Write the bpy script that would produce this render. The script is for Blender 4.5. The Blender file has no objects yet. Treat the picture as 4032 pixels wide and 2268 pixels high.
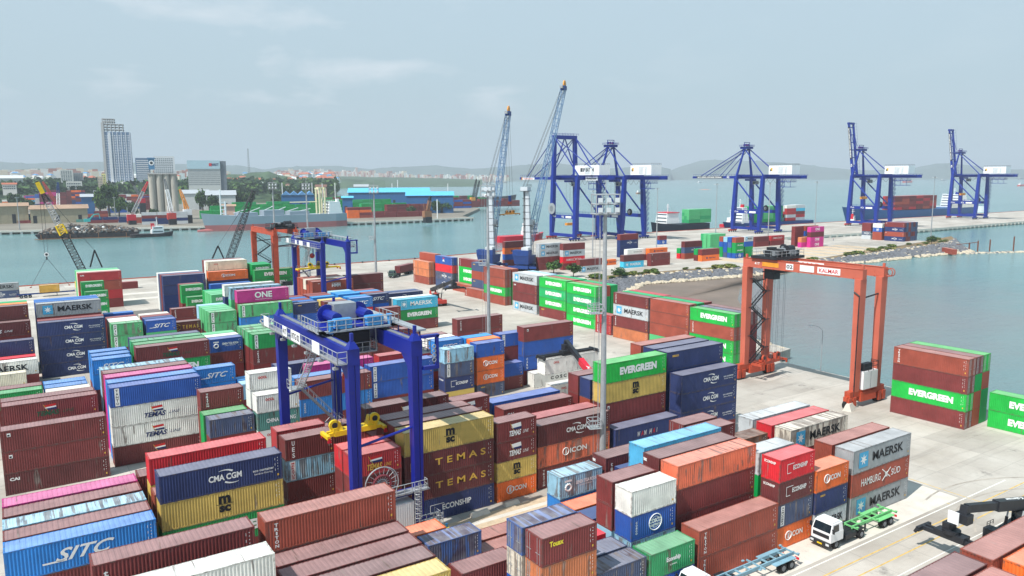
import bpy, math, random
from mathutils import Vector, Matrix, Quaternion
random.seed(7)
PI = math.pi
scene = bpy.context.scene
col = scene.collection
# ---------------------------------------------------------------- camera
CAM_H, PITCH, ROLL, AZ, FPX = 40.743, math.radians(8.2086), math.radians(-0.27), math.radians(33.511), 3040.9
_f = Vector((math.cos(PITCH)*math.sin(AZ), math.cos(PITCH)*math.cos(AZ), -math.sin(PITCH)))
_r0 = Vector((math.cos(AZ), -math.sin(AZ), 0)); _u0 = _r0.cross(_f)
_r = _r0*math.cos(ROLL) + _u0*math.sin(ROLL); _u = -_r0*math.sin(ROLL) + _u0*math.cos(ROLL)
cam = bpy.data.cameras.new('camera'); camo = bpy.data.objects.new('camera', cam); col.objects.link(camo)
camo.matrix_world = Matrix(((_r.x, _u.x, -_f.x, 0), (_r.y, _u.y, -_f.y, 0), (_r.z, _u.z, -_f.z, CAM_H), (0, 0, 0, 1)))
cam.sensor_width = 36; cam.lens = 36*FPX/4032; cam.clip_start = 0.5; cam.clip_end = 60000
scene.camera = camo
def ray(u, v): return _f + _r*((u-2016)/FPX) - _u*((v-1134)/FPX)
def at_z(u, v, z=0):                       # the point of height z seen at photo pixel u, v
    d = ray(u, v); k = (z-CAM_H)/d.z; return Vector((d.x*k, d.y*k, z))
def at_b(u, v, b):
    d = ray(u, v); k = b/d.y; return Vector((d.x*k, b, CAM_H+d.z*k))
def at_d(u, v, D):                         # the point D metres away (level distance)
    d = ray(u, v); k = D/math.hypot(d.x, d.y); return Vector((d.x*k, d.y*k, CAM_H+d.z*k))
# ---------------------------------------------------------------- light
SUN = Vector((-6.0, -1.2, 8.69)).normalized()
elev = math.asin(SUN.z); azi = math.atan2(SUN.x, SUN.y)
sl = bpy.data.lights.new('sun', 'SUN'); so = bpy.data.objects.new('sun', sl); col.objects.link(so)
so.rotation_euler = SUN.to_track_quat('Z', 'Y').to_euler(); so.location = (0, 0, 300)
sl.energy = 4.9; sl.angle = math.radians(0.6); sl.color = (1.0, 0.955, 0.89)
world = bpy.data.worlds.new('World'); scene.world = world; world.use_nodes = True
nt = world.node_tree; nt.nodes.clear()
def N(t, typ, **kw):
    n = t.nodes.new(typ)
    for k, v in kw.items():
        if k == 'inp':
            for a, b in v.items(): n.inputs[a].default_value = b
        else: setattr(n, k, v)
    return n
out = N(nt, 'ShaderNodeOutputWorld'); bg = N(nt, 'ShaderNodeBackground')
sky = N(nt, 'ShaderNodeTexSky', sky_type='NISHITA', sun_disc=False, sun_elevation=elev, sun_rotation=azi, air_density=1.0, dust_density=4.5, ozone_density=1.6, altitude=30)
tc = N(nt, 'ShaderNodeTexCoord')
sep = N(nt, 'ShaderNodeSeparateXYZ'); nt.links.new(tc.outputs['Generated'], sep.inputs[0])
# soft cumulus low over the hills
mp = N(nt, 'ShaderNodeMapping', inp={'Scale': (1.0, 1.0, 3.2), 'Rotation': (0, 0, 0.6)}); nt.links.new(tc.outputs['Generated'], mp.inputs[0])
no = N(nt, 'ShaderNodeTexNoise', inp={'Scale': 7.5, 'Detail': 7.0, 'Roughness': 0.52, 'Distortion': 0.2}); nt.links.new(mp.outputs[0], no.inputs['Vector'])
r1 = N(nt, 'ShaderNodeValToRGB'); r1.color_ramp.elements[0].position = 0.54; r1.color_ramp.elements[1].position = 0.72
nt.links.new(no.outputs['Fac'], r1.inputs[0])
band = N(nt, 'ShaderNodeValToRGB'); cr = band.color_ramp; cr.elements[0].position = 0.03; cr.elements[0].color = (0, 0, 0, 1)
cr.elements[1].position = 0.10; cr.elements[1].color = (1, 1, 1, 1)
e = cr.elements.new(0.19); e.color = (.8, .8, .8, 1); e = cr.elements.new(0.26); e.color = (0.0, 0.0, 0.0, 1)
nt.links.new(sep.outputs['Z'], band.inputs[0])
# clouds thin out towards the east side
sx = N(nt, 'ShaderNodeVectorMath', operation='DOT_PRODUCT'); sx.inputs[1].default_value = (-_r0.x, -_r0.y, 0)
nt.links.new(tc.outputs['Generated'], sx.inputs[0])
mr = N(nt, 'ShaderNodeMapRange', inp={'From Min': -0.25, 'From Max': 0.15, 'To Min': 0.12, 'To Max': 1.0}); nt.links.new(sx.outputs['Value'], mr.inputs['Value'])
m1 = N(nt, 'ShaderNodeMath', operation='MULTIPLY'); m2 = N(nt, 'ShaderNodeMath', operation='MULTIPLY'); m3 = N(nt, 'ShaderNodeMath', operation='MULTIPLY'); m3.inputs[1].default_value = 0.5
nt.links.new(r1.outputs[0], m1.inputs[0]); nt.links.new(band.outputs[0], m1.inputs[1])
nt.links.new(m1.outputs[0], m2.inputs[0]); nt.links.new(mr.outputs[0], m2.inputs[1]); nt.links.new(m2.outputs[0], m3.inputs[0])
# hazy tropical sky: the clear sky washed by bright moist air
vr = N(nt, 'ShaderNodeValToRGB'); cr = vr.color_ramp
cr.elements[0].position = 0.0; cr.elements[0].color = (5.0, 6.1, 6.9, 1)
cr.elements[1].position = 0.45; cr.elements[1].color = (3.3, 5.3, 6.5, 1)
e = cr.elements.new(0.10); e.color = (4.6, 6.0, 6.7, 1)
e = cr.elements.new(0.22); e.color = (4.9, 6.3, 7.1, 1)
nt.links.new(sep.outputs['Z'], vr.inputs[0])
mixh = N(nt, 'ShaderNodeMixRGB', blend_type='MIX'); mixh.inputs[0].default_value = 0.80
nt.links.new(sky.outputs[0], mixh.inputs[1]); nt.links.new(vr.outputs[0], mixh.inputs[2])
mixc = N(nt, 'ShaderNodeMixRGB', blend_type='MIX'); mixc.inputs[2].default_value = (7.6, 7.9, 8.3, 1)
nt.links.new(m3.outputs[0], mixc.inputs[0]); nt.links.new(mixh.outputs[0], mixc.inputs[1])
nt.links.new(mixc.outputs[0], bg.inputs[0]); bg.inputs[1].default_value = 0.105
nt.links.new(bg.outputs[0], out.inputs[0])
vs = scene.view_settings; vs.view_transform = 'Standard'; vs.look = 'None'; vs.gamma = 1; vs.exposure = 0.22
scene.display_settings.display_device = 'sRGB'
cy = scene.cycles; cy.max_bounces = 6; cy.diffuse_bounces = 3; cy.glossy_bounces = 3; cy.transparent_max_bounces = 8; cy.volume_bounces = 0
cy.caustics_reflective = False; cy.caustics_refractive = False; cy.use_denoising = True
# ---------------------------------------------------------------- materials
def lin(c):
    return tuple((x/255/12.92 if x/255 <= 0.04045 else ((x/255+0.055)/1.055)**2.4) for x in c)
MATS = {}
def mat(name, rgb, rough=0.6, metal=0.0, var=0.12, scale=0.6, dirt=None, dirt_amt=0.0, bump=0.0, streak=False, spec=0.4):
    """painted / weathered surface with blotchy variation and dirt"""
    if name in MATS: return MATS[name]
    m = bpy.data.materials.new(name); m.use_nodes = True; t = m.node_tree; b = t.nodes['Principled BSDF']
    b.inputs['Roughness'].default_value = rough; b.inputs['Metallic'].default_value = metal; b.inputs['Specular IOR Level'].default_value = spec
    c = lin(rgb); tcn = N(t, 'ShaderNodeTexCoord')
    mpn = N(t, 'ShaderNodeMapping', inp={'Scale': (1, 1, 0.15) if streak else (1, 1, 1)}); t.links.new(tcn.outputs['Object'], mpn.inputs[0])
    n = N(t, 'ShaderNodeTexNoise', inp={'Scale': scale, 'Detail': 6.0, 'Roughness': 0.6}); t.links.new(mpn.outputs[0], n.inputs['Vector'])
    r = N(t, 'ShaderNodeValToRGB'); r.color_ramp.elements[0].position = 0.3; r.color_ramp.elements[1].position = 0.75
    r.color_ramp.elements[0].color = tuple(x*(1-var) for x in c)+(1,); r.color_ramp.elements[1].color = tuple(min(1, x*(1+var)) for x in c)+(1,)
    t.links.new(n.outputs['Fac'], r.inputs[0]); last = r.outputs[0]
    if dirt:
        n2 = N(t, 'ShaderNodeTexNoise', inp={'Scale': scale*3.1, 'Detail': 8.0, 'Roughness': 0.7}); t.links.new(mpn.outputs[0], n2.inputs['Vector'])
        r2 = N(t, 'ShaderNodeValToRGB'); r2.color_ramp.elements[0].position = 0.62-0.2*dirt_amt; r2.color_ramp.elements[1].position = 0.74
        mx = N(t, 'ShaderNodeMixRGB'); mx.inputs[2].default_value = lin(dirt)+(1,)
        ml = N(t, 'ShaderNodeMath', operation='MULTIPLY'); ml.inputs[1].default_value = min(1, 0.4+dirt_amt)
        t.links.new(n2.outputs['Fac'], r2.inputs[0]); t.links.new(r2.outputs[0], ml.inputs[0]); t.links.new(ml.outputs[0], mx.inputs[0]); t.links.new(last, mx.inputs[1]); last = mx.outputs[0]
    t.links.new(last, b.inputs['Base Color'])
    if bump:
        bp = N(t, 'ShaderNodeBump', inp={'Strength': bump, 'Distance': 0.05}); t.links.new(n.outputs['Fac'], bp.inputs['Height']); t.links.new(bp.outputs[0], b.inputs['Normal'])
    MATS[name] = m; return m
M_blue = mat('crane_blue_paint', (16, 34, 138), 0.42, var=.10, scale=.25, dirt=(70, 66, 80), dirt_amt=.05, spec=.5)
M_stsb = mat('quay_crane_blue_paint', (14, 44, 140), 0.45, var=.12, scale=.1)
M_lblue = mat('light_blue_paint', (70, 146, 206), 0.45, var=.15, scale=2)
M_or = mat('gantry_orange_paint', (192, 100, 80), 0.5, var=.10, scale=.3, dirt=(120, 60, 45), dirt_amt=.1)
M_orr = mat('rusty_orange_paint', (180, 74, 48), 0.6, var=.2, scale=.7, dirt=(90, 45, 35), dirt_amt=.3)
M_galv = mat('galvanised_steel', (168, 172, 176), 0.45, 0.3, var=.15, scale=1.5, dirt=(120, 115, 105), dirt_amt=.1)
M_grey = mat('grey_steel', (120, 125, 130), 0.55, var=.15, scale=1)
M_dark = mat('dark_steel', (38, 40, 46), 0.5, var=.25, scale=1)
M_black = mat('black_rubber', (24, 24, 26), 0.8, var=.2, scale=3)
M_wh = mat('white_paint', (232, 234, 236), 0.45, var=.05, scale=.5, dirt=(170, 160, 150), dirt_amt=.02)
M_yel = mat('yellow_paint', (226, 192, 30), 0.45, var=.12, scale=1, dirt=(90, 75, 40), dirt_amt=.2)
M_amb = mat('amber_paint', (226, 150, 50), 0.5, var=.2, scale=1, dirt=(110, 70, 40), dirt_amt=.2)
M_red = mat('red_paint', (205, 30, 52), 0.4, var=.1, scale=1)
M_rred = mat('loader_red_paint', (196, 62, 52), 0.5, var=.15, scale=1, dirt=(70, 40, 36), dirt_amt=.2)
M_ink = mat('black_lettering', (22, 26, 34), 0.6, var=.05)
M_let = mat('white_lettering', (238, 238, 236), 0.55, var=.05, scale=2)
M_gold = mat('gold_lettering', (222, 176, 74), 0.55, var=.05)
M_lred = mat('red_lettering', (205, 40, 40), 0.55, var=.05)
M_lnav = mat('navy_lettering', (30, 44, 96), 0.55, var=.05)
M_lgrn = mat('faded_green_lettering', (36, 84, 58), 0.6, var=.05)
M_lyel = mat('yellow_lettering', (240, 222, 60), 0.55, var=.05)
M_star = mat('star_badge_blue', (70, 170, 215), 0.5, var=.05)
M_glass = mat('dark_glass', (26, 36, 44), 0.12, var=.1, spec=.8)
M_lgreen = mat('trailer_green_paint', (120, 200, 130), 0.5, var=.12, scale=1, dirt=(80, 110, 70), dirt_amt=.2)
M_tblue = mat('trailer_pale_blue_paint', (130, 170, 188), 0.55, var=.15, scale=1, dirt=(120, 90, 70), dirt_amt=.4)
M_rope = mat('wire_rope', (62, 66, 74), 0.6, var=.1)
# container paint: body colour comes from each object's own colour; its alpha tells how worn it is
def cont_mat(name, roof):
    m = bpy.data.materials.new(name); m.use_nodes = True; t = m.node_tree; b = t.nodes['Principled BSDF']
    b.inputs['Roughness'].default_value = 0.5; b.inputs['Specular IOR Level'].default_value = 0.35
    oi = N(t, 'ShaderNodeObjectInfo'); tcn = N(t, 'ShaderNodeTexCoord')
    sc = N(t, 'ShaderNodeVectorMath', operation='SCALE'); sc.inputs[0].default_value = (137, 71, 53)
    t.links.new(oi.outputs['Random'], sc.inputs['Scale'])
    ad = N(t, 'ShaderNodeVectorMath', operation='ADD'); t.links.new(tcn.outputs['Object'], ad.inputs[0]); t.links.new(sc.outputs[0], ad.inputs[1])
    mpn = N(t, 'ShaderNodeMapping', inp={'Scale': (2.4, 0.12, 1.0) if roof else (1.6, 1.6, 0.22)}); t.links.new(ad.outputs[0], mpn.inputs[0])
    n1 = N(t, 'ShaderNodeTexNoise', inp={'Scale': 0.9, 'Detail': 7.0, 'Roughness': 0.62}); t.links.new(mpn.outputs[0], n1.inputs['Vector'])
    n2 = N(t, 'ShaderNodeTexNoise', inp={'Scale': 0.45, 'Detail': 5.0, 'Roughness': 0.6}); t.links.new(ad.outputs[0], n2.inputs['Vector'])
    # overall tone: slight bleaching on roofs, grime blotches
    hs = N(t, 'ShaderNodeMixRGB', blend_type='MIX'); hs.inputs[0].default_value = 0.30 if roof else 0.03; hs.inputs[2].default_value = (.62, .58, .57, 1)
    t.links.new(oi.outputs['Color'], hs.inputs[1])
    v = N(t, 'ShaderNodeMapRange', inp={'From Min': .3, 'From Max': .75, 'To Min': .76, 'To Max': 1.16}); t.links.new(n2.outputs['Fac'], v.inputs['Value'])
    mv = N(t, 'ShaderNodeVectorMath', operation='SCALE'); t.links.new(hs.outputs[0], mv.inputs[0]); t.links.new(v.outputs[0], mv.inputs['Scale'])
    # wear: threshold slides with (1-alpha)
    th = N(t, 'ShaderNodeMath', operation='MULTIPLY_ADD'); th.inputs[1].default_value = 0.34; th.inputs[2].default_value = 0.325
    t.links.new(oi.outputs['Alpha'], th.inputs[0])
    th2 = N(t, 'ShaderNodeMath', operation='ADD'); th2.inputs[1].default_value = 0.05; t.links.new(th.outputs[0], th2.inputs[0])
    ms = N(t, 'ShaderNodeMapRange'); t.links.new(n1.outputs['Fac'], ms.inputs['Value']); t.links.new(th.outputs[0], ms.inputs['From Min']); t.links.new(th2.outputs[0], ms.inputs['From Max'])
    m8 = N(t, 'ShaderNodeMath', operation='MULTIPLY'); m8.inputs[1].default_value = 0.75; t.links.new(ms.outputs[0], m8.inputs[0])
    n3 = N(t, 'ShaderNodeTexNoise', inp={'Scale': 0.7, 'Detail': 3.0}); t.links.new(ad.outputs[0], n3.inputs['Vector'])
    rc = N(t, 'ShaderNodeValToRGB'); rc.color_ramp.elements[0].position = .35; rc.color_ramp.elements[0].color = (.075, .035, .025, 1); rc.color_ramp.elements[1].position = .65; rc.color_ramp.elements[1].color = (.23, .20, .18, 1)
    t.links.new(n3.outputs['Fac'], rc.inputs[0])
    mx = N(t, 'ShaderNodeMixRGB'); t.links.new(m8.outputs[0], mx.inputs[0]); t.links.new(mv.outputs[0], mx.inputs[1]); t.links.new(rc.outputs[0], mx.inputs[2])
    t.links.new(mx.outputs[0], b.inputs['Base Color'])
    return m
M_cside = cont_mat('container_side_paint', False); M_croof = cont_mat('container_roof_paint', True)
def frame_mat():
    m = bpy.data.materials.new('container_frame_paint'); m.use_nodes = True; t = m.node_tree; b = t.nodes['Principled BSDF']
    oi = N(t, 'ShaderNodeObjectInfo'); mx = N(t, 'ShaderNodeMixRGB'); mx.inputs[2].default_value = (.11, .085, .075, 1)
    tcn = N(t, 'ShaderNodeTexCoord'); n = N(t, 'ShaderNodeTexNoise', inp={'Scale': 3.0, 'Detail': 4.0}); t.links.new(tcn.outputs['Object'], n.inputs['Vector'])
    mr = N(t, 'ShaderNodeMapRange', inp={'From Min': .4, 'From Max': .7, 'To Min': .15, 'To Max': .75}); t.links.new(n.outputs['Fac'], mr.inputs['Value'])
    t.links.new(mr.outputs[0], mx.inputs[0]); t.links.new(oi.outputs['Color'], mx.inputs[1]); t.links.new(mx.outputs[0], b.inputs['Base Color'])
    b.inputs['Roughness'].default_value = .6; return m
M_cframe = frame_mat()
# ---------------------------------------------------------------- mesh helpers
class MB:
    def __init__(s): s.v = []; s.f = []; s.m = []; s.mats = []
    def mi(s, m):
        if m not in s.mats: s.mats.append(m)
        return s.mats.index(m)
    def add(s, vs, fs, m):
        o = len(s.v); s.v += [tuple(v) for v in vs]; k = s.mi(m)
        for f in fs: s.f.append(tuple(i+o for i in f)); s.m.append(k)
        return s
    def box(s, x0, x1, y0, y1, z0, z1, m):
        return s.add([(x0,y0,z0),(x1,y0,z0),(x1,y1,z0),(x0,y1,z0),(x0,y0,z1),(x1,y0,z1),(x1,y1,z1),(x0,y1,z1)],
            [(3,2,1,0),(4,5,6,7),(0,1,5,4),(1,2,6,5),(2,3,7,6),(3,0,4,7)], m)
    def cb(s, c, d, m): return s.box(c[0]-d[0]/2, c[0]+d[0]/2, c[1]-d[1]/2, c[1]+d[1]/2, c[2]-d[2]/2, c[2]+d[2]/2, m)
    def hexa(s, b4, t4, m):                # any eight corners: four below, four above
        return s.add(list(b4)+list(t4), [(3,2,1,0),(4,5,6,7),(0,1,5,4),(1,2,6,5),(2,3,7,6),(3,0,4,7)], m)
    def basis(s, p, q):
        p = Vector(p); q = Vector(q); d = q-p; L = d.length; d = d/L if L else Vector((0,0,1))
        up = Vector((0,0,1)) if abs(d.z) < 0.95 else Vector((0,1,0))
        a = d.cross(up).normalized(); b = a.cross(d).normalized(); return p, q, a, b
    def beam(s, p, q, w, h, m, w2=None, h2=None):   # box girder from p to q
        p, q, a, b = s.basis(p, q); w2 = w if w2 is None else w2; h2 = h if h2 is None else h2
        A = [p-a*w/2-b*h/2, p+a*w/2-b*h/2, p+a*w/2+b*h/2, p-a*w/2+b*h/2]; B = [q-a*w2/2-b*h2/2, q+a*w2/2-b*h2/2, q+a*w2/2+b*h2/2, q-a*w2/2+b*h2/2]
        return s.add(A+B, [(0,1,2,3),(7,6,5,4),(0,4,5,1),(1,5,6,2),(2,6,7,3),(3,7,4,0)], m)
    def tube(s, p, q, r, m, n=6, r2=None, caps=True):
        p, q, a, b = s.basis(p, q); r2 = r if r2 is None else r2; vs = []
        for c, rr in ((p, r), (q, r2)):
            for i in range(n): t = 2*PI*i/n; vs.append(c+a*math.cos(t)*rr+b*math.sin(t)*rr)
        fs = [(i, (i+1) % n, n+(i+1) % n, n+i) for i in range(n)]
        if caps: fs += [tuple(range(n-1, -1, -1)), tuple(range(n, 2*n))]
        return s.add(vs, fs, m)
    def path(s, pts, r, m, n=5):
        for a, b in zip(pts, pts[1:]): s.tube(a, b, r, m, n)
        return s
    def ring(s, c, axis, R, r, m, n=20):     # thin tyre-like ring
        ax = Vector(axis).normalized(); up = Vector((0,0,1)) if abs(ax.z) < .9 else Vector((1,0,0)); a = ax.cross(up).normalized(); b = ax.cross(a)
        c = Vector(c); pts = [c+a*math.cos(2*PI*i/n)*R+b*math.sin(2*PI*i/n)*R for i in range(n+1)]
        for p, q in zip(pts, pts[1:]): s.tube(p, q, r, m, 5, caps=False)
        return s
    def wheel(s, c, axis, R, w, mt, mr, n=16):
        ax = Vector(axis).normalized(); c = Vector(c)
        s.tube(c-ax*w/2, c+ax*w/2, R, mt, n); s.tube(c-ax*(w/2+.03), c+ax*(w/2+.03), R*.55, mr, 12); s.tube(c-ax*(w/2+.08), c+ax*(w/2+.08), R*.2, mr, 8)
        return s
    def rail(s, pts, m, h=1.1, r=0.035, step=1.6):    # handrail along a path
        for a, b in zip(pts, pts[1:]):
            a = Vector(a); b = Vector(b); L = (b-a).length; k = max(1, int(L/step)); up = Vector((0,0,h))
            s.tube(a+up, b+up, r, m, 4); s.tube(a+up*.5, b+up*.5, r*.8, m, 4)
            for i in range(k+1): p = a.lerp(b, i/k); s.tube(p, p+up, r, m, 4)
        return s
    def stair(s, p, q, w, m, side=(0,0,0)):
        p = Vector(p); q = Vector(q); d = Vector((q.x-p.x, q.y-p.y, 0)); d = d.normalized() if d.length > .01 else Vector((1,0,0)); n = Vector((-d.y, d.x, 0))*w/2
        for sgn in (-1, 1):
            s.beam(p+n*sgn, q+n*sgn, .06, .25, m); s.tube(p+n*sgn+Vector((0,0,1)), q+n*sgn+Vector((0,0,1)), .035, m, 4)
            for i in range(6): a = (p+n*sgn).lerp(q+n*sgn, i/5); s.tube(a, a+Vector((0,0,1)), .03, m, 4)
        k = max(3, int(abs(q.z-p.z)/.28))
        for i in range(k): a = p.lerp(q, (i+.5)/k); s.beam(a-n, a+n, .24, .04, m)
        return s
    def lattice(s, p, q, w0, w1, m, bays=12, rc=.12, rb=.06, nose=True):
        """four-chord lattice boom, w0 wide at p, w1 wide at q"""
        p, q, a, b = s.basis(p, q); rings = []
        for i in range(bays+1):
            t = i/bays; c = p.lerp(q, t); w = w0+(w1-w0)*t
            if nose and i == 0: w *= .35
            rings.append([c+a*w/2*sx+b*w/2*sy for sx, sy in ((-1,-1),(1,-1),(1,1),(-1,1))])
        for i in range(bays):
            for k in range(4):
                s.tube(rings[i][k], rings[i+1][k], rc, m, 4, caps=False)
                k2 = (k+1) % 4
                s.tube(rings[i][k if i % 2 else k2], rings[i+1][k2 if i % 2 else k], rb, m, 4, caps=False)
                s.tube(rings[i+1][k], rings[i+1][k2], rb, m, 4, caps=False)
        return s
    def text(s, body, o, xd, zd, w, h, m, bold=.02, shear=0, sp=1.0, fit=True):
        """lettering laid on a plane: o = centre, w x h metres"""
        vs, fs, bw, bh = text_mesh(body, bold, shear, sp); o = Vector(o); xd = Vector(xd); zd = Vector(zd)
        sx = w/bw; sz = h/bh
        return s.add([o+xd*(x*sx)+zd*(y*sz) for x, y in vs], fs, m)
    def build(s, name, parent=None, loc=None, smooth=False):
        me = s.mesh(name, smooth); return put(name, me, parent, loc)
    def mesh(s, name, smooth=False):
        me = bpy.data.meshes.new(name); me.from_pydata(s.v, [], s.f)
        for m in s.mats: me.materials.append(m)
        me.polygons.foreach_set('material_index', s.m)
        if smooth: me.polygons.foreach_set('use_smooth', [True]*len(s.f))
        me.update(); return me
def put(name, me, parent=None, loc=None):
    o = bpy.data.objects.new(name, me); col.objects.link(o)
    if parent: o.parent = parent
    if loc is not None: o.location = loc
    return o
_tc = {}
def text_mesh(body, bold, shear, sp):
    k = (body, bold, shear, sp)
    if k in _tc: return _tc[k]
    cu = bpy.data.curves.new('t', 'FONT'); cu.body = body; cu.offset = bold; cu.shear = shear; cu.space_character = sp; cu.resolution_u = 3; cu.space_line = .9; cu.align_x = 'CENTER'
    o = bpy.data.objects.new('t', cu); col.objects.link(o); dg = bpy.context.evaluated_depsgraph_get()
    me = bpy.data.meshes.new_from_object(o.evaluated_get(dg)); bpy.data.objects.remove(o)
    vs = [(v.co.x, v.co.y) for v in me.vertices]; fs = [tuple(p.vertices) for p in me.polygons]
    x0 = min(v[0] for v in vs); x1 = max(v[0] for v in vs); y0 = min(v[1] for v in vs); y1 = max(v[1] for v in vs)
    vs = [(x-(x0+x1)/2, y-(y0+y1)/2) for x, y in vs]; bpy.data.meshes.remove(me)
    _tc[k] = (vs, fs, x1-x0, y1-y0); return _tc[k]
def tag(o, label=None, cat=None, group=None, kind=None):
    if label: o['label'] = label
    if cat: o['category'] = cat
    if group: o['group'] = group
    if kind: o['kind'] = kind
    return o
def thing(name, label, cat, loc=(0,0,0), rz=0, group=None):
    o = bpy.data.objects.new(name, None); col.objects.link(o); o.location = loc; o.rotation_euler = (0,0,rz); o.empty_display_size = .5
    return tag(o, label, cat, group)
def dup(o, parent=None):
    c = o.copy(); col.objects.link(c); c.parent = parent
    for ch in list(o.children): dup(ch, c)
    return c
def struct(o): o['kind'] = 'structure'; return o
# ---------------------------------------------------------------- shipping containers
CW = 2.438; HT = {'H': 2.896, 'F': 2.591, 'T': 2.591}; LN = {'H': 12.192, 'F': 12.192, 'T': 6.058}
COL = {  # code: (colour word, sRGB, soundness 0..1)
 'mar': ('maroon', (122, 46, 46), .93), 'mr2': ('dark maroon', (104, 40, 42), .88), 'brn': ('brown red', (158, 72, 54), .93),
 'red': ('bright red', (214, 28, 44), .92), 'rd2': ('dull red', (176, 44, 50), .9), 'nvy': ('navy', (30, 50, 104), .93), 'blu': ('royal blue', (24, 84, 172), .9),
 'blw': ('scuffed blue', (70, 104, 168), .3), 'sky': ('sky blue', (32, 128, 208), .9), 'cyn': ('turquoise blue', (66, 190, 226), .97), 'cy2': ('pale sky blue', (84, 186, 232), .8),
 'org': ('orange', (240, 112, 40), .92), 'orb': ('tan orange', (206, 122, 78), .8), 'cor': ('patched coral', (230, 116, 82), .62), 'pin': ('magenta', (206, 44, 140), .97),
 'grn': ('green', (0, 150, 72), .92), 'evg': ('bright green', (0, 184, 66), .99), 'ev2': ('sea green', (0, 172, 96), .99), 'spl': ('pale green', (84, 182, 118), .62), 'sg2': ('mid green', (44, 160, 100), .7),
 'yel': ('mustard yellow', (214, 184, 96), .95), 'wht': ('white', (232, 232, 226), .85), 'wst': ('rust streaked white', (222, 212, 196), .4), 'gry': ('grey', (160, 166, 170), .8), 'lgy': ('pale grey', (196, 202, 206), .85),
 'tea': ('teal', (88, 150, 140), .6), 'ltb': ('pale blue', (150, 198, 222), .55), 'gbl': ('slate blue', (68, 84, 118), .6), 'dgy': ('slate grey', (92, 104, 124), .7),
 'crm': ('cream', (228, 220, 196), .8), 'rst': ('rusty brown', (150, 92, 60), .25), 'amy': ('amber yellow', (226, 176, 70), .9)}
def corr(L, H, axis, n, depth, mirror):   # corrugated sheet along x, facing -y
    vs = []; fs = []; pt = L/n
    xs = []
    for i in range(n):
        x = -L/2+i*pt
        xs += [(x, 0), (x+pt*.26, 0), (x+pt*.5, depth), (x+pt*.76, depth)]
    xs.append((L/2, 0))
    for x, y in xs: vs += [(x, y, 0), (x, y, H)]
    for i in range(len(xs)-1): fs.append((2*i, 2*i+2, 2*i+3, 2*i+1))
    return vs, fs
_cm = {}
def cparts(t):
    if t in _cm: return _cm[t]
    L = LN[t]; H = HT[t]; n = 43 if L > 7 else 21; W = CW; P = {}
    vs, fs = corr(L-.3, H-.26, 0, n, .04, 0)
    for nm, sg in (('front', 1), ('back', -1)):
        mb = MB(); mb.add([(x*sg, (y-W/2+.012)*sg, z+.15) for x, y, z in vs], fs, M_cside); P[nm] = mb.mesh('side_panel')
    ve, fe = corr(W-.3, H-.26, 0, 8, .04, 0)
    mb = MB(); mb.add([(-L/2+.02+y, -x, z+.15) for x, y, z in ve], fe, M_cside); P['end'] = mb.mesh('end_panel')
    # roof: shallow transverse swages between side rails
    mb = MB(); nr = int((L-.5)/.42); vs2 = []; f2 = []; p = (L-.3)/nr; xs = []
    for i in range(nr):
        x = -L/2+.15+i*p; xs += [(x, 0), (x+p*.5, 0), (x+p*.6, -.02), (x+p*.9, -.02)]
    xs.append((L/2-.15, 0))
    for x, z in xs: vs2 += [(x, -W/2+.07, H-.03+z), (x, W/2-.07, H-.03+z)]
    for i in range(len(xs)-1): f2.append((2*i, 2*i+2, 2*i+3, 2*i+1))
    mb.add(vs2, f2, M_croof); P['roof'] = mb.mesh('roof_panel')
    mb = MB()
    for sx in (-1, 1):
        for sy in (-1, 1):
            x = sx*(L/2-.08); y = sy*(W/2-.08); mb.cb((x, y, H/2), (.15, .15, H-.2), M_cframe)
            for z in (.06, H-.06): mb.cb((sx*(L/2-.085), sy*(W/2-.08), z), (.178, .165, .12), M_cframe)
        mb.cb((sx*(L/2-.07), 0, .08), (.13, W-.32, .15), M_cframe); mb.cb((sx*(L/2-.07), 0, H-.07), (.13, W-.32, .11), M_cframe)
    for sy in (-1, 1):
        mb.cb((0, sy*(W/2-.045), .085), (L-.34, .08, .14), M_cframe); mb.cb((0, sy*(W/2-.04), H-.06), (L-.34, .07, .085), M_cframe)
    mb.cb((0, 0, .1), (L-.3, W-.2, .04), M_cframe)
    P['frame'] = mb.mesh('frame')
    for k, sy in enumerate((-1, 1)):
        mb = MB(); mb.cb((L/2-.045, sy*(W/4-.04), H/2), (.05, W/2-.1, H-.26), M_cside)
        for z in (.25, .5, .75): mb.cb((L/2-.015, sy*(W/4-.04), H*z), (.02, W/2-.2, .16), M_cside)
        P['door%d' % k] = mb.mesh('door')
        mb = MB()
        for dy in (.2, .68):
            y = sy*(W/2-.12-dy*.8 if True else 0); mb.tube((L/2+.005, y, .12), (L/2+.005, y, H-.12), .025, M_galv, 5)
            mb.cb((L/2+.02, y-.08*sy, H*.42), (.03, .3, .04), M_galv)
        P['rod%d' % k] = mb.mesh('lock_rod')
    mb = MB()                                     # one-piece body for far containers
    mb.box(-L/2, L/2, -W/2, W/2, .02, H-.03, M_cside); mb.box(-L/2+.08, L/2-.08, -W/2+.06, W/2-.06, H-.03, H-.005, M_croof); P['far'] = mb.mesh('shipping_container')
    _cm[t] = P; return P
X, Z = (1,0,0), (0,0,1)
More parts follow.
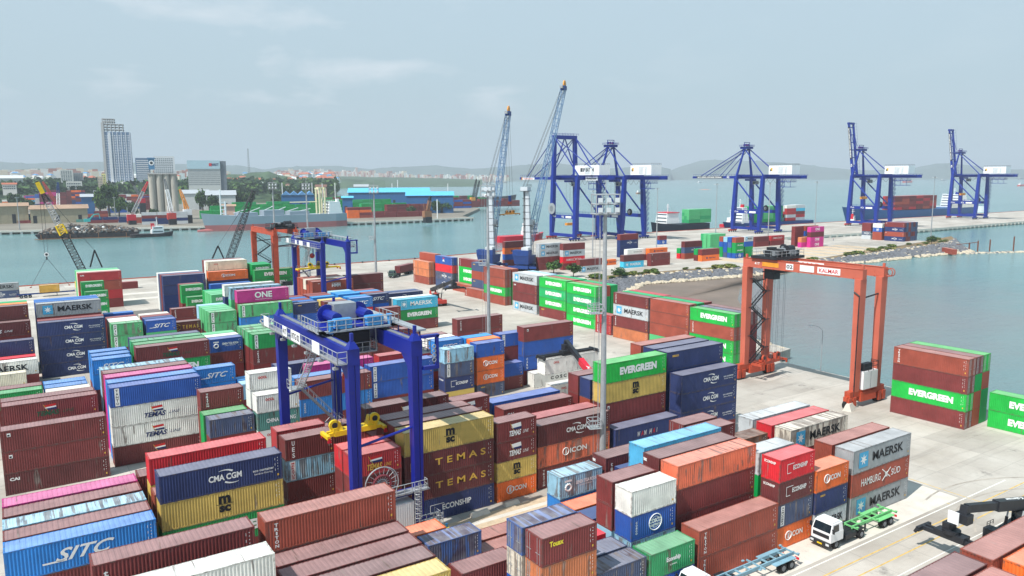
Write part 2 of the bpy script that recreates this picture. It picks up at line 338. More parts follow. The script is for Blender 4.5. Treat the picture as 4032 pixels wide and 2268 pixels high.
def letters(key, t):
    """lettering on the long side (plane y = -W/2), origin at the container's base centre"""
    L = LN[t]; H = HT[t]; y = -CW/2-.006; mb = MB(); c = H*.52; big = L > 7
    def T(s, x, z, w, h, m=M_let, **k): mb.text(s, (x, y, z), X, Z, w, h, m, **k)
    def V(s, x, m=M_let, band=None, h=None, w=.42, top=None):
        n = len(s); hh = (h or H*.8); top = H*.5+hh/2
        if band: mb.add([(x-w*.72, y+.003, H*.06), (x+w*.72, y+.003, H*.06), (x+w*.72, y+.003, H*.94), (x-w*.72, y+.003, H*.94)], [(0,1,2,3)], band)
        for i, ch in enumerate(s): T(ch, x, top-(i+.5)*hh/n, w*(.35 if ch == 'I' else .8), hh/n*.78, m, bold=.03)
    def quad(x0, x1, z0, z1, m, dy=.003): mb.add([(x0, y+dy, z0), (x1, y+dy, z0), (x1, y+dy, z1), (x0, y+dy, z1)], [(0,1,2,3)], m)
    def arc(cx, cz, R, a0, a1, w0, w1, m, sx=1.0, n=8):
        vs = []
        for i in range(n+1):
            a = math.radians(a0+(a1-a0)*i/n); w = w0+(w1-w0)*i/n
            vs += [(cx+math.cos(a)*R*sx, y, cz+math.sin(a)*R), (cx+math.cos(a)*(R-w)*sx, y, cz+math.sin(a)*(R-w))]
        mb.add(vs, [(2*i, 2*i+1, 2*i+3, 2*i+2) for i in range(n)], m)
    def box_logo(x0, x1, z0, z1, w, m):
        quad(x0, x1, z1-w, z1, m, 0); quad(x0, x0+w, z0, z1-w, m, 0); quad(x0+w, x1*.6+x0*.4, z0, z0+w, m, 0)
    if key in ('star', 'starw'):
        k = 1 if big else .52; ink = M_let if key == 'starw' else M_ink; cx = -4.0*k; s = .92*(1 if big else .75)
        if key == 'star': quad(cx-s, cx+s, c-.95*(1 if big else .8), c+.95*(1 if big else .8), M_star)
        else: box_logo(cx-s*.8, cx+s*.8, c-.8, c+.8, .06, M_let); quad(cx+s*.74, cx+s*.8, c-.8, c+.8, M_let, 0); quad(cx-s*.8, cx+s*.8, c-.8, c-.74, M_let, 0)
        vs = [(cx, y-.003, c)]
        for i in range(14): a = PI/2+i*PI/7; R = (.72 if i % 2 == 0 else .3)*(1 if big else .75); vs.append((cx+math.cos(a)*R, y-.003, c+math.sin(a)*R))
        mb.add(vs, [(0, i+1, (i+1) % 14+1) for i in range(14)], M_let)
        T('MAERSK', 1.15*k, c+.05, 6.6*k, 1.15 if big else .85, ink, bold=.025)
    elif key in ('cma', 'cmam'):
        T('CMA CGM', .2, c, 3.3, .66, bold=.035); arc(.2, c-.75, 1.55, 112, 62, .03, .2, M_let, 1.1); arc(.9, c+.75, 1.55, 292, 242, .03, .2, M_let, 1.1)
        if key == 'cma': T('eco container', 4.1, c-.05, 2.2, .27, bold=.01); T('bamboo flooring', 4.1, c-.45, 1.9, .27, bold=.0)
    elif key == 'msc':
        s = 1 if big else .85; T('m', 0, c+.5*s, 1.2*s, .85*s, M_ink, bold=.05); T('sc', 0, c-.48*s, 1.15*s, .72*s, M_ink, bold=.05); quad(-.85*s, .85*s, c-.01, c+.05, M_ink, 0)
    elif key == 'ever': T('EVERGREEN', .5 if big else .25, c, 7.2 if big else 4.3, 1.15 if big else .82, bold=.06)
    elif key == 'one': T('ONE', 0, c+.15, 4.1, 1.45, bold=.03); T('OCEAN NETWORK EXPRESS', 0, c-.92, 4.0, .22, bold=0)
    elif key == 'temas':
        k = 1 if big else .5; T('TEMAS', 1.4*k, c, 7.0*k, .85, M_gold, bold=.02, sp=1.6)
        for i in range(6): a = PI/2+i*PI/3; b = a+PI/3; mb.beam((-4.6*k+math.cos(a)*.85, y, c+math.sin(a)*.85), (-4.6*k+math.cos(b)*.85, y, c+math.sin(b)*.85), .02, .12, M_gold)
        T('C', -4.6*k, c, .6, .7, M_gold)
    elif key in ('tline', 'tlineg', 'tlinew', 'tliney'):
        m = {'tline': M_lnav, 'tlineg': M_lgrn, 'tlinew': M_let, 'tliney': M_gold}[key]; k = 1 if big else .62
        T('TEMAS', -.4*k, c-.42, 2.9*k, .72, m, bold=.035, shear=.3); T('LINE', 2.2*k, c-.42, 1.5*k, .4, m, bold=.0, shear=.3)
        fx = -.1; mb.add([(fx-.75, y, c+.75), (fx+.7, y, c+.85), (fx+.75, y, c+.52), (fx-.7, y, c+.42)], [(0,3,2,1)], M_lred if key != 'tlinew' else M_let)
        mb.add([(fx-.7, y, c+.42), (fx+.75, y, c+.52), (fx+.78, y, c+.32), (fx-.65, y, c+.24)], [(0,3,2,1)], M_let); mb.add([(fx-.65, y, c+.24), (fx+.78, y, c+.32), (fx+.8, y, c+.02), (fx-.6, y, c+.04)], [(0,3,2,1)], M_lnav)
        mb.beam((fx-.85, y, c+.85), (fx-.35, y, c-.1), .02, .06, M_gold)
    elif key == 'econ':
        k = 1 if big else .62; box_logo(-2.9*k, -1.0*k, c-.55, c+.55, .07, M_let); T('ECONSHIP', .75*k, c, 4.0*k, .72 if big else .55, bold=.03)
    elif key == 'econ2': T('Econship', .1, c+.1, 1.9, .62, bold=.04); T('LINES', .1, c-.45, .9, .14)
    elif key == 'icon':
        k = 1 if big else .7; T('ICON', .6*k, c, 2.9*k, .72*(1 if big else .9), bold=.03); mb.ring((-1.55*k, y, c), (0,1,0), .5, .055, M_let, 16); T('il', -1.5*k, c, .3, .7, bold=.04)
    elif key == 'sitc': k = 1 if big else .72; T('SITC', .1, c, 4.8*k, 1.2*k, bold=.02, shear=.45); quad(-3.3*k, -1.4*k, c-.62*k, c-.46*k, M_let, 0)
    elif key == 'oocl': x = -3.6 if big else -1.2; T('OOCL', x, H*.72, 1.25, .38, M_lred, bold=.04)
    elif key == 'triton': V('TRITON', -L/2+.95)
    elif key == 'spil': V('SPIL', -L/2+.75, M_ink, M_let)
    elif key == 'tanto': V('TANTO', -L/2+.95, M_ink, M_let)
    elif key == 'lin': V('SAMUDERA', -L/2+.8, M_ink, M_let)
    elif key == 'meratus': V('MERATUS', -L/2+.8, M_lred, M_let)
    elif key == 'vwht': V('CARU', -L/2+.8)
    elif key == 'tex': V('tex', -L/2+.9, h=1.7)
    elif key == 'ues': V('UES', -L/2+.95, h=2.2)
    elif key == 'cai': T('CAI', -L/2+1.15, H*.72, 1.1, .42, bold=.05)
    elif key == 'sq': quad(-L/2+.75, -L/2+1.15, H*.7, H*.86, M_let); quad(-L/2+.8, -L/2+1.05, H*.72, H*.8, M_ink, 0)
    elif key == 'seaco': T('seaco', -L/2+1.7, H*.76, 1.35, .34, M_gold, bold=.03)
    elif key == 'seacog': T('seaco', -L/2+1.3, H*.8, .9, .24, M_gold, bold=.03)
    elif key == 'touax': T('Touax', -1.45, H*.72, 1.5, .5, M_lyel, bold=.04)
    elif key == 'cosco':
        mb.ring((.2, y, c), (0,1,0), .85, .05, M_let, 18); mb.ring((.2, y, c), (0,1,0), .02, .02, M_let, 6)
        T('COSCO', .2, c+.15, 1.65, .45, bold=.05); T('SHIPPING', .2, c-.3, 1.5, .27, bold=.03); arc(.2, c, .6, 20, 160, .06, .06, M_let); arc(.2, c, .6, 200, 340, .06, .06, M_let)
        V('COSCO', -L/2+.7, h=1.4, w=.3)
    elif key == 'coscob': T('C O S C O', .5, c, 5.2, .65, M_ink, bold=.03)
    elif key == 'coscov': V('COSCO', -L/2+.7, h=1.7, w=.35)
    elif key == 'hsud': T('HAMBURG', -2.2, c, 4.0, .95, bold=.01); T('SÜD', 3.1, c+.1, 2.0, 1.0, bold=.01); mb.beam((.1, y, c+.8), (1.9, y, c-.5), .02, .12, M_let); mb.beam((.2, y, c-.7), (1.9, y, c+.7), .02, .1, M_let); T('x', 1.0, c, .7, .7, bold=.06)
    elif key == 'hapag': T('Hapag-Lloyd', 1.0, c, 4.6, .75, M_lnav, bold=.02, shear=.1); quad(-3.0, -2.1, c-.45, c+.45, M_lnav); quad(-2.75, -2.3, c-.12, c, M_gold, 0)
    elif key == 'hmm': T('HMM', .9, c, 2.6, 1.0, bold=.05); quad(-.45, 2.2, c+.6, c+.68, M_let); T('45', -4.2, H*.78, .6, .2)
    elif key == 'apl': T('APL', 0, c-.1, 1.5, .8, bold=.05); quad(-.7, .7, c+.6, c+.9, M_lred)
    elif key == 'wanhai':
        for i, (ch, mm) in enumerate((('W', M_let), ('A', M_lred), ('N', M_let), ('H', M_let), ('A', M_lred), ('I', M_let))):
            x = -1.7+i*.62+(.4 if i > 2 else 0); T(ch, x, c, .5 if ch != 'I' else .15, .72, mm, bold=.02, shear=.25)
    elif key == 'chinash': T('CHINA SHIPPING', .3, c, 4.2, .6, bold=.03)
    elif key == 'semen': T('SEMEN TIGA RODA', .7, c+.2, 3.0, .42, bold=.03); T('KOKOH TERPERCAYA', .7, c-.2, 2.0, .18, bold=0); quad(-2.4, -1.4, c+.5, c+.75, M_let); mb.ring((-1.9, y, c-.1), (0,1,0), .38, .12, M_let, 12)
    elif key == 'ctext': T('GOLD STAR', .5, c, 4.5, .8, bold=.03)
    if t != 'far':                                # rows of tiny code marks at the right end
        for i in range(5): quad(L/2-.52, L/2-.44, H*(.86-.11*i)-.07, H*(.86-.11*i), M_let, 0)
        for i in range(3): quad(L/2-.78, L/2-.74, H*(.86-.2*i)-.3, H*(.86-.2*i)-.05, M_let, 0)
        quad(L/2-.56, L/2-.4, H*.16, H*.24, M_gold, 0)
    return mb.mesh('lettering')
def end_letters(key):
    mb = MB(); x = -1
    return None
_lm = {}
CMAT = {k: mat('stacked_'+k, COL[k][1], .6, var=.12, scale=.2) for k in COL}
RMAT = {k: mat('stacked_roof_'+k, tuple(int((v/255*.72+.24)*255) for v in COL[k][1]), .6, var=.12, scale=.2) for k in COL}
STUFF = MB(); CN = [-1]; _typ = {}
KEEP = None; SEEN = None
def _dec(q): return [i for w in q.split() for i in range(int(w.split('-')[0]), int(w.split('-')[-1])+1)]
KEEP = set(_dec('0 4 8 11 14 17 20-21 24 26 28 30-31 34-35 38-40 42 46-50 52-53 58 60-61 63-67 69 73 80 83-87 91 95 99-102 105-108 111 114 117 120-121 123 126 129 132 135-137 139 142 146 149-151 153 157-158 161-162 165 168-172 176 183 187-191 195-198 201 204 207 209-211 214 218 222-224 226 231 236 241-244 247 250 253 259 262 265-269 273 277 281 285 288 291 295 299-300 303 314-317 320 323 326-327 332 335-337 339 343 347 351-354 363-366 371-375 377-378 380 384 387 391 406-409 414 429 433 437 441-442 445 449 453 457-458 469-470 473 477 481 485-486 488-489 494-495 503-504 523 539 542 545-546 565-566 569 574 579 584-585 604-606 624-626 644-645 647 663-665 669 675 678 682-683 699 701-702 721 724 751 755 770-771 789 801-802 813-817 821 825-831 835 839-841 851-854 863-868 877-880 889-892 901-904 909 919-921 923-925 930 932-934 938 942 946 950-951 953-959 962-963 973 975'))
SEEN = set(_dec('0 4 8 11 14 17 20-21 24 26-28 30-31 34-36 38-40 42 44 46-50 52-54 56 58 60-61 63-67 69 73 77 80 83-88 91 95 99-102 105-108 111-112 114 117 120-121 123 126 129 132 135-140 142-143 146-147 149-153 157-163 165 168-172 176 180 183-184 187-191 195-198 201 204 207 209-212 214-215 218-219 222-229 231 236 241-244 247 250-251 253 256 259 262 265-283 285-286 288-289 291-296 299-301 303-305 308-309 311 314-317 320 323 326-332 335-340 343 347 351-355 359 363-367 371-378 380-382 384-385 387-388 391-392 396 401 406-410 414-415 419-435 437-439 441-442 445-446 449-450 453 457-461 465 469-471 473-475 477-481 485-486 488-491 494-495 497 500 503-505 507-509 511-513 515-517 519-521 523-524 527-528 531 535 539-540 542-543 545-547 549-551 553-555 557-559 561-562 565-566 569-571 574-575 579-580 584-586 588 592 596 600 604-606 608-610 612 616 620 624-628 632 636 640 644-651 655 659 663-666 669 672 675-679 682-688 690-692 694-696 698-716 721-722 724-726 728-730 732 736-737 740-741 744-745 748 751-752 755-756 760-763 765-766 770-776 779-781 784 786 789-790 793-794 797-798 801-802 805-806 809-810 813-843 847 851-855 859 863-871 873-875 877-881 885 889-893 897 901-912 914-927 929-934 938 942 946 950-1019 1021-1071 1075-1091 1095 1099-1124 1140-1144 1149 1154 1159-1169 1174 1180-1184 1194 1199-1203 1205-1208 1210-1213 1215-1218 1220-1223 1225-1228 1250-1253 1275-1278 1300-1303 1325-1328 1350-1357'))
def container(code, x, y, z, rz, label, group, near, door_left=False, endtext=None):
    t = code[0]; c, _, logo = code[1:].partition('/'); nm, rgb, sound = COL[c]; CN[0] += 1; _typ[CN[0]] = t
    if KEEP is not None and CN[0] not in KEEP:        # small or hidden: part of the one mass of stacked boxes
        L = LN[t]/2; H = HT[t]; cs, sn = math.cos(rz), math.sin(rz); W2 = CW/2-.01; pt = lambda p: (x+p[0]*cs-p[1]*sn, y+p[0]*sn+p[1]*cs, z+p[2])
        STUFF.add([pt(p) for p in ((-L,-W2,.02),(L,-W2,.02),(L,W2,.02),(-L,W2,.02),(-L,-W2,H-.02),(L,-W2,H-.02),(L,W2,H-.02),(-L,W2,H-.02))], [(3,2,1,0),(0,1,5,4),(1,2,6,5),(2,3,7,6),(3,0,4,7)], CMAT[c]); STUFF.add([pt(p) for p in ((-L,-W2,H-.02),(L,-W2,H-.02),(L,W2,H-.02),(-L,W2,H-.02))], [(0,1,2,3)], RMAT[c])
        if logo and CN[0] in SEEN:
            k = (logo, t)
            if k not in _lm: _lm[k] = letters(logo, t)
            me = _lm[k]
            for f in me.polygons: STUFF.add([pt(me.vertices[i].co) for i in f.vertices], [tuple(range(len(f.vertices)))], me.materials[f.material_index])
        return None
    P = cparts(t)
    col4 = lin(rgb); j = random.uniform(.9, 1.1); col4 = tuple(min(1, v*j) for v in col4)+(min(1, sound+random.uniform(-.06, .05)),)
    if near:
        root = thing('shipping_container', label, 'container', (x, y, z), rz, group)
        def pp(name, me): o = put(name, me, root); o.color = col4; return o
        pp('frame', P['frame']); pp('side_panel', P['front']); pp('side_panel', P['back']); pp('roof_panel', P['roof'])
        e = pp('end_panel', P['end']); flip = door_left
        if flip: e.rotation_euler = (0, 0, PI)
        for k in (0, 1):
            d = pp('door', P['door%d' % k]); r = put('lock_rod', P['rod%d' % k], d)
            if flip: d.rotation_euler = (0, 0, PI)
    else:
        root = put('shipping_container', P['far'], None, (x, y, z)); root.rotation_euler = (0, 0, rz); root.color = col4; tag(root, label, 'container', group)
    k = (logo, t)
    root['cn'] = CN[0]
    if logo or near:
        if k not in _lm: _lm[k] = letters(logo, t)
        put('lettering', _lm[k], root)
    if endtext:
        mb = MB(); L = LN[t]
        if endtext == 'econ': mb.text('ECONSHIP', (-L/2-.012, .1, HT[t]*.8), (0,-1,0), Z, 1.5, .3, M_let, bold=.03)
        if endtext == 'tex': mb.text('tex', (-L/2-.012, .85, HT[t]*.76), (0,-1,0), Z, .55, .42, M_let, bold=.05)
        put('end_lettering', mb.mesh('end_lettering'), root)
    return root
ORD = ['front row', 'second row', 'third row', 'fourth row', 'fifth row', 'sixth row', 'seventh row', 'eighth row', 'ninth row']
TIER = ['on top', 'second down', 'third down', 'fourth down', 'fifth down']
INKW = {'star': 'star-badged', 'starw': 'star-badged', 'msc': 'black-lettered', 'temas': 'gold-lettered', 'tliney': 'gold-lettered', 'tline': 'flag-badged', 'tlineg': 'flag-badged', 'tlinew': 'flag-badged', 'oocl': 'red-lettered', 'seaco': 'gold-lettered', 'seacog': 'gold-lettered', 'touax': 'yellow-lettered', 'coscob': 'black-lettered', 'hapag': 'navy-lettered', 'spil': 'white-striped', 'tanto': 'white-striped', 'lin': 'white-striped', 'meratus': 'white-striped', 'sq': '', '': ''}
YB = math.radians(-87.592)                        # heading of the second yard
def stack_xy(frame, a, b, L):
    """world centre of a container whose left front corner is (a, b) in yard coordinates"""
    cx, cy_ = a+L/2, b+CW/2
    if frame: return cx*math.cos(YB)-cy_*math.sin(YB), cx*math.sin(YB)+cy_*math.cos(YB), YB
    return cx, cy_, 0.0
def build_yard(bays, group, frame, near):
    for place, rows in bays:
        rows = sorted(rows, key=lambda r: r[1])
        for k, row in enumerate(rows):
            a, b, spec = row[:3]; opt = row[3] if len(row) > 3 else ''
            tiers = []
            for w in spec.split():
                if w[0].isdigit(): tiers += [w[1:]]*int(w[0])
                else: tiers.append(w)
            z = sum(HT[w[0]] for w in tiers)+(float(opt[1:]) if opt.startswith('z') else 0)
            for i, w in enumerate(tiers):
                t = w[0]; z -= HT[t]; c, _, logo = w[1:].partition('/')
                nm = COL[c][0]; mk = INKW.get(logo, 'white-lettered')
                pos = TIER[i] if len(tiers) > 1 else 'single'
                rw = ORD[k]+', ' if len(rows) > 1 else ''
                lab = f"{nm} {mk+' ' if mk else ''}{'short' if t == 'T' else 'long'} container {pos}, {rw}{place}"
                x, y, rz = stack_xy(frame, a, b, LN[t])
                if frame: x += random.uniform(-.03, .03)
                container(w, x, y, z, rz, lab, group, near, door_left='D' in opt, endtext='econ' if 'E' in opt and logo == 'econ' else ('tex' if 'X' in opt and logo == 'tex' else None))
# ---------------------------------------------------------------- the container yards (yard coordinates in metres)
G1 = 'containers stacked in the front yard'
build_yard([
 ('bay at bottom-left frame edge', [(3.7, 63.6, 'Hmar/tex 3Hmar'), (3.7, 57.9, 'Hwht 3Hmar')]),
 ('bay under gantry reel', [(16.8, 63.8, 'Hbrn/triton 3Hmar'), (16.8, 61.1, '3Hmar'), (16.7, 58.3, '3Hmar'), (16.6, 55.5, 'Hmr2 2Hmar'), (16.5, 52.7, 'Hyel 2Hmar')]),
 ('bay right of yellow roof', [(32.2, 57.1, '2Tmar'), (32.2, 63.6, 'Tblw Tmar'), (29.6, 66.3, 'Torg Tmar')]),
 ('bay at bottom middle', [(36.0, 50.0, 'Tmar/touax Torb 2Tbrn', 'D'), (35.8, 52.7, 'Tblw Twst 2Tblu', 'D'), (38.5, 63.4, 'Tbrn'), (38.5, 66.2, 'Tbrn')]),
 ('bay left of green container', [(42.3, 50.2, 'Tgbl Tmar'), (42.3, 52.9, 'Tgbl Tmar'), (42.3, 56.1, 'Tred Tmar')]),
 ('bay with globe-logo container', [(48.7, 50.1, 'Tsg2/econ2 Tblu'), (49.0, 53.1, 'Twht Tblu/cosco Tltb Tmar'), (49.0, 56.0, '2Tmar Tltb Tmar'), (49.0, 59.3, 'Tnvy Tmar'), (49.0, 62.1, 'Torg Tmar'), (49.3, 65.0, 'Tltb/semen Tsky Tmar')]),
 ('bay behind blue skeleton trailer', [(55.3, 50.1, '2Hbrn/triton'), (55.8, 53.7, 'Fcor 3Hmar'), (55.8, 56.4, 'Fmr2/tex 3Hmar', 'X'), (56.2, 59.1, 'Hcy2 3Hblu'), (56.6, 61.9, 'Tnvy 2Tmar'), (55.7, 64.8, 'Hmr2/tex 2Hmar', 'X')]),
 ('bay behind white truck cab', [(67.9, 50.4, 'Tred/econ Tmr2/econ Tgbl/lin Torg/icon', 'E'), (67.9, 53.2, 'Tlgy Tgrn 2Tmar'), (68.1, 61.9, '4Tmar'), (68.1, 64.8, '4Tmar', 'D')]),
 ('bay behind green trailer', [(74.2, 50.2, 'Torg/icon Tnvy/seacog Tlgy/star'), (74.6, 62.0, 'Trst 2Tmar')]),
 ('bay beside the open roadway', [(81.1, 50.2, 'Hgry/star Hbrn/hsud Hgry/star'), (81.0, 53.0, 'Hbrn 2Hmar'), (81.4, 59.1, 'Hwst/star 2Hmar'), (81.1, 61.8, 'Hred 2Hmar'), (81.1, 64.8, 'Hlgy 2Hmar')]),
], G1, 0, True)
G2 = 'containers under the near blue gantry crane'
build_yard([
 ('bottom-left bay by frame edge', [(-2.1, 76.8, 'Hsky/sitc 2Hmar'), (-2.1, 79.5, '3Hmar'), (-2.1, 82.3, 'Hltb 2Hmar'), (-2.1, 85.3, '3Hmar'), (-2.1, 88.2, 'Hpin 2Hmar')]),
 ('bay left of gantry legs', [(11.0, 79.9, 'Hnvy/cma Hyel/msc Hgrn/ever Hmar'), (10.9, 82.8, 'Hbrn Hyel Hmar'), (11.0, 85.7, 'Hred Hyel 2Hmar'), (10.3, 89.1, 'Hmar Hnvy Hmar')]),
 ('bay beside near gantry leg', [(25.7, 87.0, 'Tmar/ues Tltb/meratus 2Tmar'), (25.8, 90.6, 'Trd2 3Tmar')]),
 ('bay under the yellow spreader', [(30.0, 77.5, 'Trd2/tliney 3Tmar'), (30.0, 80.2, 'Tred 3Tmar'), (31.0, 93.8, 'Hmar 2Hmar')]),
 ('bay right of near gantry leg', [(36.7, 78.1, 'Hyel/msc 2Hmr2/temas Hnvy/econ'), (36.8, 81.0, '4Hmr2'), (36.8, 83.8, '4Hmar'), (36.7, 86.7, '3Hmar'), (36.7, 89.5, 'Hmr2/tlinew 3Hmar')]),
 ('short-container bay right of gantry', [(49.4, 78.2, '2Tmar/tlinew Tyel/msc Torg/icon'), (49.4, 89.6, 'Tmar/tlinew 3Tmar')]),
 ('bay left of tall silver mast', [(56.0, 78.6, 'Hmr2/cmam Hcor/icon Hmar/triton'), (56.2, 81.4, 'Hrd2 2Hmar'), (56.2, 87.1, 'Hmar/cai 2Hmar'), (56.5, 90.7, 'Hblu 2Hmar')]),
 ('bay right behind tall silver mast', [(69.0, 78.3, 'Hnvy/wanhai Hmar'), (69.3, 81.3, 'Hevg/ever Hyel/msc Hmar/sq 2Hmar'), (69.3, 84.3, 'Hnvy Hbrn 2Hmar'), (69.4, 87.2, 'Hmar 3Hmar')]),
 ('bay at the right-hand corner', [(81.9, 78.5, '3Hnvy/cma Hmar'), (82.0, 81.6, 'Hnvy/seaco 4Hnvy'), (82.0, 84.5, '5Hnvy'), (82.1, 87.5, 'Hbrn 4Hmar')]),
], G2, 0, True)
G3 = 'containers in the block behind the near gantry crane'
build_yard([
 ('left-edge bay past the lane', [(-2.2, 115.8, '2Hmar/sq Hmr2/cai'), (-2.0, 128.6, 'Hmar/tlineg 2Hmar'), (-2.1, 131.4, '3Hmar'), (-2.5, 140.5, 'Tgrn 2Tmar'), (-2.4, 143.4, 'Tmar 2Tdgy')]),
 ('left bay of small blue roofs', [(3.9, 137.4, 'Twst 2Tmar'), (3.8, 140.3, '3Tsky'), (3.8, 143.2, '3Tsky')]),
 ('bay of the flag-badged white containers', [(10.9, 119.0, 'Hblu/tanto 2Hwht/tline Hmar/tlineg'), (11.0, 122.1, '4Hsky'), (11.1, 125.6, '4Hpin'), (11.1, 128.6, '4Hmar'), (11.1, 131.4, '4Hltb')]),
 ('short bay left of gantry stair', [(21.8, 108.4, 'Tgbl 2Tmar'), (21.6, 111.2, '3Tgrn'), (21.9, 114.0, 'Tmar/triton 3Tmar'), (24.3, 128.3, '2Tsky/sitc 2Tmar')]),
 ('bay behind far-left gantry leg', [(28.1, 107.6, 'Twht/oocl Ttea/chinash Twht/oocl Torg'), (28.0, 110.4, '2Twht/oocl 3Tmar'), (30.5, 125.0, 'Tltb 2Tmar'), (30.6, 128.0, 'Tsky 2Tmar')]),
 ('bay behind gantry stairway', [(37.5, 117.6, 'Hmar/sq Hsky/coscov Hmar'), (37.5, 120.4, '3Hsky'), (42.0, 127.2, 'Hpin/one 2Hmar'), (37.5, 130.4, '3Hnvy')]),
 ('bay of white-striped blue containers', [(50.7, 120.7, '2Hblu/tanto Hmar'), (55.2, 127.0, 'Hrd2 2Hmar'), (63.0, 123.8, 'Tgbl/lin 2Tmar')]),
 ('short bay left of orange pair', [(63.9, 118.3, 'Tltb/meratus Tgbl/lin Tnvy/econ Tyel', 'E'), (65.7, 125.4, 'Tsky/sitc 3Tmar'), (65.6, 128.2, 'Twht 3Tmar'), (65.5, 131.1, '4Tmar')]),
 ('bay with two orange containers', [(71.0, 119.1, 'Tblu 2Torg/icon Tgbl/seacog'), (72.0, 122.0, '4Torg'), (72.0, 124.8, '4Tsky')]),
 ('short bay beside gap', [(76.6, 121.0, 'Tblu Tmar'), (79.2, 124.0, 'Tblu/tanto Tmar/triton 2Tmar'), (76.6, 126.8, 'Tblu Tmar')]),
 ('bay behind container on loader', [(83.5, 122.0, 'Hmar/sq Hblu Hblu/vwht Hmar'), (83.9, 119.1, 'Hwht/coscob'), (81.9, 110.2, 'Hwht/oocl')]),
 ('stack past the second mast', [(84.6, 150.3, 'Hmar/triton 2Hmar')]),
], G3, 0, True)
G4 = 'containers in the middle blocks'
build_yard([
 ('left-edge middle bay', [(-8.1, 174.9, 'Hwht/star Hmar'), (-8.3, 178.3, 'Hred Hmar'), (-8.3, 181.1, 'Hnvy/seaco 2Hmar'), (-8.5, 187.2, 'Hmr2/tlinew 3Hmar'), (-8.6, 190.3, '5Hmr2'), (-8.6, 193.1, '5Horg'), (-8.6, 195.9, '5Hgrn')]),
 ('bay with four navy containers', [(4.8, 182.3, '4Hnvy/cma'), (4.9, 185.1, '4Hmar'), (5.0, 189.9, 'Hgry/star 4Hmar'), (4.9, 192.7, '5Hblu'), (4.9, 195.5, '5Hblu')]),
 ('small sky blue bay', [(11.1, 145.2, 'Tsky/sitc Tsky 2Tmar'), (11.3, 148.6, '2Tsky 2Tmar'), (11.3, 152.0, '2Tsky 2Tmar')]),
 ('bay behind magenta roof', [(17.9, 145.5, 'Hmar/tlineg Hgrn/ever 2Hmar'), (18.0, 148.3, '4Hgrn'), (18.0, 151.4, 'Hsg2/ever 3Hgrn'), (18.1, 154.2, '4Hnvy')]),
 ('short bay with cement lettering', [(31.4, 151.3, 'Tblu/semen 3Tmar'), (31.4, 154.1, 'Twht 3Tmar'), (31.4, 156.9, 'Tspl 3Tmar')]),
 ('bay behind leg of near gantry', [(37.8, 145.5, 'Hgrn/spil Hmar/triton 2Hmar'), (37.8, 148.3, 'Hspl Hmar 2Hmar'), (37.8, 151.1, 'Hspl 3Hmar'), (37.8, 153.9, 'Hspl 3Hmar')]),
 ('bay hidden by gantry trolley', [(50.6, 148.0, '3Hmar'), (50.6, 151.0, '3Hbrn'), (50.6, 153.8, 'Hgrn 2Hmar'), (63.5, 150.0, '3Tmar'), (63.5, 153.0, '3Tmar'), (70.0, 152.0, 'Tmar 2Tmar')]),
 ('bay of striped green pair', [(17.8, 179.7, '2Tspl/spil 2Tmar'), (17.8, 182.5, '4Twst'), (17.8, 185.3, '4Twht'), (17.8, 188.1, '4Tmar'), (18.0, 194.1, '4Tblu')]),
 ('bay right of striped green pair', [(24.5, 179.6, 'Tblu/sitc Tspl 2Tmar'), (24.5, 182.4, '4Tnvy'), (24.5, 185.2, '4Tmar'), (24.5, 188.0, 'Twst 3Tmar')]),
 ('pair standing behind navy roof', [(31.5, 189.1, 'Tmr2/temas 2Tmar'), (34.6, 209.1, 'Tmar/triton 2Tmar')]),
 ('weathered green short bay', [(38.2, 182.8, '2Tspl/spil 2Tmar'), (38.2, 185.6, '2Tspl 2Tmar'), (38.2, 188.4, '2Tspl 2Tmar'), (38.2, 191.2, '2Tspl 2Tmar'), (38.2, 194.0, '4Tltb')]),
 ('bay with the magenta container', [(44.7, 181.1, 'Hspl/spil Hsky/sitc 2Hmar'), (45.0, 184.5, 'Hpin/one 4Hmar'), (45.0, 190.6, 'Hltb Hspl 3Hmar'), (45.0, 196.6, 'Hwht 4Hnvy')]),
 ('navy short bay', [(58.1, 183.4, 'Tnvy/seacog Tblu/tanto 2Tmar'), (58.1, 186.2, '4Tblu'), (58.1, 189.0, '4Tmar'), (58.1, 191.8, '4Tblu'), (58.1, 194.6, '4Tmar')]),
 ('short bay behind trolley machinery', [(65.1, 182.1, 'Tmar/cai Tsky 2Tmar'), (65.1, 184.9, '4Tyel'), (65.1, 190.5, '4Tsky'), (65.1, 193.3, '4Tmar'), (65.1, 196.1, '4Tmar')]),
 ('short bay right of trolley', [(72.4, 183.4, 'Tsky/sitc Tred 2Tmar'), (72.4, 186.2, '4Tsky'), (72.4, 191.8, '4Tsky'), (72.4, 194.6, '4Tsky'), (72.4, 197.4, '4Tltb')]),
 ('short bay left of turquoise container', [(78.4, 179.6, '3Tmar'), (78.6, 187.2, 'Tnvy/sitc 3Tblu'), (78.6, 190.0, '4Tmar'), (78.6, 192.8, '4Tsky'), (78.6, 195.6, '4Tmar')]),
 ('turquoise container bay', [(85.6, 184.3, 'Hcyn/starw Hgrn/ever Hmar'), (85.6, 187.1, 'Hwht 2Hmar'), (86.8, 195.5, 'Hnvy/cma 2Hmar'), (86.8, 198.3, 'Hnvy 2Hmar')]),
], G4, 0, True)
G5 = 'containers in the far blocks near the quay'
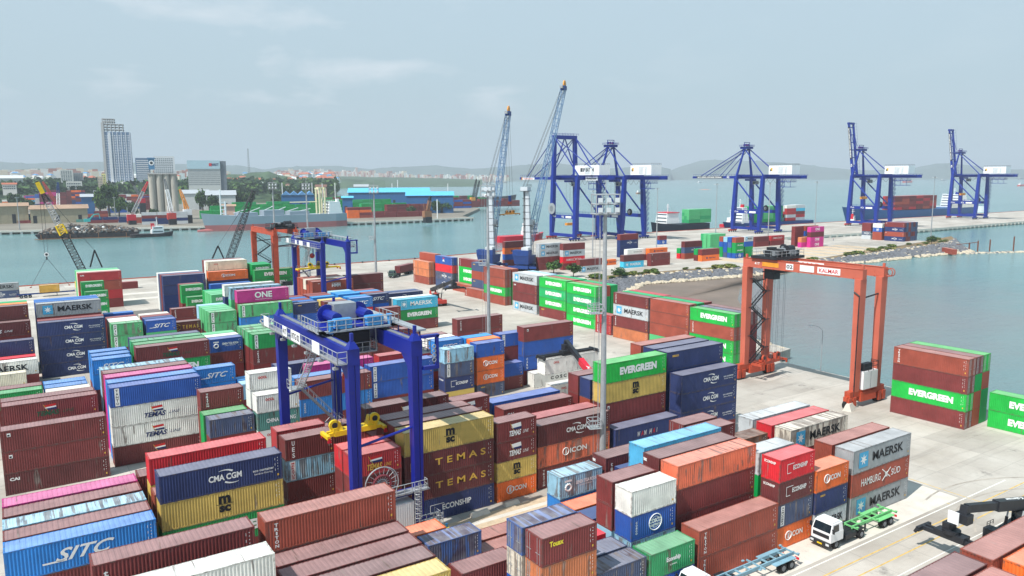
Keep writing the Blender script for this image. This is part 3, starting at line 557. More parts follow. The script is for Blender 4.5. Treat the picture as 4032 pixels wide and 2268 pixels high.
build_yard([
 ('stack below left crawler boom', [(18.7, 259.4, '4Tgrn/ever'), (19.3, 255.9, '3Tgrn/ever'), (19.0, 273.2, 'Hrd2/cai Hbrn Hrd2 Hmar'), (19.0, 276.0, '4Hcrm'), (19.0, 278.8, '4Hspl'), (19.0, 281.6, '4Hspl')]),
 ('single box on the left quay', [(35.4, 316.5, 'Tmar')]),
 ('pair on the left quay', [(-8.3, 316.0, 'Fgry/star Fgbl/cma')]),
 ('dark stack left of orange container', [(45.7, 259.8, '2Tmr2/triton 2Tmar'), (39.6, 250.0, '4Hnvy'), (39.6, 252.8, '4Hmar'), (39.6, 255.6, '4Hgbl'), (39.6, 258.4, '4Hwht')]),
 ('small green bay left of magenta', [(41.8, 234.1, '2Tgrn/ever 2Tmar'), (42.0, 227.7, 'Tgrn/ever 2Tgrn'), (41.8, 236.9, '4Tmar')]),
 ('green bay behind magenta container', [(44.8, 210.6, 'Tspl/ever 3Tspl'), (44.8, 213.4, '4Tspl'), (44.8, 216.2, '4Tspl'), (44.8, 219.0, '4Tgrn')]),
 ('orange container bay', [(52.4, 246.5, 'Fblu 2Hblu'), (53.2, 252.6, 'Horg/icon 3Hnvy'), (53.8, 255.4, 'Hcrm/oocl 4Hmar'), (53.8, 258.2, '5Hwht'), (53.8, 261.0, '5Hmar')]),
 ('bay inside far orange gantry', [(66.4, 248.4, '4Hgrn/ever'), (66.8, 252.6, '2Tgrn/ever 3Tgrn'), (66.8, 255.4, '5Tgrn'), (66.8, 258.2, '5Tgrn')]),
 ('bay under far blue gantry', [(72.2, 211.0, 'Hbrn/hmm 3Hbrn'), (72.2, 213.8, '4Hbrn'), (72.2, 216.6, 'Hwst 3Hbrn'), (72.2, 219.4, '4Hbrn'), (72.2, 222.2, '4Hbrn'), (85.2, 219.0, '4Hmr2')]),
], G5, 0, True)
G6 = 'containers in the waterside block'
build_yard([
 ('stack beside orange gantry power unit', [(-66.6, 129.2, 'Hbrn/triton Hmar Hevg/ever Hmar'), (-66.6, 131.8, 'Hmar Hgrn Hbrn Hbrn'), (-66.6, 134.4, 'Hevg Hbrn 2Hgrn')]),
 ('pair at right frame edge', [(-53.0, 134.0, '2Hevg/ever')]),
 ('stack left of orange gantry', [(-115.0, 132.7, 'Hevg/ever Hbrn/triton 2Hevg/ever'), (-115.0, 135.4, '4Hgbl'), (-115.0, 138.1, '4Hmar')]),
 ('stack two left of orange gantry', [(-129.3, 134.8, '3Hbrn Hspl'), (-129.3, 137.5, '4Hgrn'), (-129.3, 140.2, '4Hmar')]),
 ('stack right of tall mast', [(-142.0, 134.7, 'Hmar/triton Hlgy/star Hmar/triton Horb'), (-142.0, 137.4, '4Hgrn'), (-142.0, 140.1, '4Hrd2')]),
 ('low pair behind tall mast', [(-149.5, 135.4, '2Trd2/triton')]),
 ('all-green stack left of tall mast', [(-163.5, 137.2, 'Hevg/ever Hev2/ever 2Hevg/ever'), (-163.5, 139.9, 'Hbrn 3Hgrn'), (-163.5, 142.6, '4Hgrn')]),
 ('green-and-brown stack beside grey-topped stack', [(-177.4, 138.4, 'Hevg/ever Hev2/ever Hevg/ever Hmar/seaco'), (-177.4, 141.1, 'Hbrn 3Hgrn'), (-177.4, 143.8, '4Hgrn')]),
 ('stack topped by pale grey container', [(-191.3, 138.8, 'Hlgy/star Hmar/cai Hmar Hlgy/star'), (-191.3, 141.5, '4Hwht'), (-191.3, 144.2, '4Hltb')]),
 ('stack behind second silver mast', [(-210.0, 140.6, '2Hbrn Hevg/ever Hbrn'), (-210.0, 143.3, 'Hbrn 3Hgrn')]),
 ('slate-and-red stack near mobile cranes', [(-223.5, 144.6, 'Hgbl/seaco Hbrn Hgbl/seaco Hbrn'), (-223.9, 142.0, 'Hbrn/triton')]),
 ('green pair stack near mobile cranes', [(-237.3, 148.1, 'Hmar/triton 2Hevg/ever Hbrn'), (-237.7, 145.5, 'Hbrn')]),
 ('blue-topped stack at yard corner', [(-251.5, 146.5, 'Hblu/apl Hred 2Hgbl/cma')]),
 ('brown stack at yard corner', [(-266.6, 145.4, '2Horb/triton Hbrn/triton'), (-266.6, 148.2, '4Hbrn')]),
], G6, 1, True)
# ---------------------------------------------------------------- ground, water
def sheet(name, pts, z, m, depth=None, kind='structure'):
    mb = MB(); n = len(pts)
    if depth is None: mb.add([(x, y, z) for x, y in pts], [tuple(range(n))], m)
    else:
        mb.add([(x, y, z) for x, y in pts]+[(x, y, z-depth) for x, y in pts], [tuple(range(n))]+[(i, n+i, n+(i+1) % n, (i+1) % n) for i in range(n)], m)
    o = mb.build(name)
    if kind: o['kind'] = kind
    return o
def nodes_mat(name, rough=.8, spec=.3):
    m = bpy.data.materials.new(name); m.use_nodes = True; t = m.node_tree; b = t.nodes['Principled BSDF']; b.inputs['Roughness'].default_value = rough; b.inputs['Specular IOR Level'].default_value = spec
    tcn = N(t, 'ShaderNodeTexCoord'); return m, t, b, tcn.outputs['Object']
def noise(t, vec, scale, detail=5, rough=.6, sc=(1,1,1)):
    mp = N(t, 'ShaderNodeMapping', inp={'Scale': sc}); t.links.new(vec, mp.inputs[0])
    n = N(t, 'ShaderNodeTexNoise', inp={'Scale': scale, 'Detail': float(detail), 'Roughness': rough}); t.links.new(mp.outputs[0], n.inputs['Vector']); return n.outputs['Fac']
def ramp(t, fac, stops):
    r = N(t, 'ShaderNodeValToRGB'); c = r.color_ramp
    while len(c.elements) < len(stops): c.elements.new(.5)
    for e, (p, v) in zip(c.elements, stops): e.position = p; e.color = (v if len(v) == 4 else tuple(v)+(1,)) if isinstance(v, tuple) else (v, v, v, 1)
    t.links.new(fac, r.inputs[0]); return r.outputs[0]
def mixn(t, fac, a, b, typ='MIX'):
    m = N(t, 'ShaderNodeMixRGB', blend_type=typ)
    for s, i in ((fac, 0), (a, 1), (b, 2)):
        if isinstance(s, (int, float)): m.inputs[i].default_value = s
        elif isinstance(s, tuple): m.inputs[i].default_value = s if len(s) == 4 else s+(1,)
        else: t.links.new(s, m.inputs[i])
    return m.outputs[0]
def concrete_mat():
    m, t, b, v = nodes_mat('yard_concrete', .85, .2)
    base = ramp(t, noise(t, v, .05, 6, .65), [(.3, (.33, .295, .255)), (.5, (.46, .425, .38)), (.7, (.57, .54, .49))])
    base = mixn(t, ramp(t, noise(t, v, .6, 6, .7), [(.5, 0.0), (.75, .5)]), base, (.38, .35, .32))
    # tyre tracks drawn out along the lanes
    tr = ramp(t, noise(t, v, .22, 6, .7, (.12, 1.6, 1)), [(.55, 0.0), (.72, .55)]); base = mixn(t, tr, base, (.23, .21, .19))
    oil = ramp(t, noise(t, v, .16, 7, .75), [(.60, 0.0), (.70, .75)]); base = mixn(t, oil, base, (.17, .16, .15))
    br = N(t, 'ShaderNodeTexBrick', offset=0.0, inp={'Scale': 1.0, 'Mortar Size': .035, 'Mortar Smooth': .3, 'Brick Width': 6.2, 'Row Height': 4.4, 'Color1': (0,0,0,1), 'Color2': (0,0,0,1), 'Mortar': (1,1,1,1)})
    t.links.new(v, br.inputs['Vector']); base = mixn(t, mixn(t, 1.0, br.outputs['Color'], (.55, .55, .55, 1), 'MULTIPLY'), base, (.2, .19, .18))
    br2 = N(t, 'ShaderNodeTexBrick', offset=0.5, inp={'Scale': 1.0, 'Mortar Size': .0, 'Brick Width': 12.4, 'Row Height': 8.8, 'Color1': (.86,.86,.86,1), 'Color2': (1.06,1.06,1.06,1)})
    t.links.new(v, br2.inputs['Vector']); base = mixn(t, 1.0, base, br2.outputs['Color'], 'MULTIPLY')
    t.links.new(base, b.inputs['Base Color']); return m
M_conc = concrete_mat()
def water_mat():
    m, t, b, v = nodes_mat('sea_water', .16, .5)
    b.inputs['IOR'].default_value = 1.33
    big = noise(t, v, .004, 4, .6, (1, 2.2, 1)); base = ramp(t, big, [(.3, (.088, .20, .212)), (.55, (.118, .245, .25)), (.75, (.15, .28, .28))])
    # muddy shallows against the rock bank
    d = N(t, 'ShaderNodeVectorMath', operation='DISTANCE'); d.inputs[1].default_value = (205, 175, -2.5); t.links.new(v, d.inputs[0])
    nn = noise(t, v, .03, 5, .6); ad = N(t, 'ShaderNodeMath', operation='MULTIPLY_ADD'); ad.inputs[1].default_value = 90.0; t.links.new(nn, ad.inputs[0]); t.links.new(d.outputs['Value'], ad.inputs[2])
    mr = N(t, 'ShaderNodeMapRange', inp={'From Min': 70.0, 'From Max': 190.0, 'To Min': 1.0, 'To Max': 0.0}); t.links.new(ad.outputs[0], mr.inputs['Value'])
    base = mixn(t, mr.outputs[0], base, (.19, .185, .185))
    t.links.new(base, b.inputs['Base Color'])
    w1 = noise(t, v, .9, 4, .6, (1, 2.0, 1)); w2 = noise(t, v, .12, 4, .6, (1, 2.4, 1))
    ad2 = N(t, 'ShaderNodeMath', operation='MULTIPLY_ADD'); ad2.inputs[1].default_value = 2.5; t.links.new(w2, ad2.inputs[0]); t.links.new(w1, ad2.inputs[2])
    bp = N(t, 'ShaderNodeBump', inp={'Strength': .55, 'Distance': .25}); t.links.new(ad2.outputs[0], bp.inputs['Height']); t.links.new(bp.outputs[0], b.inputs['Normal'])
    return m
M_water = water_mat()
sheet('water', [(-9000, -600), (16000, -600), (16000, 17000), (-9000, 17000)], -2.5, M_water)
YARD = [(-420, -80), (141.5, -80), (141.5, 111), (154, 113), (161, 150), (163, 224), (205, 243), (265, 238), (290, 226), (386, 241), (478, 256), (486, 306), (420, 309), (420, 330), (560, 316), (610, 316), (800, 318), (1500, 322), (1500, 407), (800, 406), (303, 414), (283, 402), (230, 358), (172, 349), (-420, 345)]
sheet('yard_ground', YARD, 0, M_conc, depth=2.2)
# ---------------------------------------------------------------- rubber tyred gantry cranes
def rtg_blue(name_label, x0, x1, y0, y1, H, trolley, signs, group, spreader_z, reel=True, detail=True):
    """legs at x0/x1 (along the stacks) and y0/y1 (across them); girders run along y at height H"""
    t = thing('gantry_crane', name_label, 'gantry crane', ((x0+x1)/2, (y0+y1)/2, 0), 0, group)
    ox, oy = (x0+x1)/2, (y0+y1)/2; P = lambda x, y, z: (x-ox, y-oy, z)
    gh = 1.7; lw = 1.15
    for x, out in ((x0, -1), (x1, 1)):
        mb = MB(); mb.beam(P(x, y0-.6, H-gh/2), P(x, y1+.6, H-gh/2), lw+.15, gh, M_blue)
        mb.beam(P(x, y0-.6, H+.04), P(x, y1+.6, H+.04), .5, .08, M_grey)      # trolley rail
        for y in (y0, y1):                                                       # haunches and finials
            s = 1 if y == y0 else -1
            mb.add([P(x-lw/2, y+s*.6, H-gh), P(x+lw/2, y+s*.6, H-gh), P(x+lw/2, y+s*2.2, H-gh), P(x-lw/2, y+s*2.2, H-gh), P(x-lw/2, y+s*.6, H-gh-1.4), P(x+lw/2, y+s*.6, H-gh-1.4)],
                   [(0,1,2,3), (4,5,1,0), (3,2,5,4), (0,3,4), (1,5,2)], M_blue)
            mb.hexa([P(x-lw/2, y-.75, H), P(x+lw/2, y-.75, H), P(x+lw/2, y+.4, H), P(x-lw/2, y+.4, H)], [P(x-.25, y-.4, H+.7), P(x+.25, y-.4, H+.7), P(x+.25, y+.1, H+.7), P(x-.25, y+.1, H+.7)], M_blue)
            mb.cb(P(x, y-.15, H+1.15), (.3, .35, .9), M_blue)
        mb.build('girder', t)
        mb = MB()                                                                 # walkway on the outside of the girder
        w0 = x+out*(lw/2+.1); w1 = x+out*(lw/2+1.15); xa, xb = min(w0, w1), max(w0, w1)
        mb.box(xa-ox, xb-ox, y0-oy-.5, y1-oy+2.6, H-gh+.15, H-gh+.25, M_galv)
        mb.rail([P(w1, y0-.5, H-gh+.25), P(w1, y1+2.6, H-gh+.25)], M_galv, 1.25, .045, 1.3); mb.rail([P(w1, y0-.5, H-gh+.25), P(w0, y0-.5, H-gh+.25)], M_galv, 1.25, .045, 1)
        mb.rail([P(w1, y1+2.6, H-gh+.25), P(w0, y1+2.6, H-gh+.25)], M_galv, 1.25, .045, 1)
        mb.box((w1-.05 if out > 0 else w1)-ox, (w1 if out > 0 else w1+.05)-ox, y0-oy-.5, y1-oy+2.6, H-gh+.2, H-gh+.5, M_galv)
        if x == x1:   # cable festoon trough above the far girder
            mb.box(w0-ox, w1-ox, y0-oy+.5, y1-oy, H+.75, H+.95, M_galv)
            for i in range(9): y = y0+1+i*(y1-y0-2)/8; mb.cb(P((w0+w1)/2, y, H-.1), (.12, .12, 1.7), M_blue)
            mb.box(w0-ox-.1, w1-ox+.9, y0-oy-.9, y0-oy-.3, H+.2, H+.5, M_blue); mb.box(w1-ox+.5, w1-ox+.8, y0-oy-.9, y0-oy-.5, H-3.0, H+.4, M_blue)
            mb.box(w0-ox, w1-ox+.8, y0-oy-.95, y0-oy-.45, H-3.3, H-2.9, M_blue)
            for i in range(4): mb.ring(P(w1+.2, y0-.9, H-.8-i*.5), (0,1,0), .22, .05, M_galv, 8)
        mb.build('walkway', t)
        for y in (y0, y1):
            mb = MB(); mb.beam(P(x, y, H-gh+.02), P(x, y, 2.6), 1.25, 1.15, M_blue, .95, .95)
            if y == y1 or True:
                for i in range(2): mb.box(x-ox-.02, x-ox+.02, y-oy+(.78 if y == y1 else -.82), y-oy+(.82 if y == y1 else -.78), 4, H-gh, M_dark)
            mb.build('leg', t)
    for y, s in ((y0, -1), (y1, 1)):
        mb = MB(); mb.beam(P(x0-1.6, y, 2.15), P(x1+1.6, y, 2.15), 1.0, .95, M_blue)
        mb.rail([P(x0, y+s*.7, 2.7), P(x1, y+s*.7, 2.7)], M_galv, 1.1, .04, 1.5); mb.build('sill_beam', t)
        mb = MB(); mb.tube(P(x0+.6, y, 12.6), P(x1-.6, y, 13.6), .16, M_blue, 8); mb.build('tie_bar', t)
        for bx in (x0-.9, x1+.9):
            mb = MB(); mb.beam(P(bx-.9, y, 1.35), P(bx+.9, y, 1.35), .9, .7, M_blue); mb.build('bogie', t)
            for k in (-.8, .8):
                w = MB(); w.wheel(P(bx+k, y, .78), (0,1,0), .78, .55, M_black, M_yel); w.build('wheel', t)
    # front reel, electrical house, service ladder on the near side
    if reel:
        cx = x0+1.55; yy = y0-.95; mb = MB(); c = P(cx+1.0, yy, 8.3)
        mb.ring(c, (0,1,0), 1.9, .06, M_galv, 30); mb.ring((c[0], c[1]+.35, c[2]), (0,1,0), 1.75, .05, M_galv, 30); mb.ring(c, (0,1,0), .55, .06, M_galv, 16); mb.ring(c, (0,1,0), 1.0, .14, M_mred, 20)
        for i in range(18): a = 2*PI*i/18; mb.tube(c, (c[0]+math.cos(a)*1.75, c[1], c[2]+math.sin(a)*1.75), .03, M_galv, 4)
        mb.tube((c[0], c[1]-.1, c[2]), (c[0], c[1]+.8, c[2]), .22, M_dark, 8); mb.build('cable_reel', t)
    mb = MB(); mb.box(x0-ox+2.4, x1-ox-1.0, y0-oy-1.1, y0-oy+.8, 2.7, 5.6, M_wh)
    for i in range(14): mb.cb(P(x0+2.55+i*.27, y0-1.13, 4.15), (.1, .05, 2.7), M_wh)
    mb.build('electrical_house', t)
    mb = MB(); mb.box(x0-ox+2.2, x1-ox+.9, y0-oy-1.3, y0-oy-.2, 6.6, 6.7, M_galv); mb.box(x0-ox+.6, x1-ox-.6, y0-oy-.3, y0-oy+.4, 6.0, 6.6, M_blue)
    mb.rail([P(x0+2.2, y0-1.3, 6.7), P(x1+.6, y0-1.3, 6.7), P(x1+.6, y0-.6, 6.7)], M_galv, 1.1, .045, .9)
    mb.box(x1-ox+.4, x1-ox+1.9, y0-oy-1.6, y0-oy-.3, 2.7, 2.8, M_galv); mb.rail([P(x1-.6, y0-1.6, 2.8), P(x1+1.9, y0-1.6, 2.8), P(x1+1.9, y0-.3, 2.8)], M_galv, 1.1, .045, .8)
    mb.build('service_platform', t)
    for lx, z0, z1 in ((x1-.9, 2.8, 7.8), (x1+1.7, .3, 4.0)):
        mb = MB(); c = P(lx, y0-1.6, 0)
        for dx in (-.22, .22): mb.tube((c[0]+dx, c[1], z0), (c[0]+dx, c[1], z1), .04, M_galv, 4)
        k = int((z1-z0)/.3)
        for i in range(k): mb.tube((c[0]-.22, c[1], z0+i*.3), (c[0]+.22, c[1], z0+i*.3), .03, M_galv, 4)
        for i in range(int((z1-z0-1.2)/.55)+1): mb.ring((c[0], c[1]-.35, z0+1.2+i*.55), (0,0,1), .38, .035, M_galv, 10)
        for a in range(5): q = PI+a*PI/4; mb.tube((c[0]+math.cos(q)*.38, c[1]-.35+math.sin(q)*.38, z0+1.2), (c[0]+math.cos(q)*.38, c[1]-.35+math.sin(q)*.38, z1), .025, M_galv, 4)
        mb.build('caged_ladder', t)
    mb = MB(); mb.box(x0-ox-1.0, x1-ox+1.6, y0-oy-.95, y0-oy+.9, .55, 1.5, M_yel); mb.box(x0-ox+.3, x1-ox-.3, y0-oy-1.0, y0-oy+.95, .9, 1.25, M_dark); mb.tube(P(x0+1, y0-1.2, 1.3), P(x0+1, y0-1.2, 2.2), .3, M_lblue, 10); mb.build('engine_deck', t)
    # stair on the left far leg up to the girder
    mb = MB(); xs = x0-.2; zt = H-gh+.2; ym = (y0+y1)/2
    flights = [((x0+.4, y1-1, 3.0), (x1-1.0, y1-1, 8.0)), ((x1-.6, y1-1.6, 8.0), (x0+1.4, y1-2.2, 14.0)), ((x0+1.2, y1-3.0, 14.0), (x0+1.0, y1-11.5, zt))]
    for p, q in flights: mb.stair(P(*p), P(*q), .8, M_galv)
    mb.box(x1-ox-1.4, x1-ox, y1-oy-2.4, y1-oy-.6, 7.9, 8.0, M_galv); mb.box(x0-ox, x0-ox+1.6, y1-oy-3.4, y1-oy-1.6, 13.9, 14.0, M_galv)
    mb.rail([P(x1, y1-2.4, 8), P(x1, y1-.6, 8)], M_galv); mb.rail([P(x0+1.6, y1-3.4, 14), P(x0, y1-3.4, 14), P(x0, y1-1.6, 14)], M_galv)
    mb.build('stairway', t)
    # sign boards on the left girder walkway
    wx = x0-lw/2-1.19
    for (fy, w, h, txt, m) in signs:
        y = y1+2.4-fy*(y1-y0+2.9); mb = MB(); z = H-gh+.95
        mb.box(wx-ox-.05, wx-ox+.01, y-oy-w/2, y-oy+w/2, z-h/2, z+h/2, M_wh)
        if txt: mb.text(txt, P(wx-.065, y, z), (0,-1,0), Z, w*.82, h*.55, m, bold=.02)
        mb.build('sign_board', t)
    mb = MB()
    for i in range(6):
        y = y0+1+i*(y1-y0-2)/5; mb.box(wx-ox+.1, wx-ox+.6, y-oy-.25, y-oy+.25, H-gh-.6, H-gh-.35, M_galv); mb.cb(P(wx+.35, y, H-gh-.1), (.08, .08, .6), M_galv)
    mb.build('floodlight', t)
    # trolley with two hoist drums, motors, cabinet, rails
    ty = trolley; tr = MB(); xa, xb = x0-.3, x1+.3
    tr.box(xa-ox, xb-ox, ty-oy-2.6, ty-oy+3.2, H+.3, H+.75, M_blue); tr.box(xa-ox-.9, xb-ox+.9, ty-oy-3.4, ty-oy-2.5, H+.45, H+.6, M_galv); tr.box(xa-ox-.8, xa-ox, ty-oy-3.4, ty-oy+2, H+.45, H+.6, M_galv); tr.box(xb-ox, xb-ox+.8, ty-oy-3.4, ty-oy+2, H+.45, H+.6, M_galv)
    tr.rail([P(xa-.9, ty+2, H+.6), P(xa-.9, ty-3.4, H+.6), P(xb+.9, ty-3.4, H+.6), P(xb+.9, ty+2, H+.6)], M_galv, 1.2, .05, 1.0)
    tr.build('trolley_frame', t)
    for dx in (1.4, 5.2):
        d = MB(); cx = x0+dx+.3; d.tube(P(cx, ty-1.6, H+1.7), P(cx, ty+1.6, H+1.7), .62, M_blue, 10); d.tube(P(cx, ty+1.6, H+1.7), P(cx, ty+1.75, H+1.7), 1.15, M_blue, 22)
        for k in (-1.5, 1.2): d.cb(P(cx, ty+k, H+.95), (.5, .3, .9), M_blue)
        d.build('hoist_drum', t)
        d = MB(); d.cb(P(cx+.3, ty-2.4, H+1.25), (1.9, .9, 1.1), M_lblue)
        for i in range(4): d.tube(P(cx-.5+i*.5, ty-2.9, H+1.5), P(cx-.5+i*.5, ty-1.9, H+1.5), .3, M_lblue, 8)
        d.build('hoist_motor', t)
    d = MB(); d.box(x0-ox+2.3, x0-ox+5.0, ty-oy+.9, ty-oy+2.9, H+.75, H+2.9, M_galv); d.cb(P(x0+2.3, ty+1.9, H+1.8), (.04, 1.6, 1.8), M_grey); d.build('control_cabinet', t)
    d = MB()
    for qx, qy in ((x0+.4, ty-3.0), (x1+.4, ty-2.6)): d.tube(P(qx, qy, H+.3), P(qx, qy, H+1.6), .26, M_lblue, 10); d.tube(P(qx, qy, H+1.6), P(qx, qy, H+1.8), .36, M_lblue, 10)
    d.build('travel_motor', t)
    d = MB(); d.box(x0-ox+.9, x1-ox-.9, ty-oy-1.9, ty-oy+1.9, H-2.6, H-2.45, M_galv)
    for px_ in (x0+1.0, x1-1.0):
        for py_ in (ty-1.8, ty, ty+1.8): d.cb(P(px_, py_, H-1.1), (.12, .12, 3.0), M_galv)
    d.rail([P(x0+.9, ty-1.9, H-2.45), P(x1-.9, ty-1.9, H-2.45), P(x1-.9, ty+1.9, H-2.45)], M_galv, 1.1, .05, .9); d.box(x0-ox+1.5, x1-ox-1.5, ty-oy-1.2, ty-oy+1.2, H-2.0, H-.2, M_dark)
    d.tube(P(x0+2.6, ty-2.2, H-4.9), P(x0+2.6, ty-2.05, H-4.9), .75, M_rred, 18); d.cb(P(x0+2.9, ty-2.1, H-3.6), (.25, .25, 2.6), M_blue)
    d.build('under_trolley_platform', t)
    d = MB(); sz = spreader_z+1.5
    for qx in (x0+1.6, x0+2.1, x1-2.1, x1-1.6):
        for qy in (ty-.6, ty+.6): d.tube(P(qx, qy, H-.2), P(qx+(.3 if qx < ox+(x0+x1)/2 else -.3)*0, qy, sz), .028, M_rope, 4)
    d.build('hoist_rope', t)
    return t
M_mred = mat('maroon_drum_paint', (120, 50, 60), .5)
def spreader(label, x, y, z, L, rz=0, m=None, group=None, mt=None):
    """telescopic container spreader hanging with its twist locks at height z"""
    m = m or M_yel; t = thing('container_spreader', label, 'spreader', (x, y, z), rz, group); mt = mt or M_red
    b = MB(); b.box(-L/2+.3, L/2-.3, -.55, -.2, .25, .65, m); b.box(-L/2+.3, L/2-.3, .2, .55, .25, .65, m); b.box(-2.6, 2.6, -.7, .7, .2, .8, m); b.build('telescopic_beam', t)
    for s in (-1, 1):
        b = MB(); b.box(s*(L/2)-.2, s*(L/2)+.2, -1.2, 1.2, .15, .55, m)
        for q in (-1, 1): b.hexa([(s*L/2-.12, q*1.1-.12, -.25), (s*L/2+.3, q*1.1-.12, -.25), (s*L/2+.3, q*1.1+.12, -.25), (s*L/2-.12, q*1.1+.12, -.25)], [(s*L/2-.12, q*1.1-.15, .3), (s*L/2+.15, q*1.1-.15, .3), (s*L/2+.15, q*1.1+.15, .3), (s*L/2-.12, q*1.1+.15, .3)], mt)
        b.build('end_beam', t)
        b = MB(); b.wheel((s*2.5, -.3, 1.5), (0,1,0), .65, .35, m, M_dark, 14); b.wheel((s*2.5, .3, 1.5), (0,1,0), .5, .3, M_dark, m, 14); b.cb((s*2.5, 0, .95), (.5, 1.3, .5), m); b.hexa([(s*2.0-.5, -.5, .8), (s*2.0+.5, -.5, .8), (s*2.0+.5, .5, .8), (s*2.0-.5, .5, .8)], [(s*2.2-.35, -.4, 1.9), (s*2.2+.5, -.4, 1.7), (s*2.2+.5, .4, 1.7), (s*2.2-.35, .4, 1.9)], m); b.build('sheave_block', t)
    b = MB(); b.tube((0, -.2, .8), (0, -.2, 1.1), .7, m, 14)
    for i in range(8): a = i*PI/4; b.tube((math.cos(a)*.65, -.2+math.sin(a)*.65, 1.1), (math.cos(a)*.35, -.2+math.sin(a)*.35, 2.3), .04, m, 4)
    b.ring((0, -.2, 2.3), (0,0,1), .36, .05, m, 12)
    for i in range(7): b.ring((0, -.2, 1.15+i*.1), (0,0,1), .42+.05*math.sin(i), .07, M_dark, 10)
    b.build('cable_basket', t)
    return t
RS = [(.09, 2.0, 1.3, 'GANTRY', M_ink), (.37, 1.5, 1.2, '41T', M_ink), (.53, 3.2, 1.3, 'RTG 02', M_ink), (.76, 2.2, 1.3, 'e.c.o', M_grey)]
RG = 'blue rubber tyred gantry cranes'
rtg_blue('large blue gantry crane straddling the container stacks near the centre', 29.2, 36.4, 74.2, 98.3, 23.3, 84.0, [(.09, 2.0, 1.3, None, M_ink), (.37, 1.6, 1.2, '41T', M_ink), (.52, 3.2, 1.3, 'RTG 02', M_ink), (.77, 2.3, 1.3, None, M_grey)], RG, 10.6)
spreader('yellow spreader with cable basket hanging under the near blue gantry crane', 33.0, 83.9, 10.75, 7.0)
rtg_blue('smaller looking blue gantry crane behind, beside the orange gantry', 71.9, 79.1, 201, 225, 23.3, 219.0, [(.09, 2.0, 1.3, None, M_ink), (.37, 1.5, 1.2, None, M_ink), (.53, 3.0, 1.3, None, M_ink), (.76, 2.2, 1.3, None, M_grey)], RG, 15.0)
spreader('long yellow spreader hanging empty under the far blue gantry crane', 75.5, 215.0, 14.6, 12.2)
def rtg_orange(label, x0, x1, y0, y1, H, ty, m, group, signs=True, cabin=False):
    t = thing('gantry_crane', label, 'gantry crane', ((x0+x1)/2, (y0+y1)/2, 0), 0, group)
    ox, oy = (x0+x1)/2, (y0+y1)/2; P = lambda x, y, z: (x-ox, y-oy, z); gh = 1.75; lw = 1.2
    for x in (x0, x1):
        mb = MB(); mb.beam(P(x, y0-.7, H-gh/2), P(x, y1+.7, H-gh/2), lw, gh, m); mb.beam(P(x-lw/2-.02, y0-.7, H+.03), P(x-lw/2-.02, y1+.7, H+.03), .12, .1, M_orr); mb.cb(P(x, y0-.3, H+.35), (.3, .4, .7), m); mb.cb(P(x, y1+.3, H+.35), (.3, .4, .7), m)
        for i in range(9): mb.cb(P(x-lw/2-.08, y0+1+i*(y1-y0-2)/8, H-gh+.05), (.15, .12, .2), M_orr)
        mb.build('girder', t)
        for y in (y0, y1):
            mb = MB(); mb.beam(P(x, y, H-gh+.01), P(x, y, 2.9), 1.75, 1.2, m, 1.25, 1.15); mb.box(x-ox-lw/2-.08, x-ox-lw/2+.06, y-oy-.12, y-oy+.12, 3.5, H-gh, m); mb.build('leg', t)
    for y in (y0, y1):
        mb = MB(); mb.beam(P(x0-2.0, y, 2.5), P(x1+2.0, y, 2.5), 1.1, 1.1, M_orr); mb.hexa([P(x0+.9, y-.9, 1.0), P(x1-.9, y-.9, 1.0), P(x1-.9, y+.3, 1.0), P(x0+.9, y+.3, 1.0)], [P(x0+.9, y-.7, 2.6), P(x1-.9, y-.7, 2.6), P(x1-.9, y+.3, 2.6), P(x0+.9, y+.3, 2.6)], M_orr); mb.build('sill_beam', t)
        mb = MB(); mb.tube(P(x0+.7, y, H-5.2), P(x1-.7, y, H-4.7), .14, M_dark, 8); mb.build('tie_bar', t)
        for bx in (x0-1.3, x1+1.3):
            mb = MB(); mb.box(bx-ox-1.3, bx-ox+1.3, y-oy-.35, y-oy+.35, 1.2, 2.2, M_orr)
            for k in (-1.2, .1): mb.box(bx-ox+k, bx-ox+k+.9, y-oy-.75, y-oy-.4, .35, 2.0, M_orr)
            mb.build('bogie', t)
            for k in (-.85, .85): w = MB(); w.wheel(P(bx+k, y, .8), (0,1,0), .8, .6, M_black, M_grey); w.build('wheel', t)
    mb = MB(); mb.box(x0-ox+1.2, x1-ox-.9, y0-oy-.9, y0-oy+.5, 3.1, 6.3, M_wh); mb.box(x0-ox+1.2, x1-ox-.9, y0-oy-.92, y0-oy-.9, 3.15, 6.25, M_wh); mb.cb(P((x0+x1)/2+.2, y0-.93, 4.7), (.06, .03, 3.1), M_grey)
    mb.box(x0-ox+1.8, x1-ox-2.0, y0-oy-.5, y0-oy+.4, 6.3, 7.6, M_dark); mb.rail([P(x0+1.2, y0-.9, 6.3), P(x1-.9, y0-.9, 6.3), P(x1-.9, y0+.5, 6.3)], M_dark, 1.6, .05, 1.2); mb.build('power_unit', t)
    mb = MB(); mb.tube(P(x0-.9, y0-.5, 2), P(x0-.9, y0-.5, H-4.6), .09, M_dark, 6); mb.tube(P(x0-.9, y0-.5, H-4.6), P(x0-.9, y0+.5, H-4.0), .14, M_dark, 6)
    for i in range(7): mb.cb(P(x0-.72, y0-.4, 4+i*2.1), (.4, .12, .1), M_dark)
    mb.build('cable_guide', t)
    mb = MB(); z = 3.0; a = 0
    for i in range(6):
        z2 = z+2.9; pa = (x0+1.0, y1-.4, z) if i % 2 == 0 else (x1-1.4, y1-.4, z); pb_ = (x1-1.4, y1-.4, z2) if i % 2 == 0 else (x0+1.0, y1-.4, z2)
        mb.stair(P(*pa), P(*pb_), .75, M_dark); mb.cb(P(pb_[0]+(.6 if i % 2 == 0 else -.4), y1-.4, z2), (1.2, 1.2, .08), M_dark); z = z2
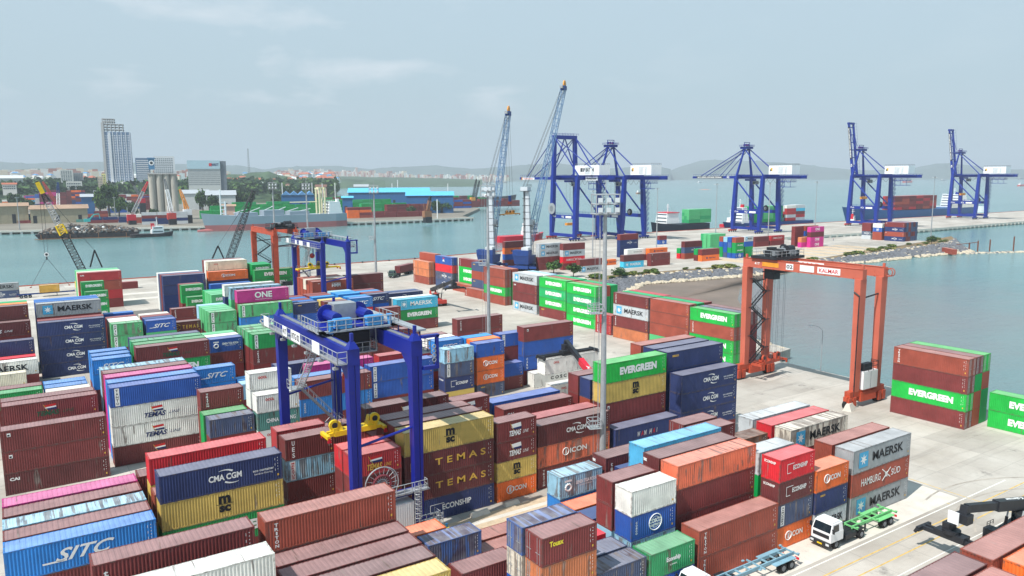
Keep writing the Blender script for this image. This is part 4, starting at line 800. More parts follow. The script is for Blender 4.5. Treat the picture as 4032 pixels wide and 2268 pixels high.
    mb.build('stairway', t)
    mb = MB(); xa, xb = x0-.8, x1+.8
    mb.box(xa-ox-.3, xb-ox+.3, ty-oy-3, ty-oy+3, H+.15, H+.65, M_dark); mb.rail([P(xa, ty-3, H+.65), P(xb, ty-3, H+.65), P(xb, ty+3, H+.65), P(xa, ty+3, H+.65), P(xa, ty-3, H+.65)], M_galv if not cabin else M_dark, 1.2, .045, 1.2); mb.build('trolley_frame', t)
    mb = MB(); random.seed(3)
    for i in range(26): mb.cb(P(random.uniform(xa+.6, xb-.6), ty+random.uniform(-2.4, 2.4), H+.65+random.uniform(.3, .9)), (random.uniform(.4, 1.6), random.uniform(.4, 1.4), random.uniform(.5, 1.4)), random.choice([M_dark, M_dark, M_grey, M_black]))
    mb.tube(P(xa+1.5, ty-2, H+1.8), P(xa+3.2, ty-2, H+1.8), .5, M_grey, 12); mb.tube(P(xa+4.5, ty-1.5, H+1.9), P(xa+6.4, ty-1.5, H+1.9), .75, M_dark, 14); mb.wheel(P(xb-1, ty+1, H+1.8), (1,0,0), .8, .4, M_dark, M_grey); mb.build('hoist_machinery', t)
    mb = MB(); mb.box(x0-ox+.8, x1-ox-.8, ty-oy-1.6, ty-oy+1.6, H-2.7, H-2.5, M_dark); mb.box(x0-ox+.9, x0-ox+2.6, ty-oy-1.2, ty-oy+1.2, H-3.9, H-1.6, M_wh if cabin else M_dark)
    if cabin: mb.box(x0-ox+.85, x0-ox+.9, ty-oy-.9, ty-oy+.9, H-3.4, H-2.2, M_glass); mb.box(x0-ox+1.1, x1-ox+.5, ty-oy-2.4, ty-oy+2.0, H-5.6, H-5.3, M_galv)
    mb.build('operator_cabin', t)
    mb = MB()
    for qx in (x0+1.3, x0+1.8, x1-1.8, x1-1.3):
        for qy in (ty-.7, ty+.7): mb.tube(P(qx, qy, H), P(qx, qy, 3.8), .03, M_rope, 4)
    mb.build('hoist_rope', t)
    mb = MB(); c = P(x1, y0-1.2, H-.9); mb.ring(c, (1,0,0), .7, .08, M_orr, 16); mb.ring((c[0]+.8, c[1], c[2]), (1,0,0), .7, .08, M_orr, 16); mb.build('cable_reel', t)
    if signs:
        xs = x0-lw/2-.03
        def board(fy, w, h, txt, tm, bm, gx=0, dz=0, sh=0):
            mb = MB(); y = y1+.7-fy*(y1-y0+1.4)
            if bm: mb.box(xs-ox-.03+gx, xs-ox+gx, y-oy-w/2, y-oy+w/2, H-gh/2-h/2+dz, H-gh/2+h/2+dz, bm)
            if txt: mb.text(txt, P(xs-.045+gx, y, H-gh/2+dz), (0,-1,0), Z, w*.84, h*.62, tm, bold=.02, shear=sh)
            mb.build('sign_board', t)
        board(.135, 1.5, .8, '41T', M_let, None); board(.255, 3.8, .85, None, M_let, M_amb); board(.425, 1.6, 1.15, '02', M_ink, M_wh); board(.57, 3.0, 1.15, None, None, M_wh); board(.745, 4.6, 1.15, 'KALMAR', M_lred, M_wh, 0, 0, 0)
        board(.36, 9.0, .95, 'KALMAR', M_lred, M_wh, x1-x0)
    return t
OG = 'orange rubber tyred gantry cranes'
rtg_orange('tall orange gantry crane standing beside the lagoon shore', 123.6, 130.0, 77.2, 101.5, 24.6, 97.0, M_or, OG)
rtg_orange('reddish orange gantry crane behind the left stacks, partly hidden by the far blue gantry', 72.6, 79.4, 246.0, 270.5, 24.3, 249.5, M_orr, OG, signs=False, cabin=True)
s = spreader('rusty orange spreader parked low at the left side of the orange gantry crane', 128.3, 99.0, 2.9, 9.0, .1, M_orr, mt=M_orr)
# ---------------------------------------------------------------- ship-to-shore quay cranes
def sts(label, x, y, g=23.5, w=20, raised=False, big=False, sign='house', group='blue ship-to-shore quay cranes'):
    """x, y: waterside near leg; legs at x, x+w and y, y-g (land side)"""
    t = thing('quay_crane', label, 'quay crane', (x+w/2, y-g/2, 0), 0, group); ox, oy = x+w/2, y-g/2
    P = lambda a, b, c: (a-ox, b-oy, c); m = M_stsb; G = 39.5; yl = y-g; A = 66 if big else 63
    for qx in (x, x+w):
        for qy in (y, yl):
            s = 1 if qx == x else -1; lean = 2.2*s
            mb = MB(); mb.beam(P(qx, qy, 2), P(qx+lean*.35, qy, 15), 1.9, 2.2, m, 2.9, 2.9); mb.beam(P(qx+lean*.35, qy, 15), P(qx+lean, qy, G+1 if qy == yl or not big else A-1), 2.8, 2.8, m, 2.1, 2.2); mb.build('leg', t)
        mb = MB(); mb.beam(P(qx+.7*(1 if qx == x else -1), y, 15), P(qx+.7*(1 if qx == x else -1), yl, 15), 1.5, 2.3, m); mb.rail([P(qx, y, 16.2), P(qx, yl, 16.2)], M_stsb, 1.2, .08, 3)
        if qx == x:
            mb.text('STS.%02d' % (3 if big else 4), P(qx-.3+.15, y-3, 15), (0,-1,0), Z, 3.4, 1.0, M_let); mb.text('IQ', P(qx-.2, y-g*.5, 15), (0,-1,0), Z, 2.4, 1.4, M_let); mb.box(qx-ox-.16, qx-ox-.1, y-oy-g*.86, y-oy-g*.62, 14.3, 15.6, M_let)
        mb.build('portal_beam', t)
        mb = MB(); mb.beam(P(qx, y+1, 3.4), P(qx, yl-1, 3.4), 1.5, 1.8, m); mb.build('sill_beam', t)
        mb = MB(); s = 1 if qx == x else -1; mb.tube(P(qx+2.0*s, y-.5, G-2), P(qx+.8*s, yl+1, 16.5), .55, m, 8); mb.build('diagonal_brace', t)
        for qy in (y, yl):
            mb = MB()
            for k in range(4): mb.wheel(P(qx-3.3+k*2.2, qy, .6), (0,1,0), .5, .35, M_dark, M_dark, 10)
            mb.box(qx-ox-4.2, qx-ox+4.2, qy-oy-.5, qy-oy+.5, 1.0, 2.1, M_rred if qy == y else m); mb.build('bogie', t)
    for qy in (y, yl):
        mb = MB(); mb.beam(P(x+2, qy, G+.6), P(x+w-2, qy, G+.6), 1.5, 2.4, m); mb.build('cross_beam', t)
    # main girder over the legs and back reach
    c = x+w/2; hw = 3.0; yb = yl-(27 if not big else 22)
    mb = MB()
    for s in (-1, 1): mb.beam(P(c+s*hw, y+2.5, G), P(c+s*hw, yb, G), 1.1, 2.2, m)
    for k in range(8): q = y+2-(y+2-yb)*k/7; mb.beam(P(c-hw, q, G-.4), P(c+hw, q, G-.4), .6, .9, m)
    mb.rail([P(c-hw-1.3, y+2, G+.6), P(c-hw-1.3, yb, G+.6)], m, 1.2, .07, 2.5); mb.box(c-ox-hw-1.5, c-ox-hw-.5, yb-oy, y-oy+2, G+.4, G+.55, m); mb.rail([P(c+hw+1.3, y+2, G+.6), P(c+hw+1.3, yb, G+.6)], m, 1.2, .07, 2.5)
    mb.build('main_girder', t)
    # boom
    BL = 43; hinge = Vector(P(c, y+2.8, G)); d = Vector((0, math.sin(math.radians(8)), math.cos(math.radians(8)))) if raised else Vector((0, 1, 0)); up = Vector((0, -d.z, d.y))
    mb = MB(); tip = hinge+d*BL
    for s in (-1, 1):
        o = Vector((s*hw, 0, 0)); mb.beam(hinge+o, tip+o, 1.1, 2.0, m, 1.0, 1.4); o2 = o+Vector((s*1.1, 0, 0))
        for i in range(18): p = hinge+o2+d*(BL*i/17)+up*1.1; mb.tube(p, p+up*1.1, .07, m, 4)
        mb.tube(hinge+o2+up*2.2, tip+o2+up*2.2, .07, m, 4)
    for k in range(7): p = hinge+d*(BL*(k+.5)/7); mb.beam(p+Vector((-hw, 0, 0)), p+Vector((hw, 0, 0)), .5, .7, m)
    mb.cb(tip, (hw*2+2, 1.6, 1.6) if not raised else (hw*2+2, 1.6, 1.6), m)
    mb.build('boom', t)
    if not big:
        mb = MB(); o = Vector((-hw-.58, 0, 0)); x_ = -d; n = Vector((-1, 0, 0)); zz = up if not raised else up
        L1 = 26; cc = hinge+d*(BL-3-L1/2)+o
        mb.hexa([cc+d*(-L1/2)-up*.75+n*.02, cc+d*(L1/2)-up*.75+n*.02, cc+d*(L1/2)+up*.75+n*.02, cc-d*(L1/2)+up*.75+n*.02], [cc+d*(-L1/2)-up*.75+n*.05, cc+d*(L1/2)-up*.75+n*.05, cc+d*(L1/2)+up*.75+n*.05, cc-d*(L1/2)+up*.75+n*.05], M_ink)
        mb.text('BATU AMPAR CONTAINER TERMINAL', cc+n*.09, -d, up, L1*.92, 1.05, M_let, bold=.03); q = hinge+d*(9)+o+n*.08; mb.text('IQ', q, -d, up, 2.2, 1.5, M_let, bold=.05)
        mb.build('boom_lettering', t)
    else:
        mb = MB(); cc = hinge+d*(BL-9)+Vector((-hw-.62, 0, -.2)); mb.cb(cc, (.1, 15, 1.5), M_wh); mb.text('Konecranes', cc+Vector((-.08, 0, 0)), (0,-1,0), Z, 11, 1.0, M_lred); mb.cb(cc+Vector((0, 8.2, 0)), (.12, 2.5, 1.8), M_amb); mb.build('sign_board', t)
        mb = MB(); cc = Vector(P(x-.3+w*0, yl-9, G-.3)); mb.cb(Vector(P(c-hw-.65, yl-8, G-.2)), (.1, 12, 2.2), M_wh); mb.text('Konecranes', P(c-hw-.75, yl-8, G-.2), (0,-1,0), Z, 9, 1.3, M_ink); mb.build('sign_board', t)
    # apex tower
    ay = y-1.5
    if big:
        mb = MB(); mb.beam(P(x+1.0, y, A), P(x+w-1.0, y, A), 2.2, 2.4, m)
        for k in range(8): mb.cb(P(x+2+k*2.2, y, A+1.8), (.15, .15, random.uniform(1.2, 3)), m)
        mb.rail([P(x, y-1.5, A+1.2), P(x+w, y-1.5, A+1.2)], m, 1.2, .08, 2); mb.tube(P(x+w/2, y, A), P(x+w/2-6.5, y, G+10), .4, m, 6); mb.tube(P(x+w/2, y, A), P(x+w/2+6.5, y, G+10), .4, m, 6); mb.build('apex_beam', t)
        tops = (P(x+2, y, A), P(x+w-2, y, A))
    else:
        mb = MB()
        for s in (-1, 1): mb.beam(P(c+s*(w/2-2.4), y, G+1), P(c+s*2.4, ay, A-3), 1.3, 1.3, m, .9, .9)
        mb.build('apex_leg', t)
        mb = MB(); mb.box(c-ox-3.6, c-ox+3.6, ay-oy-2.8, ay-oy+3, A-3.2, A-1.6, m); mb.rail([P(c-4.2, ay+3.4, A-1.6), P(c-4.2, ay-3.4, A-1.6), P(c+4.2, ay-3.4, A-1.6), P(c+4.2, ay+3.4, A-1.6)], m, 1.2, .09, 1.6)
        mb.box(c-ox-4.2, c-ox+4.2, ay-oy-3.4, ay-oy+3.4, A-1.75, A-1.6, m)
        for k in (-2, 0, 2): mb.wheel(P(c+k, ay+.5, A-.4), (1,0,0), .9, .5, m, M_rred, 12)
        mb.box(c-ox-3, c-ox+3, ay-oy-.2, ay-oy+.2, A+1.2, A+1.6, m); mb.cb(P(c-2.8, ay, A-.2), (.3, .3, 3), m); mb.cb(P(c+2.8, ay, A-.2), (.3, .3, 3), m); mb.build('apex_head', t)
        tops = (P(c-2.4, ay, A-3), P(c+2.4, ay, A-3))
    for i, s in enumerate((-1, 1)):
        mb = MB(); mb.tube(tops[i], P(c+s*(w/2-2.2 if not big else w/2-3), yl, G+1.5), .42, m, 8); mb.tube(tops[i], P(c+s*hw, yb+5, G+1.2), .3, m, 6) if big else None; mb.build('back_stay', t)
        mb = MB()
        if raised:
            q = hinge+d*22+Vector((s*hw, 0, 0)); mb.tube(q, Vector(tops[i]), .22, m, 6); mb.tube(hinge+d*38+Vector((s*hw*.7, 0, 0))-up*(-.5), hinge+d*24+Vector((s*hw*.7, 0, 0))+up*2.5, .22, m, 6)
        else:
            mb.tube(tops[i], hinge+d*36+Vector((s*hw, 0, 1)), .3, m, 6); mb.tube(tops[i], hinge+d*17+Vector((s*hw, 0, 1)), .25, m, 6)
            for k in range(3): mb.tube(Vector(tops[i])+Vector((-s*(.5+k*.4), 0, 0)), hinge+d*(31-k*3)+Vector((s*(hw-1-k*.3), 0, 1)), .06, M_rope, 4)
        mb.build('fore_stay', t)
    # machinery house
    h0 = yl-(1.5 if not big else -8); hl = 19 if not big else 24
    mb = MB(); mb.box(c-ox-4.3, c-ox+4.3, h0-oy-hl, h0-oy, G+1.9, G+8.0, M_wh); mb.box(c-ox-4.34, c-ox-4.3, h0-oy-hl*.8, h0-oy-hl*.42, G+2.4, G+7.0, M_lgy)
    mb.rail([P(c-4.2, h0, G+8), P(c-4.2, h0-hl, G+8), P(c+4.2, h0-hl, G+8)], M_grey, 1.1, .08, 1.5)
    if big: mb.text('BP BATAM', P(c-4.36, h0-hl*.55, G+5.2), (0,-1,0), Z, 11, 2.3, M_ink, bold=.03); mb.cb(P(c-4.33, h0-hl*.27, G+5.2), (.04, 1.6, 2.4), M_ink)
    else: mb.cb(P(c-4.33, h0-hl*.12, G+5.3), (.04, 1.6, 2.2), M_gold); mb.cb(P(c-4.35, h0-hl*.09, G+4.8), (.05, 1.0, 1.2), M_ink)
    mb.cb(P(c-4.6, h0-hl*.7, G+4), (1, 1.6, 4), M_wh)
    mb.build('machinery_house', t)
    # trolley, cab, festoon loops, back-reach frame
    mb = MB(); ty = y-6; mb.box(c-ox-2.6, c-ox+2.6, ty-oy-3, ty-oy+3, G-2.6, G-1.3, m); mb.box(c-ox-1.6, c-ox+1.6, ty-oy-6, ty-oy-3.2, G-5.2, G-2.6, M_grey); mb.box(c-ox-1.7, c-ox-1.6, ty-oy-5.8, ty-oy-3.4, G-4.8, G-3.6, M_glass)
    for s in (-1, 1):
        for q in (-2, 2): mb.tube(P(c+s*1.5, ty+q, G-2.5), P(c+s*1.5, ty+q, 24 if raised or big else 8), .06, M_rope, 4)
    mb.build('trolley', t)
    mb = MB(); n = 7
    for k in range(n):
        a = y-9-k*5; pts = [P(c-hw-1.2, a-5*i/8, G-1.4-2.6*math.sin(PI*i/8)) for i in range(9)]; mb.path(pts, .1, M_dark, 4)
    mb.build('cable_festoon', t)
    mb = MB(); q = yb+2; mb.box(c-ox-3, c-ox+3, q-oy+6, q-oy+16, G-3.4, G-3.0, m); mb.rail([P(c-3, q+16, G-3), P(c-3, q+6, G-3), P(c+3, q+6, G-3)], m, 1.2, .08, 1.5)
    for k in (6.2, 11, 15.8): mb.cb(P(c-2.9, q+k, G-4.8), (.2, .2, 4), m)
    mb.box(c-ox-3, c-ox+3, q-oy+6, q-oy+16, G-6.9, G-6.6, m); mb.build('maintenance_platform', t)
    mb = MB(); lx = x+w-2+1.6; z = 3
    while z < G-3:
        mb.stair(P(lx, yl-1.3, z), P(lx+2.6, yl-1.3, z+3.2), .8, m); mb.rail([P(lx+2.8, yl-1.7, z+3.2), P(lx, yl-1.7, z+3.2)], m, 1.1, .09, 1.4); mb.box(lx-ox, lx-ox+3.0, yl-oy-2.0, yl-oy-.9, z+3.1, z+3.25, m); z += 3.3
    mb.build('stairway', t)
    mb = MB(); cc = P(x-.2, y-2, 20) if big else P(x+w*.55, yl+3, 17.5); ax = (1, 0, 0)
    R = 3.6 if big else 2.2
    mb.wheel((cc[0]-1.2, cc[1], cc[2]), ax, R, .5, M_galv if big else M_dark, M_grey, 22); mb.build('cable_reel', t)
    if raised or big:
        mb = MB(); mb.box(c-ox-3.2, c-ox+3.2, ty-oy-1.2, ty-oy+1.2, 21.5 if raised else 8.8, 23.5 if raised else 10.4, M_amb); mb.build('head_block', t)
    return t
M_lgy = mat('pale_panel', (200, 206, 210), .5)
sts('nearest blue quay crane, wide portal with white machinery house lettered in black', 303, 410, 24.5, 21, big=True)
sts('second blue quay crane from the left, lowered boom hidden behind the first', 334, 401, 24.5, 20)
sts('middle blue quay crane standing alone with its boom lowered over the water', 446, 381.5, 23.5, 21)
sts('blue quay crane with raised boom behind the tall container stack', 573, 372, 23.5, 20, raised=True)
sts('rightmost blue quay crane with raised boom at the jetty', 744, 380, 23.5, 20, raised=True)
# ---------------------------------------------------------------- mobile harbour cranes with lattice booms
def mobile(label, x, y, tip, rz, tower_h=35, long_tower=True):
    t = thing('mobile_harbour_crane', label, 'harbour crane', (x, y, 0), rz, 'mobile harbour cranes on the quay'); inv = Matrix.Rotation(-rz, 3, 'Z')
    W = lambda v: inv @ (Vector(v)-Vector((x, y, 0)))
    mb = MB(); mb.box(-7, 7, -3.2, 3.2, 1.1, 2.5, M_dblue)
    for sx in (-1, 1):
        for sy in (-1, 1): mb.box(sx*5.5-.5, sx*5.5+.5, min(0, sy*6.5), max(0, sy*6.5), 1.2, 2.1, M_dblue); mb.cb((sx*5.5, sy*6.2, .4), (2.2, 2.2, .6), M_dark)
    mb.build('undercarriage', t)
    for k in range(6):
        w = MB()
        for sy in (-1, 1): w.wheel((-5.5+k*2.2, sy*2.3, .8), (0,1,0), .8, 1.2, M_black, M_grey, 12)
        w.build('wheel_set', t)
    mb = MB(); mb.hexa([(-6.5, -3.2, 3.0), (4.5, -3.2, 3.0), (4.5, 3.2, 3.0), (-6.5, 3.2, 3.0)], [(-7.5, -3.6, 6.8), (4.8, -3.6, 6.4), (4.8, 3.6, 6.4), (-7.5, 3.6, 6.8)], M_dblue); mb.tube((0,0,2.4), (0,0,3.1), 2.2, M_dark, 16)
    mb.box(-7.6, -3.5, -3.7, 3.7, 6.8, 9.2, M_dblue); mb.rail([(-7, -3.5, 6.6), (4.5, -3.5, 6.5)], M_galv, 1.1, .06, 1.5); mb.build('slewing_platform', t)
    mb = MB(); mb.box(-7.2, -2.8, -3.4, -.2, 6.9, 10.4, M_lgy); mb.box(-6.9, -3.1, -3.44, -3.4, 7.3, 9.3, M_glass); mb.build('engine_house', t)
    mb = MB(); mb.beam((0, -1.2, 6.5), (-1.4, -1.0, tower_h), 2.6, 2.2, M_towr, 1.5, 1.5); mb.beam((1.9, 1.4, 6.5), (.1, 1.0, tower_h), 1.2, 1.2, M_grey, .7, .7)
    for k in range(9):
        z = 8+k*(tower_h-9)/9; f = (z-6.5)/(tower_h-6.5); mb.box(-1.4*f-1.35+.5*f, -1.4*f+1.35-.5*f, -2.35+.5*f, 1.4-.3*f, z, z+.16, M_dark)
        mb.tube((-1.0*f, -.2, z), (1.9-1.8*f, 1.3, z+3), .09, M_dark, 4)
    mb.box(-3.2, 1.4, -1.6, 1.6, tower_h-.4, tower_h+1.3, M_towr); mb.box(-3.4, 1.6, -1.8, 1.8, tower_h-.6, tower_h-.4, M_dark); mb.rail([(-3.3, -1.8, tower_h+1.3), (1.6, -1.8, tower_h+1.3)], M_dark, 1, .05, 1); mb.build('tower', t)
    mb = MB(); mb.stair((1.5, -2.4, 7), (-.5, -2.6, 20), .8, M_galv); mb.rail([(-1.5, -2.6, 20), (1.5, -2.6, 20)], M_galv); mb.box(-1.8, 1.8, -3.0, -1.6, 19.9, 20, M_galv); mb.build('stairway', t)
    mb = MB(); mb.box(1.4, 3.6, -2.6, -.4, 19.0, 22.0, M_wh); mb.box(3.6, 3.65, -2.4, -.6, 19.4, 21.6, M_glass); mb.box(1.8, 3.3, -2.65, -2.6, 19.5, 21.5, M_glass); mb.box(1.0, 4.2, -3.0, 0, 18.7, 18.9, M_dark); mb.build('operator_cabin', t)
    foot = Vector((2.6, 0, 9.5)); tp = W(tip)
    mb = MB(); mb.lattice(foot, tp, 2.7, 1.9, M_boom, 22, .17, .09); mb.build('lattice_boom', t)
    mb = MB(); dd = (tp-foot).normalized(); mb.cb(tp+dd*.6, (3.2, 2.0, 1.8), M_dblue); mb.wheel(tp+dd*2.3, (0,1,0), 1.6, .5, M_amb, M_amb, 14); mb.cb(tp+Vector((-2.4, 0, .8)), (1.6, 1.2, 1.0), M_galv); mb.build('boom_head', t)
    mb = MB()
    for dy in (-.9, -.5, .5, .9): mb.tube((-2.6, dy, tower_h+1), tp+Vector((-.9, dy, 0)), .07, M_rope, 4)
    mb.build('luffing_rope', t)
    return t, tp
M_dblue = mat('dark_blue_machine_paint', (28, 62, 128), .5, var=.2, scale=.8, dirt=(60, 60, 66), dirt_amt=.3)
M_towr = mat('tower_grey_white_paint', (196, 204, 212), .5, var=.12, scale=.6, dirt=(120, 122, 126), dirt_amt=.25)
M_boom = mat('boom_pale_blue_paint', (112, 146, 184), .5, var=.12)
t1 = at_b(2000, 452, 290); t2 = at_b(2218, 352, 275)
mobile('left mobile harbour crane with a pale blue lattice boom and dark engine deck', 181, 291, t1, math.radians(40))
mobile('right mobile harbour crane with dark blue base and white tower', 192.5, 279, t2, math.radians(35))
# spreader hanging from the left boom with its hook block
sp = at_b(2008, 846, 293); s = spreader('amber container spreader hanging in the air from the left lattice boom', sp.x, sp.y, sp.z, 12.0, math.radians(20), M_amb, mt=M_dark)
mb = MB(); q = Vector((0, 0, 5.2))
for sx in (-2.5, 2.5): mb.tube((sx, 0, 1.9), (0, 0, 4.8), .09, M_dark, 4)
mb.cb((0, 0, 5.4), (1.8, 1.0, 1.2), M_orr); mb.build('hook_block', s)
mb = MB(); mb.tube((0, 0, 6.0), (0, 0, 8.6), .7, M_dblue, 10); mb.ring((0,0,8.6), (0,0,1), .6, .1, M_lblue, 10)
tl = Matrix.Rotation(-math.radians(20), 3, 'Z') @ (t1-Vector((sp.x, sp.y, sp.z)))
for dx in (-2.2, 0, 2.2): mb.tube((dx, 0, 7.6), tl+Vector((dx*.5, 0, 0)), .06, M_rope, 4)
mb.build('hoist_rope', s)
# ---------------------------------------------------------------- crawler cranes with black lattice booms
def crawler(label, x, y, foot, tip, gant, hook=None, yellow=False, feet=None):
    t = thing('crawler_crane', label, 'crawler crane', (x, y, 0), 0, 'black crawler cranes on the quay'); L = lambda v: Vector(v)-Vector((x, y, 0))
    mb = MB()
    for s in (-1, 1): mb.box(-4, 4, s*2.6-.5, s*2.6+.5, .1, 1.5, M_black)
    mb.build('crawler_track', t); mb = MB(); mb.box(-5, 3, -1.8, 1.8, 1.5, 3.8, M_dark); mb.box(-5.6, -4.6, -2.2, 2.2, 1.4, 3.6, M_yel if yellow else M_orr); mb.box(1, 3, -2.2, -.8, 1.6, 3.6, M_glass); mb.build('machinery_deck', t)
    f = L(foot); tp = L(tip); mb = MB(); dk = M_dark
    mid = f.lerp(tp, .52); mb.lattice(f, mid, 2.3, 2.3, dk, 18, .13, .07)
    if yellow:
        m2 = f.lerp(tp, .62); mb.lattice(mid, m2, 2.3, 2.2, M_yel, 3, .3, .12, nose=False); m3 = f.lerp(tp, .86); mb.lattice(m2, m3, 2.0, 1.7, M_galv, 8, .13, .08, nose=False); mb.lattice(m3, tp, 1.7, .8, dk, 4, .18, .09, nose=False)
        dd = (tp-f).normalized(); mb.beam(tp-dd*1.6, tp+dd*2.6, 1.6, 1.4, M_yel); mb.wheel(tp+dd*2.2, (0,1,0), .8, .4, dk, dk, 12)
    else: mb.lattice(mid, tp, 2.3, 1.2, dk, 14, .13, .07, nose=False)
    mb.build('lattice_boom', t)
    mb = MB(); g = L(gant); b0 = Vector((-3, 0, 3.5))
    if feet: ft = [L(v) for v in feet]
    else: ft = [b0, Vector((2, 0, 3.5))]
    for q in ft: mb.beam(q, g, .5, .5, dk)
    for s in (-.5, .5): mb.tube(g, tp+Vector((0, s, 0)), .06, M_rope, 4)
    mb.build('back_mast', t)
    if hook:
        h = L(hook); mb = MB(); mb.wheel(h, (0,1,0), .75, .5, M_wh, dk, 12); mb.cb(h-Vector((0,0,1.3)), (.4, .4, 1.2), dk)
        for dx in (-.5, .5): mb.tube(tp+Vector((dx, 0, 0)), h+Vector((dx, 0, 0)), .06, M_rope, 4)
        mb.build('hook_block', t)
    return t
fo = at_b(325, 1075, 320); tp = at_b(160, 745, 320)
crawler('left crawler crane with black lattice boom and yellow boom head', fo.x+3, 320, Vector((fo.x+1.5, 320, 3.5)), tp, at_b(372, 985, 320), hook=at_b(183, 1002, 320), yellow=True, feet=[at_b(355, 1052, 320), at_b(402, 1052, 320)])
fo = at_b(890, 1060, 320); tp = at_b(999, 752, 320)
crawler('crawler crane with bare black boom behind the orange gantry', fo.x-2, 320, Vector((fo.x-.5, 320, 3.5)), tp, at_b(858, 968, 320), feet=[at_b(836, 1018, 320), at_b(882, 1020, 320)])
# sling on the left hook and the long steel spreader bar
h = at_b(184, 1015, 320); t = thing('lifting_sling', 'pair of long sling cables spreading down from the left crane hook', 'sling', h); mb = MB()
for u, v in ((121, 1132), (273, 1122)): q = at_b(u, v, 320)-h; mb.tube((0,0,0), q, .06, M_rope, 4); mb.cb(q, (.6, .3, .3), M_orr)
mb.build('sling_cable', t)
# ---------------------------------------------------------------- light masts
def mast(label, x, y, H=37.6, cages=(), head='grid', r=.32, rz=0, group='tall yard light masts'):
    t = thing('light_mast', label, 'light mast', (x, y, 0), rz, group); n = 4
    mb = MB()
    for k in range(n): mb.tube((0,0,H*k/n), (0,0,H*(k+1)/n), r*(1.5-k*.2), M_galv, 12, r2=r*(1.3-k*.2))
    mb.cb((0,0,.2), (1.6,1.6,.4), M_conc); mb.build('pole', t)
    if head == 'grid':
        mb = MB()
        for z in (H+.1, H+1.3, H+2.5):
            for s in (-1.3, 1.3): mb.tube((-1.5, s*.8, z), (1.5, s*.8, z), .07, M_galv, 4); mb.tube((s*1.15, -1.05, z), (s*1.15, 1.05, z), .07, M_galv, 4)
        for x_ in (-1.5, 0, 1.5):
            for y_ in (-1.05, 1.05): mb.tube((x_, y_, H), (x_, y_, H+2.6), .07, M_galv, 4)
        mb.box(-1.5, 1.5, -1.05, 1.05, H-.02, H+.08, M_galv); mb.tube((0,0,H), (0,0,H+4.2), .05, M_galv, 5); mb.build('lamp_frame', t)
        for i in range(3):
            for z in (H+.6, H+1.8): l = MB(); l.hexa([(-1.3+i*1.1, -1.35, z-.25), (-.8+i*1.1, -1.35, z-.25), (-.8+i*1.1, -1.05, z-.35), (-1.3+i*1.1, -1.05, z-.35)], [(-1.3+i*1.1, -1.3, z+.3), (-.8+i*1.1, -1.3, z+.3), (-.8+i*1.1, -1.05, z+.3), (-1.3+i*1.1, -1.05, z+.3)], M_lgy); l.build('floodlight', t)
    else:
        mb = MB(); mb.ring((0,0,H), (0,0,1), 1.1, .09, M_grey, 10); mb.tube((0,0,H-.5), (0,0,H+.5), .3, M_grey, 8)
        for i in range(6): a = i*PI/3; mb.tube((0,0,H), (math.cos(a)*1.1, math.sin(a)*1.1, H), .06, M_grey, 4); mb.cb((math.cos(a)*1.3, math.sin(a)*1.3, H-.1), (.5,.5,.3), M_lgy)
        mb.build('lamp_crown', t)
    if cages:
        mb = MB()
        for dx in (-.2, .2): mb.tube((-r-.35+0, dx, 3), (-r-.35, dx, H), .03, M_galv, 4)
        for i in range(int(H/.6)): mb.tube((-r-.35, -.2, 3+i*.55), (-r-.35, .2, 3+i*.55), .02, M_galv, 4) if 3+i*.55 < H else None
        mb.tube((-r-.95, 0, 3), (-r-.95, 0, H), .02, M_galv, 4); mb.build('access_ladder', t)
    for z in cages:
        mb = MB(); x0, x1, y0, y1 = -1.95, -.45, -.7, .7; mb.box(x0, x1, y0, y1, z, z+.06, M_galv)
        for q in (0, .55, 1.15):
            mb.path([(x0,y0,z+q), (x1,y0,z+q), (x1,y1,z+q), (x0,y1,z+q), (x0,y0,z+q)], .05, M_galv, 4)
        for a in (x0, (x0+x1)/2, x1):
            for b in (y0, y1): mb.tube((a,b,z), (a,b,z+1.15), .05, M_galv, 4)
        mb.build('rest_cage', t)
    return t
mast('tall silver mast with square lamp frame and cages in the front lane', 63.0, 74.0, 36.0, (8.6, 23.6), rz=AZ*-1+.2)
mast('silver mast with caged ladder rising behind the two orange containers', 86.6, 140.0, 36.4, (6.0, 22.0), rz=-.5)
mast('silver mast at the left of the quay apron behind blue roofs', 102.0, 235.0, 35.6, (4.0, 20.5), rz=-.4)
mast('slender mast passing behind the far blue gantry crane', 101.7, 300.0, 36, (), rz=-.4)
mast('slender mast rising above the reddish orange gantry crane', 88.0, 298.0, 36.4, (), rz=-.3)
for u, v, b, lab in ((2336, 748, 300, 'thin mast in front of the nearest quay crane'), (2590, 740, 318, 'thin mast in front of the second quay crane'), (2824, 722, 300, 'thin mast between second and middle quay cranes'),
                     (3033, 720, 300, 'thin mast in front of the middle quay crane'), (3218, 714, 310, 'thin mast behind the magenta stack'), (3682, 695, 262, 'thin mast at the end of the rocky bank')):
    p = at_b(u, v, b); mast(lab, p.x, p.y, p.z-.5, (), 'crown', .24)
t = thing('street_lamp', 'small curved-arm street lamp on the lagoon shore by the orange gantry', 'street lamp', (141.2, 96.0, 0)); mb = MB(); mb.tube((0,0,0), (0,0,8.6), .09, M_galv, 8, r2=.06); mb.path([(0,0,8.6), (-.3,.5,9.3), (-.8,1.3,9.6), (-1.2,1.9,9.6)], .05, M_galv, 5); mb.build('pole', t); mb = MB(); mb.cb((-1.35,2.1,9.55), (.35,.7,.15), M_lgy); mb.build('lamp_head', t)
